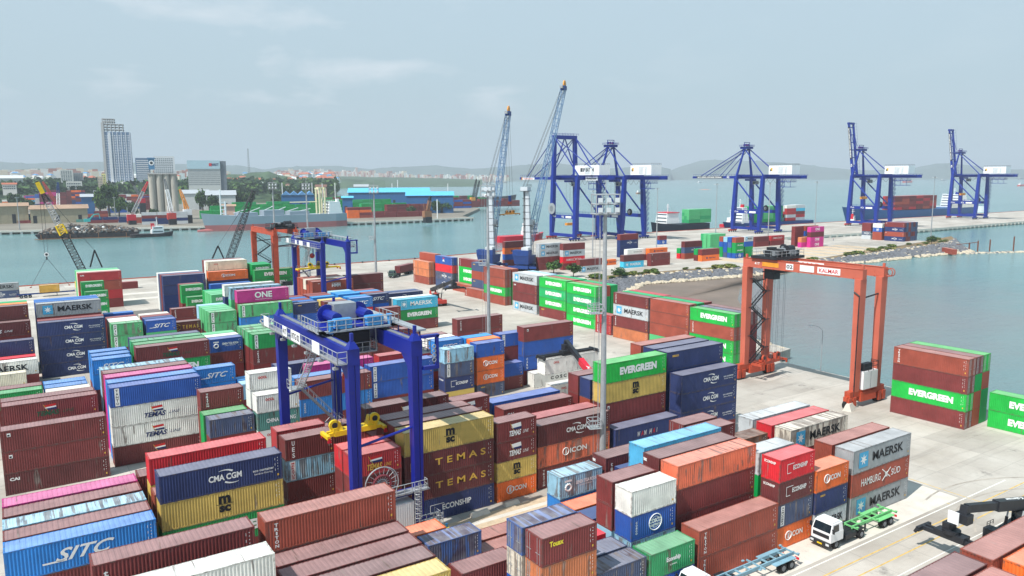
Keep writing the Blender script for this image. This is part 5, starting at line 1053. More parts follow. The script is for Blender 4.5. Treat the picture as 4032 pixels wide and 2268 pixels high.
# ---------------------------------------------------------------- reach stackers
def stacker(label, x, y, rz, boom_tip, boom_root, paint, boompaint, spread=None, text=None, cab=True):
    """x forward; boom_tip / boom_root in local coordinates"""
    t = thing('reach_stacker', label, 'reach stacker', (x, y, 0), rz, 'container reach stackers')
    mb = MB(); mb.hexa([(-4.6,-1.6,.9), (3.4,-1.3,.8), (3.4,1.3,.8), (-4.6,1.6,.9)], [(-4.6,-1.7,2.4), (3.4,-1.2,1.9), (3.4,1.2,1.9), (-4.6,1.7,2.4)], paint); mb.box(-4.9,-3.0,-1.7,1.7,.9,2.9,M_dark); mb.box(2.6,3.9,-2.0,2.0,.9,2.0,paint)
    for s in (-1,1): mb.hexa([(-3.6,s*.9-.2,2.3), (-1.8,s*.9-.2,2.1), (-1.8,s*.9+.2,2.1), (-3.6,s*.9+.2,2.3)], [(-3.4,s*.9-.15,4.3), (-2.6,s*.9-.15,4.3), (-2.6,s*.9+.15,4.3), (-3.4,s*.9+.15,4.3)], paint)
    mb.rail([(3.3,-1.9,2.0),(2.0,-1.9,2.0)], paint, .5,.04,.6); mb.build('chassis', t)
    for xx, ys, R in ((3.0, (-1.75,-1.15,1.15,1.75), .85), (-3.3, (-1.5,1.5), .8)):
        for yy in ys: w = MB(); w.wheel((xx, yy, R), (0,1,0), R, .55, M_black, paint, 16); w.build('wheel', t)
    if cab:
        mb = MB(); mb.box(-1.0,.9,-.7,.7,2.1,2.3,paint); mb.box(-.95,.85,-.65,.65,2.3,3.7,M_glass); mb.box(-1.0,.9,-.7,.7,3.7,3.85,paint)
        mb.build('cab', t)
    a = Vector(boom_root); b = Vector(boom_tip); m = a.lerp(b, .62); mb = MB(); mb.beam(a, m, .85, 1.15, boompaint); mb.beam(a+Vector((-.6,0,0)), a, .7, .9, M_dark)
    if text: d = (m-a).normalized(); n = Vector((0,0,1)); up = d.cross(Vector((0,1,0))).normalized()*-1; mb.text(text, a.lerp(m,.6)+Vector((0,-.45,0)), d, Vector((-d.z,0,d.x)), 3.4, .55, M_let, bold=.03, shear=.2); mb.text(text, a.lerp(m,.6)+Vector((-d.z,0,d.x))*.6, d, Vector((0,1,0)), 3.4, .55, M_let, bold=.03)
    mb.build('boom', t)
    mb = MB(); mb.beam(m, b, .62, .85, M_dark); mb.beam(b+Vector((0,0,.3)), b+Vector((.5,0,-1.6)), .7, .8, M_dark); mb.cb(b+Vector((.3,0,-1.0)), (1.2,1.4,1.0), M_dark); mb.build('boom_extension', t)
    for s in (-.75,.75): mb = MB(); q = a.lerp(b,.38); mb.tube((1.9,s,1.7), ((1.9+q.x)/2,s,(1.7+q.z)/2), .17, M_dark, 8); mb.tube(((1.9+q.x)/2,s,(1.7+q.z)/2), (q.x,s,q.z-.4), .1, M_galv, 8); mb.build('lift_cylinder', t)
    if spread:
        sx, sy, sz, L, ang = spread; sp = bpy.data.objects.new('spreader', None); mb = MB(); c = math.cos(ang); s_ = math.sin(ang)
        R = lambda u, v, w: (sx+u*c-v*s_, sy+u*s_+v*c, sz+w)
        for v in (-.35,.35): mb.beam(R(-L/2,v,.35), R(L/2,v,.35), .3, .45, M_dark)
        mb.beam(R(-1.6,0,.55), R(1.6,0,.55), 1.3, .7, M_dark); mb.beam(R(-.3,0,.8), R(-.3,0,1.9), 1.0, 1.0, M_dark); mb.tube(R(0,0,.8), R(0,0,1.2), .9, M_dark, 14)
        for q in (-1,1):
            mb.beam(R(q*L/2,-1.2,.3), R(q*L/2,1.2,.3), .35, .5, M_dark)
            for v in (-1.15,1.15): mb.beam(R(q*L/2,v,.4), R(q*(L/2+.25),v,-.1), .3, .3, M_dark)
        o = mb.build('spreader', t)
    return t
stacker('red reach stacker with raised black boom on the open apron', 115.2, 218.0, math.radians(-96), (15.6,-.6,9.6), (-4.0,0,4.4), M_rred, M_dark, (16.2,-.6,7.2,6.0,1.45))
tg = math.radians(75)
stacker('reach stacker with red boom holding a white container, body hidden', 80.6, 95.6, tg, (14.2,0,10.9), (-2.8,0,5.6), M_red, M_red, (13.6,0,8.72,12.0,-tg), text='SANY')
stacker('black reach stacker with lowered empty spreader on the lower right roadway', 92.0, 36.6, math.radians(178), (9.8,-1.0,6.0), (-4.0,0,3.9), M_dark, M_dark, (9.9,-2.2,2.0,6.1,PI/2), text='Kalmar')
mb = MB(); mb.cb((80.95, 38.5, 5.1), (.12, 1.1, 1.3), M_wh); tag(mb.build('sign_plate'), 'white blank plate on the black spreader head', 'sign plate')
container('Hwht/oocl', 78.4+6.1, 107.9+1.22, 5.8, 0, 'white red-lettered long container held in the air by the red-boomed loader', 'container carried by a loader', True)
# ---------------------------------------------------------------- trucks and trailers
def truck(label, x, y, rz, cabcol, chassis=True, tint=None, plate=None):
    """tractor unit, x forward, origin under the rear axle"""
    t = thing('truck', label, 'truck', (x, y, 0), rz); c = cabcol
    mb = MB(); mb.box(3.5,5.75,-1.22,1.22,.95,2.0,c); mb.hexa([(3.55,-1.2,2.0),(5.72,-1.2,2.0),(5.72,1.2,2.0),(3.55,1.2,2.0)], [(3.65,-1.1,2.95),(5.35,-1.1,2.95),(5.35,1.1,2.95),(3.65,1.1,2.95)], c); mb.box(3.9,5.2,-1.0,1.0,2.95,3.12,c); mb.build('cab', t)
    mb = MB(); mb.add([(5.735,-1.08,2.02),(5.735,1.08,2.02),(5.41,1.0,2.85),(5.41,-1.0,2.85)], [(0,1,2,3)], M_glass)
    mb.build('windscreen', t)
    for s in (-1,1): mb = MB(); mb.add([(4.3,s*1.213,2.05),(5.45,s*1.213,2.05),(5.2,s*1.135,2.8),(4.3,s*1.135,2.8)], [(0,1,2,3) if s > 0 else (3,2,1,0)], M_glass); mb.build('side_window', t)
    mb = MB(); mb.box(5.76,5.8,-1.0,1.0,1.35,1.75,M_dark); mb.box(5.7,5.95,-1.24,1.24,.45,.95,M_dark); mb.build('bumper', t)
    for s in (-1,1): mb = MB(); mb.box(5.93,5.98,s*.95-.2,s*.95+.2,.62,.85,M_lgy); mb.build('headlight', t); mb = MB(); mb.box(5.55,5.7,s*1.42-.1,s*1.42+.1,2.1,2.6,M_dark); mb.tube((5.6,s*1.15,2.5),(5.6,s*1.4,2.5),.03,M_dark,4); mb.build('mirror', t)
    if plate: mb = MB(); mb.box(5.96,5.99,-.3,.3,.55,.72,M_yel); mb.build('number_plate', t)
    mb = MB(); mb.box(-1.2,3.6,-.45,.45,.75,1.05,M_dark); mb.box(.9,2.9,-1.15,-.5,.55,1.05,M_dark); mb.box(.9,2.9,.5,1.15,.55,1.05,M_dark); mb.box(-.7,.7,-1.2,1.2,1.05,1.12,M_dark) ; mb.box(-.6,.5,-.6,.6,1.1,1.22,M_dark); mb.box(3.3,3.48,-1.1,1.1,1.0,2.7,M_dark); mb.build('chassis', t)
    for xx in (0, 4.55):
        for s in (-1,1): w = MB(); w.wheel((xx, s*1.0, .52), (0,1,0), .52, .3 if xx else .55, M_black, M_grey, 14); w.build('wheel', t)
    return t
def skeleton(label, x, y, rz, L, m, tri=2, group=None):
    """skeletal container trailer, x forward, origin on the ground at its rear"""
    t = thing('skeleton_trailer', label, 'trailer', (x, y, 0), rz, group); mb = MB()
    for s in (-.5,.5): mb.box(0,L,s-.07,s+.07,1.05,1.4,m)
    n = int(L/1.3)
    for i in range(n+1): q = .1+i*(L-.2)/n; mb.box(q-.06,q+.06,-1.2 if i in (0,n,n//2) else -.5,1.2 if i in (0,n,n//2) else .5,1.2,1.36,m)
    for q in (.15, L/2, L-.15):
        for s in (-1,1): mb.box(q-.15,q+.15,s*1.1-.12,s*1.1+.12,1.36,1.46,m)
    mb.build('frame', t)
    for i in range(tri):
        for s in (-1,1): w = MB(); w.wheel((1.3+i*1.3, s*.98, .52), (0,1,0), .52, .55, M_black, M_grey, 14); w.build('wheel', t)
    mb = MB()
    for s in (-1,1): mb.box(.6,1.3+tri*1.3,s*.98-.3,s*.98+.3,1.1,1.16,m); mb.box(L*.68,L*.68+.15,s*.6-.08,s*.6+.08,.25,1.1,M_dark); mb.box(.02,.1,s*.95-.25,s*.95+.25,.7,.95,M_red)
    mb.build('mudguard', t); return t
truck('white truck tractor waiting in front of the orange container', 78.4, 48.25, PI, M_wh, plate=True)
skeleton('empty green skeleton trailer coupled behind the white truck', 85.6, 48.25, PI, 8.0, M_lgreen)
skeleton('empty pale blue skeleton trailer with bare frame at the bottom edge', 67.2, 48.2, PI, 12.3, M_tblue)
truck('white truck cab cut off by the bottom edge of the photo', 57.5, 48.3, PI, M_wh)
g = at_z(1545, 1094); g2 = at_z(1625, 1074); a = math.atan2(g.y-g2.y, g.x-g2.x)
tr = truck('dark green truck tractor driving on the apron with a maroon container', g.x-math.cos(a)*4.5, g.y-math.sin(a)*4.5, a, M_tgrn := mat('truck_green_paint', (70, 96, 84), .5))
rx, ry = g.x-math.cos(a)*16.6, g.y-math.sin(a)*16.6
skeleton('black trailer under the maroon container on the apron', rx, ry, a, 12.4, M_dark, 3)
container('Hmr2/star', rx+math.cos(a)*6.2, ry+math.sin(a)*6.2, 1.46, a, 'maroon container riding on the moving truck on the apron', 'containers on trucks', True) if False else container('Hmr2/sq', rx+math.cos(a)*6.2, ry+math.sin(a)*6.2, 1.46, a, 'maroon long container riding on the truck crossing the apron', 'containers on trucks', True)
q = at_z(200, 1166); skeleton('dark flatbed trailer under the amber container on the left quay', q.x-10, q.y+.5, 0, 17.5, M_dblue, 3); container('Tamy', q.x-.2, q.y+.5, 1.46, 0, 'amber yellow short container on a trailer at the left quay', 'containers on trucks', True)
truck('white truck at the left quay facing the red stack', q.x+10.2, q.y+.5, 0, M_wh)
skeleton('trailer under the cream container at the left frame edge', -7.5, 173.2, 0, 12.4, M_dark, 3); container('Tcrm', -1.1, 173.2, 1.46, 0, 'cream short container on a trailer at the left frame edge', 'containers on trucks', True)
# stacks by the road at the lower right corner
build_yard([('maroon bay cut by bottom edge', [(48.0, 25.9, '4Hmr2'), (48.0, 23.2, '4Hbrn')]), ('brown bay in the bottom-right corner', [(61.0, 25.9, 'Hbrn 3Hmar'), (62.0, 23.2, 'Horg 3Hmar')])], 'containers in the bottom-right corner', 0, True)
# ---------------------------------------------------------------- quay-side stacks beyond the rock bank
G7 = 'containers stacked by the quay cranes'
def gz(u, v): p = at_z(u, v); return p.x, p.y
qy = []
for place, u, v, spec in (
  ('stack left of dark blue mobile crane', 1990, 1049, 'Hmar Horg/hapag Tblu Hmar'), ('stack right of white crane tower', 2123, 1065, '2Hlgy/star 2Hmar'),
  ('stack behind roadside bushes', 2217, 1064, 'Hmar Hlgy/star Hred/hsud Hmar'), ('low pair beside the tall mast', 2283, 1076, 'Hmar Hlgy/star'), ('single box right of the tall mast', 2387, 1045, 'Torg/hapag'),
  ('tall stack under the second quay crane', 2441, 1014, 'Hmar Hnvy/cma 2Hnvy'), ('pair of white over maroon', 2470, 1030, 'Hwht/coscob Hmar'), ('pair of orange over maroon', 2556, 1026, 'Horg/hapag Hmar'),
  ('pair on a turquoise base', 2455, 1057, 'Hmr2 Hcyn/starw'), ('maroon pair by the rock bank', 2562, 1049, '2Hmar/sq'), ('small pair by black supply ship', 2596, 963, 'Tmar Tblu/cosco'),
  ('stack with slate middle box', 2695, 1021, 'Hmr2 Hgbl/cma Hbrn'), ('stack on an orange base', 2763, 1030, 'Hmar Horg/hapag'), ('green triple stack', 2796, 985, '3Hspl'),
  ('mixed short stack by lagoon', 2895, 1018, 'Tbrn 2Tgrn/chinash Tblu/cosco'), ('second mixed short stack by lagoon', 2932, 1012, 'Tlgy/star Tblu Tgrn Tgrn'), ('long pair with red end', 3035, 968, 'Hrd2/hsud Hmar'), ('maroon pair beside red end', 2972, 973, 'Hmr2 Hmar'),
  ('magenta-capped stack', 3190, 975, 'Hpin/one Hmr2 2Hpin/one')):
    x, y = gz(u, v); qy.append((place, [(x, y, spec)]))
build_yard(qy, G7, 0, False)
x, y = gz(2895, 1018); build_yard([('colourful short cluster', [(x-.1, y+2.7, 'Tblu Tblw Tgrn Tblu'), (x-.1, y+5.4, 'Tltb Tblu Tblu Tgbl'), (x-.1, y+8.1, 'Tbrn Tblu Tgrn Tgrn')])], G7, 0, False)
x, y = gz(3190, 975); build_yard([('rows behind the magenta cap', [(x-4, y+3, 'Horb Hpin'), (x+6, y+8, 'Hbrn Hblu Hmar Hpin'), (x-2, y+9, '4Hmar')])], G7, 0, False)
x, y = gz(2796, 985); build_yard([('green rows behind triple stack', [(x, y+2.8, '3Hspl'), (x+1, y+5.6, '3Hsg2')])], G7, 0, False)
x, y = gz(2763, 1030); build_yard([('green-topped row behind', [(x, y+2.8, 'Hgrn Hmr2')]), ], G7, 0, False)
x, y = gz(2695, 1021); build_yard([('short red and green box row', [(x, y+3.0, 'Tgrn Tred')]), ], G7, 0, False)
# block turned the other way beside the jetty
p = at_z(3481, 947); th = YB
la = p.x*math.cos(th)+p.y*math.sin(th); lb = -p.x*math.sin(th)+p.y*math.cos(th)
cb = ['Hmar/sq Hnvy/cma Hbrn/sq Hnvy/cma', '2Hgbl 2Hmr2', 'Hbrn Hmar Hgbl Hmr2', '2Hgbl Hmr2 Hgbl', 'Hmr2 Hgbl Hmar Hgbl', '4Hgbl']
build_yard([('navy-lettered block by the jetty', [(la, lb+2.75*i, s) for i, s in enumerate(cb)]), ('block left of navy letters', [(la-8.0, lb+.4, 'Twht Tblu/cosco Tbrn Tbrn'), (la-8, lb+3.2, '4Tmar')]), ('grey-footed end block', [(la-15.5, lb+.8, '2Tmar Tdgy/cma Tlgy'), (la-15.5, lb+3.6, '2Tmar 2Tdgy')])], 'containers in the block beside the jetty', 1, False)
# ---------------------------------------------------------------- small things on the yard
def person(label, x, y, rz, shirt, legs):
    pts = {'pelvis': (0,0,.95), 'chest': (0,0,1.35), 'neck': (0,0,1.5), 'head': (0,.01,1.66), 'sl': (-.18,0,1.42), 'el': (-.24,.02,1.15), 'hl': (-.25,.1,.9), 'sr': (.18,0,1.42), 'er': (.25,0,1.15), 'hr': (.27,.08,.9), 'kl': (-.1,.05,.5), 'fl': (-.11,0,.06), 'tl': (-.11,.15,.03), 'kr': (.1,.02,.5), 'fr': (.12,-.12,.06), 'tr': (.12,.04,.03)}
    nm = list(pts); ed = [('pelvis','chest'),('chest','neck'),('neck','head'),('chest','sl'),('sl','el'),('el','hl'),('chest','sr'),('sr','er'),('er','hr'),('pelvis','kl'),('kl','fl'),('fl','tl'),('pelvis','kr'),('kr','fr'),('fr','tr')]
    rad = {'pelvis': .15, 'chest': .17, 'neck': .065, 'head': .11, 'sl': .08, 'sr': .08, 'el': .05, 'er': .05, 'hl': .04, 'hr': .04, 'kl': .075, 'kr': .075, 'fl': .05, 'fr': .05, 'tl': .04, 'tr': .04}
    me = bpy.data.meshes.new('person'); me.from_pydata([pts[k] for k in nm], [(nm.index(a), nm.index(b)) for a, b in ed], [])
    o = put('person', me, None, (x, y, 0)); o.rotation_euler = (0,0,rz); sm = o.modifiers.new('skin', 'SKIN')
    for i, k in enumerate(nm): me.skin_vertices[0].data[i].radius = (rad[k], rad[k]*.8)
    me.skin_vertices[0].data[0].use_root = True; s2 = o.modifiers.new('sub', 'SUBSURF'); s2.levels = s2.render_levels = 1
    me.materials.append(legs); tag(o, label, 'person')
    mb = MB(); mb.hexa([(-.2,-.14,.95),(.2,-.14,.95),(.2,.14,.95),(-.2,.14,.95)], [(-.24,-.13,1.48),(.24,-.13,1.48),(.24,.13,1.48),(-.24,.13,1.48)], shirt); mb.build('vest', o)
    mb = MB(); mb.tube((0,0,1.68),(0,0,1.8),.14,M_wh,12,r2=.07); mb.build('helmet', o); return o
p = at_z(3281, 948); person('distant worker in an orange vest walking alone on the quay pavement', p.x, p.y, .5, M_or, M_dblue)
# ---------------------------------------------------------------- road paint, kerbs, sleepers, bollards
M_ypaint = mat('worn_yellow_line', (206, 172, 96), .8, var=.3, scale=1.2, dirt=(170, 160, 146), dirt_amt=.5)
M_wpaint = mat('worn_white_line', (226, 224, 216), .8, var=.15, scale=1.5, dirt=(170, 164, 152), dirt_amt=.3)
M_slab = mat('pale_slab_concrete', (206, 200, 190), .85, var=.12, scale=.5, dirt=(130, 122, 112), dirt_amt=.15)
M_sand = mat('sandy_gravel', (196, 176, 150), .95, var=.2, scale=.9, dirt=(120, 108, 92), dirt_amt=.3)
M_asph = mat('dark_asphalt_patch', (110, 108, 106), .9, var=.25, scale=.5)
def strip(mb, x0, x1, y0, y1, z, m): mb.add([(x0,y0,z),(x1,y0,z),(x1,y1,z),(x0,y1,z)], [(0,1,2,3)], m)
mb = MB()
for y in (42.3, 44.3): strip(mb, 20, 141, y-.09, y+.09, .004, M_ypaint)
struct(mb.build('road_marking'))
mb = MB(); strip(mb, 10, 110, 46.0, 46.16, .004, M_wpaint); strip(mb, 10, 96, 40.0, 40.12, .004, M_wpaint); strip(mb, 96.0, 96.15, 46.2, 66, .004, M_ypaint); strip(mb, 99.8, 99.95, 20, 70, .004, M_ypaint)
struct(mb.build('lane_line'))
mb = MB(); strip(mb, 30, 98.9, 46.6, 66.5, .008, M_slab); struct(mb.build('pavement'))
mb = MB(); strip(mb, 20, 66, 67.5, 76.5, .008, M_sand); strip(mb, 20, 66, 70.2, 71.2, .012, M_slab); strip(mb, 20, 66, 74.4, 75.2, .012, M_slab); strip(mb, 20, 66, 68.2, 68.9, .012, M_slab)
struct(mb.build('crane_runway'))
mb = MB(); strip(mb, 20, 60, 198, 232, .006, M_sand); strip(mb, 31, 44, 236, 262, .006, M_asph); strip(mb, 19, 62, 203.5, 205.5, .010, M_slab); strip(mb, 19, 62, 229, 231, .010, M_slab)
for i in range(3): strip(mb, 31+i*7, 32.4+i*7, 207, 228, .011, M_slab)
strip(mb, -60, 75, 286, 290, .006, M_slab); strip(mb, -60, 75, 300, 304, .006, M_slab)
struct(mb.build('stacking_pad'))
mb = MB()
for i in range(9): strip(mb, 290+i*14, 300+i*14, 236+i*.4, 272, .006, M_sand)
for i in range(7): strip(mb, 395, 455, 246+i*5.2, 246.8+i*5.2, .01, M_asph)
struct(mb.build('gravel_apron'))
mb = MB(); random.seed(5)
for i in range(60):     # tyre scrub curves on the open apron
    cx, cy_, R, a0 = random.choice([(112, 238, 24, 2.2), (160, 250, 30, 3.2), (120, 170, 12, .2), (118, 60, 16, 1.1), (100, 26, 22, 1.0)]); R += random.uniform(-5, 5); a0 += random.uniform(-.5, .5)
    if i > 9: break
    pts = [(cx+math.cos(a0+k*.09)*R, cy_+math.sin(a0+k*.09)*R) for k in range(14)]
    for (x0, y0), (x1, y1) in zip(pts, pts[1:]):
        d = Vector((x1-x0, y1-y0, 0)).normalized(); n = Vector((-d.y, d.x, 0))*.13; z = .014+i*.0004
        mb.add([(x0-n.x, y0-n.y, z), (x1-n.x, y1-n.y, z), (x1+n.x, y1+n.y, z), (x0+n.x, y0+n.y, z)], [(0,1,2,3)], M_tyre if 'M_tyre' in globals() else mat('tyre_scrub', (166, 158, 148), .9, var=.3))
struct(mb.build('tyre_mark'))
# quay edge beam, fenders, bollards
mb = MB(); E_ = [(-420, 345), (172, 349), (230, 358), (283, 402), (303, 414), (800, 406), (1500, 407)]
for (x0, y0), (x1, y1) in zip(E_, E_[1:]): mb.beam((x0, y0-.3, .15), (x1, y1-.3, .15), .7, .34, M_orr)
struct(mb.build('quay_kerb'))
bo = MB(); bo.tube((0,0,0), (0,0,.55), .28, M_dark, 10); bo.tube((0,0,.55), (0,0,.75), .42, M_dark, 10); bm = bo.mesh('bollard')
for i in range(16):
    x = 60+i*14.0
    if x > 172: break
    o = put('bollard', bm, None, (x, 345+(x+420)*4/592-1.2, 0)); tag(o, 'squat dark mooring bollard along the quay edge', 'bollard', 'mooring bollards along the quay edge')
# jetty piles
JY = [(420, 330), (560, 316), (610, 316), (800, 318), (1500, 322)]
mb = MB()
for (x0, y0), (x1, y1) in zip(JY, JY[1:]): mb.beam((x0, y0-.1, -.7), (x1, y1-.1, -.7), .6, 1.3, M_slab)
for x in range(430, 1100, 7):
    y = 330-(x-420)*.1 if x < 560 else 316+(x-560)*.0066
    mb.tube((x, y+.9, -6), (x, y+.9, -.9), .45, M_dark, 6); mb.cb((x, y-.1, -1.6), (1.6, 1.4, 1.2), M_slab)
jt = mb.build('jetty_fender_wall'); struct(jt)
mb = MB()
for i in range(5): mb.hexa([(0,-.4+i*0,0),(1.6,-.4,0),(1.6,.4,0),(0,.4,0)], [(.1,-.15,.8),(1.5,-.15,.8),(1.5,.15,.8),(.1,.15,.8)], M_slab); break
bmj = mb.mesh('concrete_block')
for lab, x, y, rz, s in (('pale wedge shaped concrete block by the orange gantry wheels', 120.2, 76.2, .3, 1.9), ('low concrete kerb block in front of the navy container', 44.5, 76.6, .02, 1.2), ('broken concrete kerb block on the runway', 49.6, 76.9, .05, 1.0)):
    o = put('concrete_block', bmj, None, (x, y, 0)); o.rotation_euler = (0,0,rz); o.scale = (s*1.4, s, s*.8 if s > 1.5 else s*.5); tag(o, lab, 'concrete block')
mb = MB(); mb.box(-.5,.5,-.4,.4,0,2.0,M_yel); mb.box(-.52,-.5,-.2,.2,.4,1.6,M_ink); mb.tube((.3,0,2),(.3,0,2.4),.15,M_lblue,8); o = mb.build('bollard_post', None, (38.6, 72.2, 0)); tag(o, 'yellow guard post with black marks at the near gantry wheel', 'guard post')
# yellow bulldozer bucket seen over the brown corner stack
# ---------------------------------------------------------------- rock bank, mud, vegetation
bank = [(150,112,158,118), (157,150,163,150), (158,190,170,188), (163,224,196,214), (205,243,214,226), (235,242,240,222), (265,238,262,219), (290,226,290,219), (340,234,330,222), (386,241,360,219), (430,250,400,218), (478,256,428,216), (500,262,450,214), (530,268,480,236)]
M_rock = mat('grey_rip_rap', (104, 106, 112), .9, var=.35, scale=.5, bump=.6); M_rock2 = mat('pale_rock', (188, 176, 156), .9, var=.3, scale=.8); M_dirt = mat('dry_bank_earth', (128, 108, 78), .95, var=.3, scale=.3)
M_bush = mat('bush_foliage', (74, 104, 42), .8, var=.45, scale=.6); M_bush2 = mat('dry_scrub', (122, 122, 62), .85, var=.4, scale=.5); M_tree = mat('tree_foliage', (50, 76, 44), .85, var=.45, scale=.35); M_bark = mat('bark', (84, 70, 58), .9)
mb = MB(); vs = [];
for x0, y0, x1, y1 in bank: vs += [(x0, y0, -.06), (x0+(x1-x0)*.35, y0+(y1-y0)*.35, -.3), (x1, y1, -3.2)]
fs = []
for i in range(len(bank)-1):
    for k in range(2): fs.append((3*i+k, 3*i+k+1, 3*i+k+4, 3*i+k+3))
mb.add(vs, fs, M_dirt); struct(mb.build('earth_bank'))
def rockmesh(seed, m):
    random.seed(seed); mb = MB(); t = (1+5**.5)/2; P = [(-1,t,0),(1,t,0),(-1,-t,0),(1,-t,0),(0,-1,t),(0,1,t),(0,-1,-t),(0,1,-t),(t,0,-1),(t,0,1),(-t,0,-1),(-t,0,1)]
    F = [(0,11,5),(0,5,1),(0,1,7),(0,7,10),(0,10,11),(1,5,9),(5,11,4),(11,10,2),(10,7,6),(7,1,8),(3,9,4),(3,4,2),(3,2,6),(3,6,8),(3,8,9),(4,9,5),(2,4,11),(6,2,10),(8,6,7),(9,8,1)]
    return [tuple(c*.5*random.uniform(.7,1.15) for c in p) for p in P], F
R3 = [rockmesh(i, None) for i in range(4)]
def interp(t):
    i = min(int(t), len(bank)-2); f = t-i; return [bank[i][k]*(1-f)+bank[i+1][k]*f for k in range(4)]
random.seed(11); mb = MB()
for i in range(5200):
    t = random.uniform(0, len(bank)-1.001); x0, y0, x1, y1 = interp(t); s = random.uniform(.34, .98)
    if t < 2.6 and random.random() < .5: continue
    x = x0+(x1-x0)*s; y = y0+(y1-y0)*s; z = -.2-(s-.3)*3.2; v, f = R3[i % 4]; k = random.uniform(.7, 1.5); ca = random.uniform(0, 6.28); c, s_ = math.cos(ca)*k, math.sin(ca)*k
    pale = s > .88 or t < 2.6 or (s < .45 and random.random() < .3) or random.random() < .03
    mb.add([(x+a*c-b*s_, y+a*s_+b*c, z+d*k*.7) for a, b, d in v], f, M_rock2 if pale else M_rock)
o = mb.build('rip_rap_rocks'); o['kind'] = 'stuff'; tag(o, 'grey boulders covering the sloping lagoon bank', 'rocks')
# breakwater line of pale stones running out to the right
random.seed(12); mb = MB()
for i in range(900):
    s = i/900; x = 440+s*150; y = 216-s*72+math.sin(s*9)*3+random.uniform(-2.2, 2.2); v, f = R3[i % 4]; k = random.uniform(.6, 1.5); mb.add([(x+a*k, y+b*k, -2.6+d*k*.6) for a, b, d in v], f, M_rock2 if random.random() < .6 else M_rock)
o = mb.build('breakwater_stones'); o['kind'] = 'stuff'; tag(o, 'thin line of pale breakwater stones crossing the water', 'stones')
# mud flat
M_mud = mat('wet_mud', (122, 106, 94), .55, var=.2, scale=.08, dirt=(104, 92, 72), dirt_amt=.35)
mb = MB(); random.seed(4); rings = 9; vs = []; fs = []; c0 = (186, 190)
mud = [(160,150),(172,138),(186,146),(200,164),(216,180),(236,196),(262,210),(300,219),(262,222),(214,230),(190,218),(168,200),(160,175)]
n = len(mud); vs = [(c0[0], c0[1], -2.25)]
for k, (f, z) in enumerate(((.5, -2.3), (.85, -2.42), (1.05, -2.56))): vs += [(c0[0]+(x-c0[0])*f, c0[1]+(y-c0[1])*f, z) for x, y in mud]
fs = [(0, 1+i, 1+(i+1) % n) for i in range(n)]
for k in range(2): fs += [(1+k*n+i, 1+(k+1)*n+i, 1+(k+1)*n+(i+1) % n, 1+k*n+(i+1) % n) for i in range(n)]
mb.add(vs, fs, M_mud); struct(mb.build('mud_flat', smooth=True))
def crown(seed, R, H, n, mats, leaf=.5, lobes=7):
    """crown of many leaf clumps spread through uneven lobes"""
    random.seed(seed); mb = MB(); L = [(random.uniform(-.5,.5)*R, random.uniform(-.5,.5)*R, random.uniform(-.25,.35)*H, random.uniform(.35,.62)) for _ in range(lobes)]
    for i in range(n):
        lx, ly, lz, lr = random.choice(L); u = Vector((random.gauss(0,1), random.gauss(0,1), random.gauss(0,1))).normalized()*(random.uniform(.55,1.05))
        c = Vector((lx+u.x*R*lr, ly+u.y*R*lr, lz+u.z*H*lr*.6)); a = Vector((random.gauss(0,1), random.gauss(0,1), random.gauss(0,.6))).normalized()*leaf*random.uniform(.5,1.3); b = a.cross(Vector((random.gauss(0,1), random.gauss(0,1), random.gauss(0,1)))).normalized()*leaf*random.uniform(.4,1.0)
        mb.add([c-a-b, c+a-b*.6, c+a*.8+b, c-a*.7+b*.9], [(0,1,2,3)], random.choice(mats))
    return mb.mesh('foliage')
bmesh_ = [crown(20+i, 1.6, 1.5, 420, [M_bush, M_bush, M_bush2] if i < 2 else [M_bush2, M_bush2, M_bush], .22, 6) for i in range(3)]
random.seed(31); BL_ = ['bushy green shrub on the rock bank below the quay stacks']
for i in range(44):
    t = random.uniform(3.0, 12.0); x0, y0, x1, y1 = interp(t); s = random.uniform(-.02, .33); x = x0+(x1-x0)*s; y = y0+(y1-y0)*s
    o = put('shrub', bmesh_[i % 3], None, (x, y, .3)); k = random.uniform(.8, 1.9); o.scale = (k*1.3, k*1.1, k*.8); o.rotation_euler = (0,0,random.uniform(0,6)); tag(o, 'low scrubby shrub on the earth top of the rock bank', 'shrub', 'shrubs along the rock bank')
def tree(name, label, x, y, z, h, R, seed, mats, group=None, trunk=.35, leaf=None, n=520):
    t = thing(name, label, 'tree', (x, y, z), random.uniform(0,6), group)
    key = ('c', seed, n); 
    if key not in _cm: _cm[key] = crown(seed, 1.0, 1.0, n, mats, .13 if leaf is None else leaf, 8)
    c = put('crown', _cm[key], t, (0,0,h*.62)); c.scale = (R, R, h*.72)
    k2 = 'trunkmesh'
    if k2 not in _cm:
        mb = MB(); mb.tube((0,0,0),(0.02,0,.5),.035,M_bark,7,r2=.025)
        for a in range(5): q = a*1.26; mb.tube((.02,0,.42+a*.03),(.02+math.cos(q)*.16,math.sin(q)*.16,.72+.04*a),.018,M_bark,5,r2=.008)
        _cm[k2] = mb.mesh('trunk')
    tr_ = put('trunk', _cm[k2], t); tr_.scale = (h, h, h); return t
for lab, u, v, h, R in (('green tree behind the grey-topped stack left of the tall mast', 2258, 1090, 5.5, 4.2), ('thin branching tree beside the dark blue mobile crane', 2180, 1078, 6.5, 4.6), ('small tree at the end of the rocky bank', 3668, 962, 5, 4.0), ('bush-like tree at the left of the mast foot', 2440, 1092, 4, 3.2)):
    p = at_z(u, v); tree('tree', lab, p.x, p.y, -.1, h, R, 77+int(h), [M_bush, M_tree], leaf=.1)
p = at_z(3738, 985); container('Hbrn', p.x, p.y, -1.9, .9, 'rusty brown long container lying alone at the tip of the rock bank', 'container wreck on the bank', False)
mb = MB()
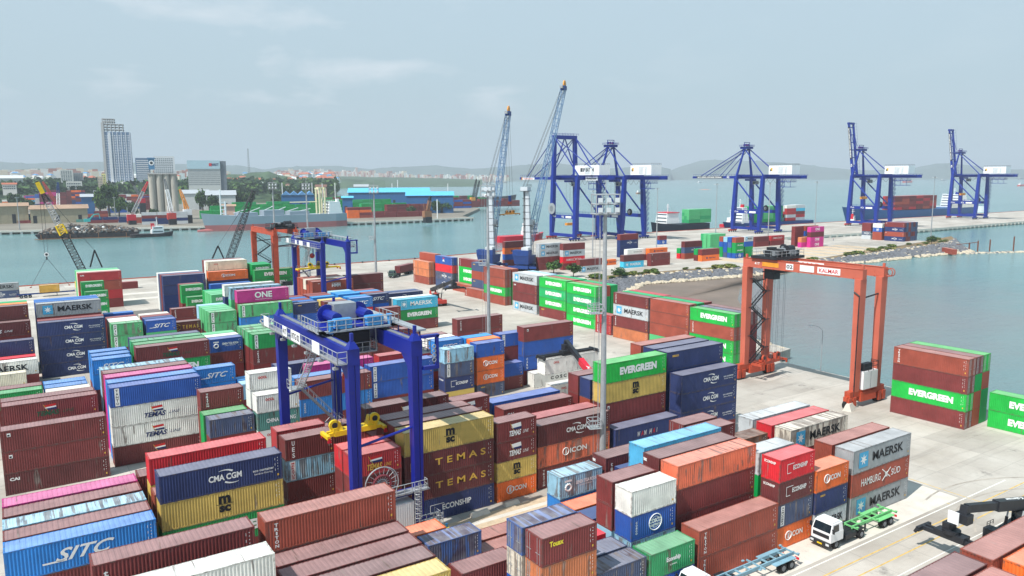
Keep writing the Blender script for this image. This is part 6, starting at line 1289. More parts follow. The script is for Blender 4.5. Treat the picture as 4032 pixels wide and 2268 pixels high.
for x, h in ((0,3.5),(5,4.5),(12,5),(26,6.5)): mb.tube((x,-x*.45,-3),(x,-x*.45,h-1),.35,M_rust if 'M_rust' in globals() else mat('rusty_steel', (120,66,44), .8, var=.3),6)
mb.beam((-8,3,1.6),(5,-2,2.6),.4,.3,mat('rusty_steel', (120,66,44), .8, var=.3)); p = at_z(3815, 990, -2.5); o = mb.build('old_pile_row', None, (p.x, p.y, 0)); tag(o, 'row of rusty mooring piles standing out of the water', 'piles')
# ---------------------------------------------------------------- far shore
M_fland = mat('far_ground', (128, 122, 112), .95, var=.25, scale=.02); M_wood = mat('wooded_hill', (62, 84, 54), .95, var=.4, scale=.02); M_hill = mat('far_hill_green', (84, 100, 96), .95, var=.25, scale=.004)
FAR = [(-1400, 800), (-60, 742), (60, 713), (143, 688), (263, 668), (396, 668), (402, 700), (520, 860), (560, 1080), (480, 1260), (330, 1400), (220, 1700), (330, 2300), (300, 3200), (1100, 4300), (2300, 5050), (3400, 5400), (3400, 6500), (-4000, 6500), (-4000, 900)]
sheet('far_ground', FAR, .4, M_fland, depth=3)
def nz(x, s): return math.sin(x*1.7+s)+.5*math.sin(x*4.1+s*2.3)+.3*math.sin(x*9.7+s*1.1)+.15*math.sin(x*21.3+s)
def ridge(name, D, depth, prof, m, seed, jag=3.0, step=14):
    """a range of hills D metres away whose skyline follows (u, v) readings"""
    us = []; u = prof[0][0]
    while u <= prof[-1][0]: us.append(u); u += step
    def top(u):
        for (a, va), (b, vb) in zip(prof, prof[1:]):
            if a <= u <= b: return va+(vb-va)*(u-a)/(b-a)
        return prof[-1][1]
    vs = []; n = len(us); rows = 7
    for r in range(rows):
        f = r/(rows-1); Dr = D-depth*.5+depth*f; hf = math.sin(PI*min(1, f*1.0))**.8
        for u in us:
            p = at_d(u, top(u)-abs(nz(u*.01, seed))*jag*.5, D); q = at_d(u, 690, Dr); z = max(-3, p.z)*hf*(1+.08*nz(u*.02+r*1.3, seed)*(0 if r == rows//2 else 1)); vs.append((q.x, q.y, z-3.2*(1-hf)))
    fs = [(r*n+i, r*n+i+1, (r+1)*n+i+1, (r+1)*n+i) for r in range(rows-1) for i in range(n-1)]
    mb = MB(); mb.add(vs, fs, m); o = mb.build(name, smooth=True); struct(o); return o
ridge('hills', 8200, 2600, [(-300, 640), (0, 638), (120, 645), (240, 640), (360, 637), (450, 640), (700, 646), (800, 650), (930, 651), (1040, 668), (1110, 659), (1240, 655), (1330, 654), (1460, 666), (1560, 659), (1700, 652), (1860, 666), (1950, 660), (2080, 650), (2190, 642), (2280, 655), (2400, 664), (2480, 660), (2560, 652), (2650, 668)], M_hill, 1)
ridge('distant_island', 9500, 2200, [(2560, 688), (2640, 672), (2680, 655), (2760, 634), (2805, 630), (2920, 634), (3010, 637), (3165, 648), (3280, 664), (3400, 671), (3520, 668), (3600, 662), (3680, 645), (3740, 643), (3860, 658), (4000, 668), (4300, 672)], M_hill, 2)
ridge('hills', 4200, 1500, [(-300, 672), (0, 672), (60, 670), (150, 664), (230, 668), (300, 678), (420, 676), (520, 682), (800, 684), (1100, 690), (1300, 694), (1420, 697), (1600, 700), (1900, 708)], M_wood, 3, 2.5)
ridge('wooded_hill', 2300, 420, [(860, 704), (900, 686), (955, 690), (975, 683), (1010, 678), (1040, 680), (1060, 677), (1090, 690), (1150, 697), (1220, 700), (1280, 705)], M_wood, 5, 4, 8)
ridge('headland', 5200, 260, [(1340, 717), (1400, 712), (1480, 709), (1540, 713), (1610, 712), (1700, 703), (1790, 705), (1850, 716), (1905, 719)], M_wood, 6, 2, 8)
ridge('wooded_shore', 3300, 200, [(1180, 706), (1300, 703), (1420, 708), (1520, 712)], M_wood, 7, 3, 8)
MW = [mat('town_wall_%s' % k, c, .85, var=.08) for k, c in (('white', (226, 224, 218)), ('cream', (222, 206, 180)), ('pink', (206, 172, 156)), ('grey', (170, 172, 174)), ('blue', (120, 160, 196)))]
MR = [mat('town_roof_%s' % k, c, .8, var=.15) for k, c in (('terracotta', (172, 98, 74)), ('brown', (120, 84, 70)), ('blue', (84, 142, 190)), ('pale', (200, 204, 206)), ('green', (90, 140, 110)))]
M_win = mat('window_dark_glass', (70, 84, 98), .3, var=.2)
M_wall = MW[0]
def house_mesh(w, d, h, wall, roof):
    mb = MB(); mb.box(-w/2,w/2,-d/2,d/2,-3,h,wall); r = h+w*.22
    mb.add([(-w/2-.5,-d/2-.5,h),(w/2+.5,-d/2-.5,h),(w/2+.5,d/2+.5,h),(-w/2-.5,d/2+.5,h),(-w/2+w*.2,0,r),(w/2-w*.2,0,r)], [(0,1,5,4),(1,2,5),(2,3,4,5),(3,0,4)], roof); return mb.mesh('house')
HM = [house_mesh(12, 9, 5, MW[0], MR[0]), house_mesh(16, 10, 7, MW[1], MR[0]), house_mesh(11, 9, 6, MW[2], MR[1]), house_mesh(20, 12, 8, MW[0], MR[3]), house_mesh(14, 11, 10, MW[0], MR[2]), house_mesh(24, 14, 9, MW[3], MR[0])]
random.seed(41)
def terrain_z(u, v, D): return max(.4, at_d(u, v, D).z)
for i in range(190):
    u = random.uniform(60, 1330) if i > 60 else random.uniform(880, 1330); v = random.uniform(694, 735) if i > 60 else random.uniform(690, 728); k = i % 6
    D = 1400+(735-v)*38+random.uniform(0, 200)
    if 620 < u < 900 and v > 705: continue
    p = at_d(u, v, D)
    o = put('house', HM[k], None, (p.x, p.y, p.z)); o.rotation_euler = (0,0,-AZ+random.uniform(-.6,.6)); o.scale = (D/2300,)*3
    tag(o, 'small pale house with a low pitched roof in the distant hillside town', 'house', 'houses of the distant hillside town')
# ground under the town: gently rising slope behind the port
ridge('town_slope', 1750, 900, [(-300, 728), (0, 724), (240, 722), (500, 722), (700, 720), (900, 716), (1100, 716), (1250, 722), (1330, 732)], M_wood, 8, 3, 14)
# far-off specks of towns at the foot of the hills: too many to count
random.seed(43); mb = MB()
for i in range(1500):
    u = random.choice([random.uniform(1080, 1480), random.uniform(1080, 2000), random.uniform(0, 900)]); v = random.gauss(690, 7) if u < 1600 else random.gauss(700, 5); D = 5600 if u > 900 else 3300
    if v > 712 or v < 664: continue
    p = at_d(u, v, D); w = random.uniform(8, 30); h = random.uniform(5, 14); mb.box(p.x-w/2,p.x+w/2,p.y-w/3,p.y+w/3,p.z-20,p.z+h,random.choice([MW[0], MW[0], MW[1], MW[2], MR[0]]))
o = mb.build('far_town'); o['kind'] = 'stuff'; tag(o, 'pale specks of a town along the foot of the hills', 'town')
def block(label, uL, uR, vb, vt, D, depth, wall, name='building', rz=0, storeys=8, cols=0, band=None, roof=None, extra=None, cat='building', margin=.06):
    a = at_d(uL, vb, D); b = at_d(uR, vb, D); w = (b-a).length; c = (a+b)/2; top = at_d((uL+uR)/2, vt, D).z; zb = min(a.z, b.z)-1; h = top-zb
    yaw = math.atan2(b.y-a.y, b.x-a.x)+rz; t = thing(name, label, cat, (c.x, c.y, zb), yaw)
    mb = MB(); mb.box(-w/2,w/2,0,depth,-8,h,wall); mb.build('wall', t)
    if band:
        for i in range(storeys):
            z0 = h*(.04+.92*i/storeys); z1 = z0+h*.92/storeys*.48
            if cols:
                mb = MB()
                for k in range(cols): x0 = -w/2+w*(margin+(1-2*margin)*k/cols); x1 = x0+w*(1-2*margin)/cols*.62; mb.box(x0,x1,-.12,0,z0,z1,band)
                for k in range(max(2, int(cols*depth/w))): y0 = depth*(.08+.84*k/max(2, int(cols*depth/w))); mb.box(-w/2-.12,-w/2,y0,y0+depth*.84/max(2, int(cols*depth/w))*.6,z0,z1,band)
                mb.build('window_band', t)
            else: mb = MB(); mb.box(-w/2+w*margin,w/2-w*margin,-.12,0,z0,z1,band); mb.box(-w/2-.12,-w/2,depth*.08,depth*.92,z0,z1,band); mb.build('window_band', t)
    if roof:
        mb = MB(); e = 1.0; mb.add([(-w/2-e,-e,h),(w/2+e,-e,h),(w/2+e,depth+e,h),(-w/2-e,depth+e,h),(-w/2-e,depth/2,h+depth*.16),(w/2+e,depth/2,h+depth*.16)], [(0,1,5,4),(2,3,4,5),(1,2,5),(3,0,4)], roof); mb.build('roof', t)
    if extra: extra(t, w, h, depth)
    return t
M_conc2 = mat('bare_concrete', (186, 184, 182), .85, var=.12, scale=.1); M_glassb = mat('blue_glass_facade', (104, 128, 160), .25, var=.15, scale=.05); M_tw = mat('tower_white_wall', (222, 224, 228), .7, var=.05)
def tower_extra(t, w, h, d):
    mb = MB()                                        # unfinished concrete frame on top
    for lv in range(5):
        z = h+lv*4.6; x1 = w/2*.55 if lv < 3 else w/2*-.05
        mb.box(-w/2+1,x1,2,d-2,z+3.9,z+4.6,M_conc2)
        for k in range(6):
            x = -w/2+1.5+k*(x1+w/2-3)/5
            for y in (2.5, d-3): mb.box(x-.5,x+.5,y-.5,y+.5,z,z+3.9,M_conc2)
    mb.build('unfinished_frame', t)
    mb = MB(); mb.box(-w/2-.6,-w/2+w*.08,-1.2,d*.5,0,h+16,M_conc2); mb.box(-w/2+w*.2,-w/2+w*.3,-1.4,0,h*.02,h*.99,M_tw); mb.build('stair_shaft', t)
    mb = MB()
    for k in range(5): x = -w/2+w*(.38+.15*k); mb.box(x-.5,x+.5,-.5,0,h*.02,h,M_tw)
    mb.build('facade_fin', t)
    mb = MB(); mb.box(-w/2-4,w/2+8,-8,d,-8,h*.11,M_tw); mb.build('podium', t)
    for i in range(3):
        mb = MB(); mb.box(-w/2-3,w/2+7,-8.15,-8,h*(.01+.034*i),h*(.025+.034*i),M_win); mb.build('window_band', t)
block('tall unfinished high-rise tower with bare concrete storeys on top', 418, 528, 742, 520, 1550, 34, M_glassb, rz=-.05, storeys=32, cols=12, band=M_tw, extra=tower_extra, margin=.02)
block('slim grey-blue glass office tower right of the tall tower', 540, 597, 735, 622, 1650, 26, M_glassb, storeys=14, band=M_tw)
block('white apartment high-rise with a stepped side behind the silo', 612, 694, 738, 615, 1500, 24, M_tw, storeys=17, cols=9, band=M_win)
block('white apartment block with balconies on the left skyline', 240, 290, 712, 668, 1500, 18, MW[0], storeys=8, cols=5, band=M_win)
block('dark grey block beside the white apartments', 290, 330, 712, 680, 1520, 16, MW[3], storeys=7, cols=5, band=M_win)
block('long low white building stepping down the slope', 262, 325, 745, 714, 1380, 16, MW[0], storeys=3, cols=8, band=M_win)
block('pale pink apartment building at the foot of the tall tower', 388, 408, 745, 694, 1300, 16, MW[1], storeys=8, cols=3, band=M_win)
block('slim pale yellow building by the tall tower', 404, 420, 742, 684, 1320, 14, mat('pale_yellow_wall', (226, 222, 150), .8), storeys=8, cols=2, band=M_win)
block('long white hall with roof blocks at the left frame edge', -60, 92, 722, 702, 1500, 30, MW[0], storeys=1, cols=10, band=M_win, roof=MR[3])
block('low white villa group below the long hall', 10, 66, 742, 726, 1250, 14, MW[0], storeys=2, cols=6, band=M_win, roof=MR[0])
block('square white hotel on the wooded ridge', 180, 196, 676, 664, 3900, 30, MW[3], storeys=3, cols=6, band=M_win)
def hotel_extra(t, w, h, d):
    mb = MB(); mb.box(-w/2-.6,w/2+.2,-.8,d+.5,h,h+13,M_lblue2); mb.text('MARRIOTT', (w*.35, -.95, h+6.5), X, Z, w*.22, 4.2, M_lnav, bold=.03); mb.cb((w*.2,-.95,h+6.5),(4,.1,4.5),M_lred); mb.build('roof_sign_band', t)
    mb = MB(); mb.box(w/2,w/2+9,2,d,-8,h+12,M_dgrey2); mb.build('stair_tower', t)
M_lblue2 = mat('pale_blue_cladding', (170, 200, 212), .5, var=.05); M_dgrey2 = mat('dark_grey_cladding', (104, 114, 124), .7)
block('broad hotel block with patterned facade under a pale blue roof band', 743, 870, 728, 665, 1300, 22, mat('hotel_wall', (188, 194, 192), .8, var=.06), storeys=8, cols=26, band=M_dgrey2, extra=hotel_extra, margin=.01)
mb = MB(); p = at_d(981, 685, 2300)
for s in (-2.5, 2.5): mb.tube((s, 0, -10), (s*.3, 0, 70), .5, M_grey, 4)
for k in range(14): mb.tube((-2.4+.1*k, 0, k*5), (2.4-.1*k, 0, k*5+5), .35, M_grey, 4)
o = mb.build('radio_mast', None, (p.x, p.y, p.z)); tag(o, 'thin radio mast on the wooded hill', 'radio mast')
# cement silo
M_silo = mat('stained_silo_concrete', (178, 174, 164), .9, var=.22, scale=.12, dirt=(92, 90, 86), dirt_amt=.4, streak=True)
a = at_d(594, 850, 830); b = at_d(707, 850, 830); w = (b-a).length; hz = at_d(650, 680, 830).z; c = (a+b)/2
t = thing('cement_silo', 'huge stained concrete silo with a blue head house on top', 'silo', (c.x, c.y, 0), math.atan2(b.y-a.y, b.x-a.x))
for k in range(4):
    for j in range(2): mb = MB(); mb.tube((-w/2+w*(k+.5)/4, 3+j*w/4, 0), (-w/2+w*(k+.5)/4, 3+j*w/4, hz-1.5), w/8*1.03, M_silo, 20); mb.build('silo_cell', t)
mb = MB(); mb.box(-w/2-.5,w/2+.5,3-w/8-.5,3+w*3/8+.5,hz-1.5,hz-.4,M_conc2); mb.rail([(-w/2,3-w/8,hz-.4),(w/2,3-w/8,hz-.4)], M_grey, 1.2,.08,3)
for k in range(3): mb.box(-w/2+w*(k+1)/4-1.2,-w/2+w*(k+1)/4+1.2,3-w/8+2.6,3-w/8+3.4,0,hz-1.5,M_silo)
mb.build('roof_slab', t)
ht = at_d(612, 625, 830).z; mb = MB(); mb.box(-w/2+1,-w/2+w*.25,0,6,hz+3,ht,M_hblue := mat('head_house_blue', (76, 128, 168), .6)); mb.box(-w/2+.2,-w/2+w*.28,-.6,6.5,ht,ht+1,M_hblue)
for q in (1.5, w*.22): mb.box(-w/2+q-.2,-w/2+q+.2,.5,.9,hz-.4,hz+3,M_grey); mb.box(-w/2+q-.2,-w/2+q+.2,5,5.4,hz-.4,hz+3,M_grey)
mb.wheel((-w/2+w*.145,-.1,ht-4),(0,1,0),2.4,.15,M_wh,M_dark,16); mb.build('head_house', t)
def shed(label, uL, uR, vb, vt, D, depth, wall, roof, rz=0, name='warehouse', gables=1):
    a = at_d(uL, vb, D); b = at_d(uR, vb, D); w = (b-a).length; c = (a+b)/2; zb = 0; h = max(4, at_d((uL+uR)/2, vt, D).z); t = thing(name, label, 'warehouse', (c.x, c.y, zb), math.atan2(b.y-a.y, b.x-a.x)+rz)
    mb = MB(); mb.box(-w/2,w/2,0,depth,0,h,wall)
    for i in range(int(w/6)): mb.box(-w/2+2+i*6,-w/2+5+i*6,-.1,0,.5,h*.55,M_dark if i % 3 == 0 else wall)
    mb.build('wall', t); mb = MB()
    if gables == 1: e = 1.2; mb.add([(-w/2-e,-e,h),(w/2+e,-e,h),(w/2+e,depth+e,h),(-w/2-e,depth+e,h),(-w/2-e,depth/2,h+depth*.13),(w/2+e,depth/2,h+depth*.13)], [(0,1,5,4),(2,3,4,5),(1,2,5),(3,0,4)], roof)
    else:
        for g in range(gables): x0 = -w/2+w*g/gables; x1 = x0+w/gables; mb.add([(x0,-1,h),(x1,-1,h),(x1,depth+1,h),(x0,depth+1,h),((x0+x1)/2,-1,h+4),((x0+x1)/2,depth+1,h+4)], [(0,4,5,3),(4,1,2,5),(0,1,4),(2,3,5)], roof)
    mb.build('roof', t); return t
WB = mat('warehouse_blue_wall', (38, 96, 150), .6, var=.1, scale=.1); RB = mat('warehouse_blue_roof', (92, 186, 224), .5, var=.06, scale=.05); RG_ = mat('grey_sheet_roof', (170, 176, 182), .7, var=.1, scale=.05); RT = mat('weathered_tan_roof', (168, 140, 118), .85, var=.2, scale=.06); WW = mat('warehouse_pale_wall', (196, 200, 200), .8, var=.1)
shed('very long warehouse with a bright blue roof at the pier', 1372, 1692, 778, 757, 1010, 42, WB, RB)
shed('second blue warehouse in front of the long one', 1600, 1785, 792, 770, 880, 34, WB, RB)
shed('blue hall with a zigzag roof behind the ships', 1108, 1238, 786, 768, 930, 60, WB, mat('zigzag_blue_roof', (88, 140, 190), .6), gables=4)
shed('grey-roofed warehouse left of the blue zigzag hall', 812, 928, 782, 768, 980, 40, WW, RG_); shed('grey warehouse with long roof by the silo', 715, 822, 776, 762, 1080, 36, WW, RG_)
shed('long tan-roofed shed behind the scrap barge', 118, 345, 835, 822, 830, 26, mat('old_cream_wall', (168, 160, 136), .85), RT); shed('tan-roofed shed at the left frame edge', -60, 110, 825, 812, 840, 22, mat('old_cream_wall', (168, 160, 136)), RT)
shed('small blue-roofed hut among the green containers', 1348, 1388, 790, 779, 850, 14, WB, RB); shed('pair of pale roofed sheds near the water', 1395, 1450, 745, 735, 1350, 30, WW, RG_); shed('brown gabled house left of the pale sheds', 1243, 1285, 745, 735, 1300, 26, MW[2], MR[1])
shed('blue and white shed behind the far container yard', 320, 372, 795, 775, 1000, 24, WB, RG_); shed('low shed with a greenish blue roof', 812, 860, 745, 738, 1500, 30, WW, RB); shed('brown roofed hut on the far quay', 876, 925, 826, 812, 720, 12, MW[2], RT)
# the far port's containers: hundreds, one mass
PAL = ['mar', 'mar', 'brn', 'mr2', 'blu', 'nvy', 'grn', 'grn', 'evg', 'org', 'wht', 'gry', 'sky', 'pin', 'cyn', 'rd2']
def far_stack(u, v, nx, ny, tiers, pal, rz=0.0, gap=.4, L=12.2):
    p = at_z(u, v, .4); c, s = math.cos(rz), math.sin(rz)
    for i in range(nx):
        for j in range(ny):
            T_ = max(1, tiers-random.choice([0,0,0,1,1]))
            for k in range(T_):
                x = i*(L+gap); y = j*2.8; pts = []
                for X_, Y_ in ((x,y),(x+L,y),(x+L,y+2.44),(x,y+2.44)): pts.append((p.x+X_*c-Y_*s, p.y+X_*s+Y_*c))
                z = .4+k*2.7; STUFF.hexa([(a, b, z) for a, b in pts], [(a, b, z+2.6) for a, b in pts], CMAT[random.choice(pal)])
random.seed(51); dark = ['mar', 'mr2', 'mar', 'nvy', 'blu', 'org', 'brn']; gr = ['grn', 'grn', 'sg2', 'grn']
for args in ((58, 815, 3, 3, 6, ['mar', 'pin', 'wht', 'rd2', 'gry']), (104, 818, 2, 3, 6, ['blu', 'nvy', 'wht', 'cyn', 'org']), (140, 818, 1, 3, 7, ['blu', 'lgy', 'nvy']), (158, 818, 2, 3, 9, ['pin', 'pin', 'mr2']), (226, 818, 2, 3, 9, ['mr2', 'mar']), (285, 818, 1, 3, 9, ['mar', 'org', 'nvy', 'mar']), (300, 818, 1, 3, 9, ['mr2', 'org', 'nvy', 'mar', 'blu']), (372, 818, 2, 3, 9, ['mar', 'blu', 'gry', 'mar']), (430, 820, 2, 3, 7, ['blu', 'wht', 'gry']), (460, 822, 3, 3, 7, ['blu', 'mar', 'wht', 'blu']), (520, 822, 4, 3, 7, dark), (10, 816, 2, 3, 4, PAL), (570, 826, 3, 3, 6, ['mar', 'mr2']),
             (200, 868, 4, 2, 3, ['mar', 'brn', 'mar']), (270, 876, 4, 1, 2, ['tea', 'tea', 'brn']), (345, 880, 5, 2, 2, ['mar', 'nvy']), (0, 880, 3, 2, 3, ['blu', 'grn', 'cyn']), (70, 880, 3, 1, 2, dark), (500, 880, 3, 2, 3, ['grn', 'wht', 'brn']), (560, 885, 3, 2, 4, ['mar', 'lgy', 'nvy']), (130, 845, 8, 1, 2, ['blu']),
             (790, 862, 4, 2, 3, gr), (830, 850, 6, 2, 4, gr), (920, 845, 5, 3, 5, gr), (985, 848, 6, 2, 4, gr), (1060, 838, 5, 3, 4, gr), (1150, 835, 5, 3, 5, gr), (1225, 838, 5, 3, 5, gr), (1310, 832, 6, 3, 5, gr), (1180, 808, 8, 3, 4, ['mar', 'grn', 'brn', 'nvy']), (1320, 800, 8, 3, 4, ['grn', 'sg2', 'mar']),
             (1370, 860, 2, 3, 4, ['brn', 'org', 'mar']), (1400, 855, 4, 2, 2, ['mar', 'mr2']), (1425, 840, 6, 3, 4, gr), (1470, 858, 5, 2, 2, ['mar']), (1525, 845, 4, 3, 4, ['mar', 'mr2']), (1510, 818, 6, 3, 4, ['grn', 'mar', 'grn']), (1630, 822, 5, 3, 5, ['mar', 'blu', 'mar']), (1720, 822, 4, 3, 4, ['mar', 'blu']), (1790, 818, 8, 3, 4, ['mr2', 'mar', 'mar']), (1700, 800, 6, 2, 4, ['mr2', 'grn']), (1780, 798, 6, 2, 4, ['mar', 'grn', 'grn']),
             (1020, 770, 6, 3, 5, ['mar', 'rd2']), (1140, 760, 10, 3, 4, ['mar', 'mr2', 'wht'])): far_stack(*args, rz=-.12 if args[0] < 700 else -.05)
# trees on the far shore
random.seed(61); tm = [M_tree, M_tree, M_bush]
TL = [(60, 835, 24, 17), (110, 845, 18, 13), (395, 850, 30, 17), (432, 852, 34, 20), (470, 856, 22, 16), (520, 858, 16, 14), (800, 835, 26, 16), (842, 838, 20, 14), (955, 830, 26, 16), (985, 828, 22, 13), (1100, 815, 18, 14), (1082, 818, 14, 12), (700, 775, 26, 20), (1620, 850, 10, 9), (1722, 840, 14, 14), (1758, 838, 13, 12), (760, 750, 30, 24), (800, 746, 34, 24), (840, 750, 30, 22), (900, 772, 18, 16), (940, 770, 16, 14), (740, 760, 24, 20), (30, 770, 26, 30), (580, 815, 18, 15), (610, 868, 12, 10)]
for i, (u, v, h, R) in enumerate(TL):
    p = at_z(u, v, .4); nm = ['leftmost', 'dark'][i % 2]; tree('tree', 'dark broad tree standing in the port across the water', p.x, p.y, 0, h, R*.62, 90+i % 4, tm, 'trees in the port across the water', n=900, leaf=.085)
random.seed(62); mb = MB()
for i in range(5200):
    u = random.uniform(-60, 1330); v = random.gauss(735, 9); v = min(max(v, 718), 752)
    if 560 < u < 720 and random.random() < .5: continue
    p = at_d(u, v, 1180+(765-v)*14); h = random.uniform(5, 15); a = random.uniform(0, 6.28); r = random.uniform(2, 5)
    for k in range(3):
        d = Vector((random.gauss(0,1), random.gauss(0,1), random.gauss(0,.6))).normalized()*r; e = d.cross(Vector((random.gauss(0,1),random.gauss(0,1),random.gauss(0,1)))).normalized()*r*.8; c = Vector((p.x, p.y, max(.4, p.z)-3+h*random.random())); mb.add([c-d-e, c+d-e, c+d+e, c-d+e], [(0,1,2,3)], random.choice(tm))
o = mb.build('woodland'); o['kind'] = 'stuff'; tag(o, 'belt of trees behind the port across the water', 'woodland')
# far quay wall with piles
FQ = [(-1400, 800), (-60, 742), (60, 713), (143, 688), (263, 668), (396, 668)]
mb = MB()
for (x0, y0), (x1, y1) in zip(FQ, FQ[1:]):
    mb.beam((x0, y0-1, -.1), (x1, y1-1, -.1), 2.2, 1.5, M_slab); n = int(math.hypot(x1-x0, y1-y0)/7)
    for i in range(n): f = (i+.5)/n; mb.box(x0+(x1-x0)*f-.9, x0+(x1-x0)*f+.9, y0+(y1-y0)*f-2.4, y0+(y1-y0)*f-1.0, -2.9, -.4, M_conc2)
struct(mb.build('far_quay_wall'))
for u in (78, 455): p = at_z(u, 905 if u < 300 else 862, .4); mast('thin white lamp mast on the far quay left part' if u < 300 else 'thin white lamp mast beside the far silo', p.x, p.y, 26 if u < 300 else 22, (), 'crown', .3)
for u, vt, vb in ((1545, 722, 778), (1567, 708, 775), (1764, 722, 775), (1270, 722, 765), (1320, 720, 765), (1230, 720, 768), (1112, 720, 760), (1722, 785, 838)):
    p = at_d(u, vb, 1100 if vb < 800 else 760); H = at_d(u, vt, 1100 if vb < 800 else 760).z; mb = MB(); mb.tube((0,0,-p.z), (0,0,H-p.z), .55, M_wh, 6); o = mb.build('floodlight_pole', None, (p.x, p.y, p.z)); tag(o, 'thin white pole standing over the far port', 'pole', 'white poles of the far port')
# lattice jib cranes of the far port
def jib(label, u, v, ut, vt, D, m1, m2, base=M_red):
    p = at_d(u, v, D); p.z = max(p.z, 1); q = at_d(ut, vt, D); t = thing('jib_crane', label, 'jib crane', (p.x, p.y, 0)); f = Vector((0,0,p.z+2)); e = q-Vector((p.x, p.y, 0))
    mb = MB(); mb.lattice(f, f.lerp(e,.7), 2.6, 2.2, m1, 9, .3, .18); mb.lattice(f.lerp(e,.7), e, 2.2, 1.0, m2, 4, .3, .18, nose=False); mb.build('boom', t)
    mb = MB(); mb.box(-4,3,-2.5,2.5,max(.5,p.z-3),p.z+2.5,base); mb.box(-3,3,-3,3,0,max(.6,p.z-2.6),M_dark); mb.build('base', t)
    mb = MB(); mb.tube((-3,0,p.z+2), (-3.5,0,p.z+9), .3, m1, 4); mb.tube((-3.5,0,p.z+9), e, .1, M_rope, 4); mb.build('stay', t)
jib('red and white jib crane leaning right beside the silo', 520, 856, 582, 716, 760, M_galv, M_red); jib('white jib crane standing in front of the silo', 678, 850, 648, 705, 740, M_wh, M_grey, M_rred); jib('yellow jib crane right of the silo', 740, 835, 708, 746, 760, M_amb, M_amb, M_wh)
jib('white jib crane with dark top at the far left', 232, 880, 228, 718, 860, M_wh, M_dblue); jib('pink red jib crane behind the yellow boom', 230, 820, 168, 716, 900, M_rred, M_rred); jib('grey jib crane left of the silo', 560, 790, 513, 710, 960, M_grey, M_dark)
jib('brown mobile crane with short boom on the far pier', 1683, 842, 1695, 772, 700, M_rust2 := mat('rust_brown_paint', (150, 104, 74), .7), M_dark, M_rust2)
jib('dark lattice crane on the far barge', 1862, 783, 1876, 705, 1180, M_dark, M_dark, M_amb); jib('second dark lattice crane on the far barge', 1872, 783, 1888, 712, 1190, M_dark, M_dark, M_dark)
# ---------------------------------------------------------------- ships
def ship(label, x, y, rz, L, B, F, cols, name='cargo_ship', boot=None, sheer=2.0, bulb=False, cat='ship', z0=-2.5):
    """hull with bow at +x; origin amidships on the water"""
    t = thing(name, label, cat, (x, y, z0), rz); top, low = cols; n = 22; prof = []
    for i in range(n+1):
        s = i/n; xx = -L/2+L*s; b = B/2*(min(1, .72+s*4) if s < .07 else 1.0 if s < .72 else max(.02, 1-((s-.72)/.28)**2.1)); sh = sheer*max(0, (s-.6)/.4)**2; fl = 0 if s < .8 else (s-.8)/.2
        prof.append((xx, b, sh, fl))
    def side(z0, z1, m, nm, k0, k1):
        vs = []
        for xx, b, sh, fl in prof:
            r0 = xx-fl*L*.035*(1-k0); r1 = xx-fl*L*.035*(1-k1); b0 = b*(1-.35*fl*(1-k0)); b1 = b*(1-.35*fl*(1-k1)); vs += [(r0,-b0,z0),(r0,b0,z0),(r1,-b1,z1+(sh if k1 == 1 else 0)),(r1,b1,z1+(sh if k1 == 1 else 0))]
        fs = []
        for i in range(n): a = 4*i; c = a+4; fs += [(a,c,c+2,a+2),(a+1,a+3,c+3,c+1)]
        fs += [(0,2,3,1), (4*n, 4*n+1, 4*n+3, 4*n+2)]
        if k1 == 1: fs += [(4*i+2, 4*i+6, 4*i+7, 4*i+3) for i in range(n)]
        mb = MB(); mb.add(vs, fs, m); mb.build(nm, t)
    bt = boot or F*.3; side(-.6, bt, low, 'boot_topping', 0, bt/F); side(bt, F, top, 'hull', bt/F, 1)
    if bulb: mb = MB(); mb.tube((L/2-L*.07,0,.2),(L/2+3,0,.2),2.2,low,12,r2=1.3); mb.build('bulbous_bow', t)
    return t
def superst(t, x0, x1, w, z, levels, m, bridge=True, funnel=None, mast_=True):
    mb = MB()
    for k in range(levels): e = k*.5; mb.box(x0+e,x1-e*.6,-w/2+e*.4,w/2-e*.4,z+k*2.6,z+(k+1)*2.6-.01,m); mb.rail([(x0+e,-w/2+e*.4,z+(k+1)*2.6),(x1-e*.6,-w/2+e*.4,z+(k+1)*2.6)], M_wh, 1,.06,2)
    mb.build('superstructure', t)
    for k in range(levels): e = k*.5; mb = MB(); mb.box(x0+e+.8,x1-e*.6-.8,-w/2+e*.4-.06,-w/2+e*.4,z+k*2.6+1.1,z+k*2.6+1.9,M_win); mb.box(x1-e*.6,x1-e*.6+.06,-w/2+e*.4+.6,w/2-e*.4-.6,z+k*2.6+1.1,z+k*2.6+1.9,M_win); mb.build('window_band', t)
    zt = z+levels*2.6
    if funnel: mb = MB(); mb.hexa([(x0+.3,-1.2,zt-2),(x0+2.8,-1.2,zt-2),(x0+2.8,1.2,zt-2),(x0+.3,1.2,zt-2)], [(x0,-1,zt+2.4),(x0+2.2,-1,zt+2.4),(x0+2.2,1,zt+2.4),(x0,1,zt+2.4)], funnel); mb.build('funnel', t)
    if mast_: mb = MB(); mx_ = (x0+x1)/2; mb.tube((mx_,0,zt),(mx_,0,zt+7),.22,m,6); mb.tube((mx_,-1.8,zt+4.5),(mx_,1.8,zt+4.5),.1,m,4); mb.tube((mx_,-1.2,zt+5.8),(mx_,1.2,zt+5.8),.1,m,4); mb.cb((mx_,0,zt+6.3),(1.6,.2,.3),m); mb.build('mast', t)
M_hgrey = mat('hull_grey', (146, 160, 172), .55, var=.08, scale=.08, dirt=(120, 110, 100), dirt_amt=.1); M_boot = mat('faded_red_boot_topping', (176, 104, 104), .7, var=.15, scale=.1); M_mast = mat('cream_mast_paint', (220, 212, 176), .6)
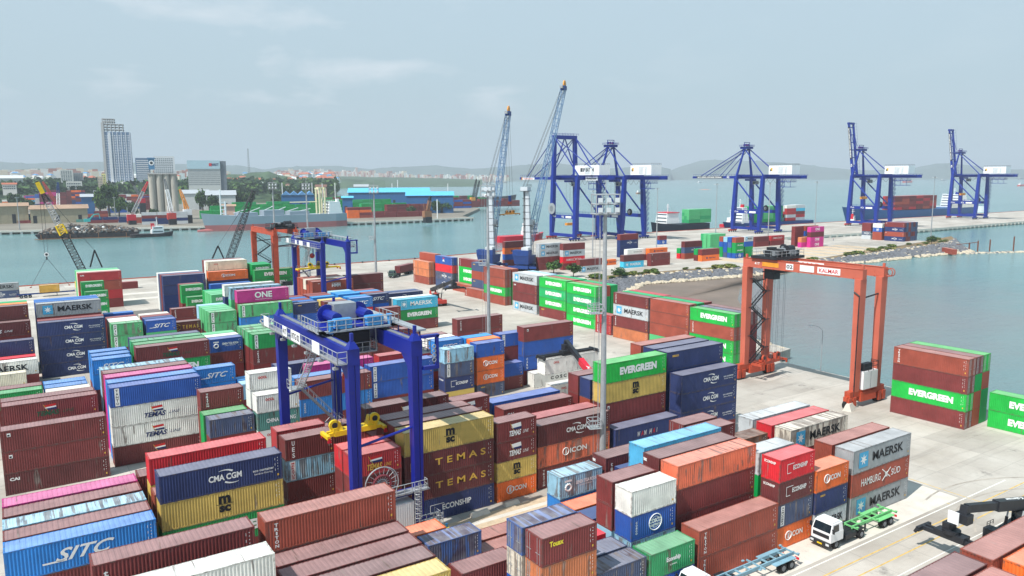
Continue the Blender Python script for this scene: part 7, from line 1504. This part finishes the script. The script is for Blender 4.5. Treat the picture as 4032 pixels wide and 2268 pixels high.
def between(uL, vL, uR, vR): a = at_z(uL, vL, -2.5); b = at_z(uR, vR, -2.5); return (a+b)/2, math.atan2(a.y-b.y, a.x-b.x), (a-b).length
c, ang, L = between(800, 914, 1366, 889)
t = ship('long grey bulk carrier with faded red underside moored at the far quay', c.x, c.y+6, ang, L, 17, 11.5, (M_hgrey, M_boot), boot=5.0, sheer=3.5, bulb=True)
superst(t, -L*.46, -L*.36, 15, 11.5, 4, M_wh, funnel=M_wh, mast_=False)
mb = MB()
for x_ in (-L*.305, -L*.345):
    for s in (-3.5, 3.5): mb.tube((x_, s, 11.5), (x_, s, 33), .9, M_mast, 8)
    mb.cb((x_, 0, 33.5), (1.8, 9, 1.4), M_mast)
mb.box(-L*.35,-L*.3,-2,2,33.5,34.8,M_mast); mb.build('goal_post_mast', t)
mb = MB(); mb.tube((L*.37,0,12), (L*.37,0,34), .5, M_wh, 6); mb.tube((L*.34,0,12), (L*.34,0,24), .8, M_wh, 6)
for k in range(4): mb.box(L*.34-.4,L*.37+.3,-.4,.4,14+k*3,14.8+k*3,M_wh)
mb.build('foremast', t)
mb = MB()
for k, (a, b) in enumerate(((.27,.14), (.10,-.04), (-.08,-.22))): mb.box(L*b,L*a,-6,6,11.5,14.5+(k == 1)*1.5,M_hgrey)
for k in range(6): mb.tube((L*(.28-.09*k),-4,14), (L*(.19-.09*k),-4,19-abs(k-2)), .35, M_lgy, 6)
mb.tube((-L*.1,0,22), (-L*.3,0,22), .5, M_mast, 6); mb.build('deck_gear', t)
mb = MB(); mb.box(-L*.4,-L*.385,-9.0,-8.2,15,17.5,mat('lifeboat_green', (60, 160, 130), .5)); mb.build('lifeboat', t)
M_scrap = [mat('scrap_%d' % i, c, .8, .2, var=.4, scale=2) for i, c in enumerate(((88, 76, 68), (124, 110, 98), (60, 54, 52), (150, 146, 142), (110, 84, 66), (72, 82, 90)))]
c, ang, L = between(150, 944, 560, 932); t = thing('barge', 'rusty black barge heaped with scrap metal by the far quay', 'barge', (c.x, c.y+9, -2.5), ang+PI); BL = L
mb = MB(); mb.hexa([(-BL/2+3,-9,-.5),(BL/2-3,-9,-.5),(BL/2-3,9,-.5),(-BL/2+3,9,-.5)], [(-BL/2,-9.2,3.6),(BL/2,-9.2,3.6),(BL/2,9.2,3.6),(-BL/2,9.2,3.6)], M_bhull := mat('black_rusty_hull', (44, 40, 44), .7, var=.3, scale=.2, dirt=(110, 74, 60), dirt_amt=.4)); mb.box(-BL/2,BL/2,-9.6,-9.2,.1,.5,M_rust2)
for k in range(14): mb.box(-BL/2+4+k*(BL-8)/13-.2,-BL/2+4+k*(BL-8)/13+.2,-9.5,-9.2,.5,3.6,M_rust2 if k % 4 == 0 else M_bhull)
mb.build('hull', t)
random.seed(71); mb = MB(); inv = ang+PI
for i in range(3400):
    x = random.uniform(-BL*.45, BL*.47); y = random.uniform(-8, 8); h = 1.1+(3.3+nz(x*.06, 2))*max(0, 1-(abs(y)/9)**2)*min(1, (BL*.47-abs(x))/7+.1); z = 1.1+random.random()*h; v, f = R3[i % 4]; k = random.uniform(.6, 1.9); q = random.uniform(.3, 1)
    X_ = c.x+(x)*math.cos(inv)-y*math.sin(inv); Y_ = c.y+9+x*math.sin(inv)+y*math.cos(inv); mb.add([(X_+a*k, Y_+b*k*q, z+d*k*.8) for a, b, d in v], f, M_wh if random.random() < .02 else random.choice(M_scrap))
o = mb.build('scrap_heap'); o['kind'] = 'stuff'; tag(o, 'jagged heap of mixed scrap metal on the barge', 'scrap')
def tug(label, u, v, L, rz, hullm, wm, fun, name='tugboat'):
    p = at_z(u, v, -2.5); t = ship(label, p.x, p.y, rz, L, L*.28, 2.4, (hullm, hullm), name=name, sheer=1.4, cat='boat'); superst(t, -L*.02, L*.26, L*.2, 2.4, 2, wm, funnel=fun); return t
tug('white and black tugboat with red funnel beside the scrap barge', 600, 932, 30, .05, M_bhull, M_wh, M_red)
c, ang, _ = between(145, 905, 190, 905)
p = at_z(210, 900, .4); t = thing('excavator', 'turquoise excavator working on the scrap heap', 'excavator', (at_z(340, 884, .4).x, at_z(340, 884, .4).y-16, 3.5)); mb = MB(); mb.box(-3,2,-1.5,1.5,0,2.6,M_teal := mat('excavator_turquoise', (60, 190, 190), .5)); mb.build('body', t); mb = MB(); mb.beam((1,0,1.5),(5,0,6.2),.9,.9,M_teal); mb.beam((5,0,6.2),(9,0,6.6),.8,.8,M_teal); mb.beam((9,0,6.6),(9.6,0,2.6),.6,.6,M_teal); mb.build('arm', t)
# vessels at the near quay
p = at_b(2050, 968, 432); t = ship('small red and white vessel moored behind the right mobile crane', p.x, 432, 0, 38, 10, 4, (M_red, M_red), sheer=1.5); superst(t, 3, 12, 8, 4, 3, M_wh)
pa = at_b(2600, 930, 428); pb = at_b(2768, 930, 426); Ls = pb.x-pa.x; t = ship('black hulled supply ship with white bridge and red trim', (pa.x+pb.x)/2-4, 427, PI, Ls+14, 14, 6.5, (mat('navy_black_hull', (24, 28, 48), .5), M_bhull), name='supply_ship', sheer=2.5)
superst(t, Ls*.12, Ls*.42, 12, 7.5, 3, M_wh); mb = MB(); mb.box(Ls*.13,Ls*.4,-6.3,6.3,15.35,15.9,M_red); mb.build('red_trim', t)
def cargo(spec, x0, y0, z0, nx, ny, nz_, pal, L=12.3, group='containers on deck', lab=''):
    random.seed(int(x0*7+nx*3)); k = 0
    for i in range(nx):
        for j in range(ny):
            for q in range(nz_):
                w = random.choice(pal); t_ = spec; container(t_+w, x0+i*L+6, y0+j*2.5+1.2, z0+q*2.62, 0, lab, group, False)
cargo('F', pa.x+22, 420, 6.2-2.5+1, 2, 3, 4, ['spl', 'spl', 'sg2'], group='green containers on the supply ship deck', lab='pale green container stacked on the deck of the black supply ship')
p1 = at_b(2895, 905, 418); p2 = at_b(3180, 905, 418); t = ship('coastal container vessel moored behind the middle quay crane', (p1.x+p2.x)/2, 424, PI, p2.x-p1.x+16, 16, 4.5, (M_dblue, M_bhull), name='container_ship', sheer=2); superst(t, (p2.x-p1.x)*.33, (p2.x-p1.x)*.42, 13, 4.5, 5, M_wh, funnel=M_red)
cargo('F', p1.x+22, 418, 2.5, 3, 4, 5, ['grn', 'spl', 'grn'], group='green containers on the coastal vessel', lab='green container on the deck of the coastal vessel'); cargo('F', p1.x+64, 418, 2.5, 2, 4, 5, ['wht', 'mar', 'lgy', 'rd2', 'cyn'], group='mixed containers on the coastal vessel', lab='container of mixed colour on the stern of the coastal vessel')
p1 = at_b(3410, 868, 408); p2 = at_b(3850, 838, 408); Lb = p2.x-p1.x; t = ship('large blue container ship moored between the two raised cranes', (p1.x+p2.x)/2, 424, PI, Lb+26, 26, 9.5, (mat('ship_blue_hull', (30, 84, 138), .5), mat('ship_teal_hull', (28, 70, 96), .5)), name='container_ship', sheer=5, boot=1.5)
superst(t, -Lb*.44, -Lb*.38, 22, 9.5, 5, M_wh, funnel=M_blue)
cargo('F', p1.x+52, 412, 7.5, 6, 5, 5, ['mar', 'mr2', 'mar', 'brn', 'rd2'], group='red brown containers on the large blue ship', lab='maroon container in the deck stacks of the large blue ship'); cargo('F', p1.x+150, 411, 6.9, 4, 1, 2, ['wht'], group='white containers on the large blue ship', lab='white container low on the side of the large blue ship')
p = at_d(3765, 798, 1050); t = ship('white passenger ship passing behind the rightmost crane', p.x, p.y, PI-.7, 62, 13, 6, (M_wh, M_wh), name='passenger_ship', sheer=2.5); superst(t, -14, 12, 11, 6, 3, M_wh)
p = at_z(3355, 885, -2.5); tug('small red tug beside the raised crane at left', 3352, 888, 18, .3, M_red, M_wh, M_red); tug('red workboat floating left of the middle quay crane', 2868, 892, 20, .1, M_red, M_wh, None, 'workboat')
for lab, u, v, L, rz, hm in (('grey wooden fishing boat far out behind the second crane', 2440, 757, 38, .3, M_dark), ('brown fishing boat right of the grey one', 2520, 763, 30, .2, M_rust2), ('small pale ferry left of the middle crane', 2757, 720, 50, .1, M_lgy), ('rust red barge on the horizon behind the raised crane', 3575, 719, 90, 0, M_rred), ('grey cargo vessel on the horizon between raised cranes', 3715, 711, 70, 0, M_grey), ('white yacht on the horizon between raised cranes', 3790, 722, 30, 0, M_wh), ('orange vessel at the right frame edge', 4022, 733, 50, 0, M_rred), ('dark freighter at the right frame edge horizon', 4020, 706, 90, 0, M_dark), ('black freight barge with deck cargo beyond the far pier', 1962, 787, 78, -.1, M_bhull), ('white ship moored at the tip of the far pier', 1770, 786, 42, .1, M_wh)):
    p = at_z(u, v, -2.5); t = ship(lab, p.x, p.y, rz, L, L*.2, L*.07+1, (hm, hm), name='boat', sheer=L*.04, cat='boat'); superst(t, -L*.35, -L*.1, L*.14, L*.07+1, 2, M_wh, mast_=L > 35)
p = at_z(2775, 747, -2.5); mb = MB(); R_ = 30
vs = [(0,0,1.8)]+[(math.cos(a*PI/8)*R_, math.sin(a*PI/8)*R_*.5, -.2) for a in range(16)]; mb.add(vs, [(0,1+i,1+(i+1)%16) for i in range(16)], mat('red_sand', (190, 140, 120), .9)); o = mb.build('sandbar', None, (p.x, p.y, -2.5)); struct(o)
# ---------------------------------------------------------------- the stacks behind the ones in view, kept as one mass
tag(STUFF_O := STUFF.build('container_mass'), 'crowded container stacks of the port across the water and boxes hidden inside the near stacks', 'container stacks'); STUFF_O['kind'] = 'stuff'
# ---------------------------------------------------------------- haze
HZ = 1.3e-4
m = bpy.data.materials.new('haze'); m.use_nodes = True; t = m.node_tree; t.nodes.clear(); o_ = t.nodes.new('ShaderNodeOutputMaterial'); pv = t.nodes.new('ShaderNodeVolumePrincipled')
pv.inputs['Color'].default_value = (.80, .90, 1.0, 1); pv.inputs['Density'].default_value = HZ; pv.inputs['Anisotropy'].default_value = .0; t.links.new(pv.outputs[0], o_.inputs['Volume'])
mb = MB(); mb.box(-9500, 16500, -700, 17500, -8, 430, m); o = mb.build('haze'); o['kind'] = 'stuff'; tag(o, 'pale moist haze over the harbour', 'haze')
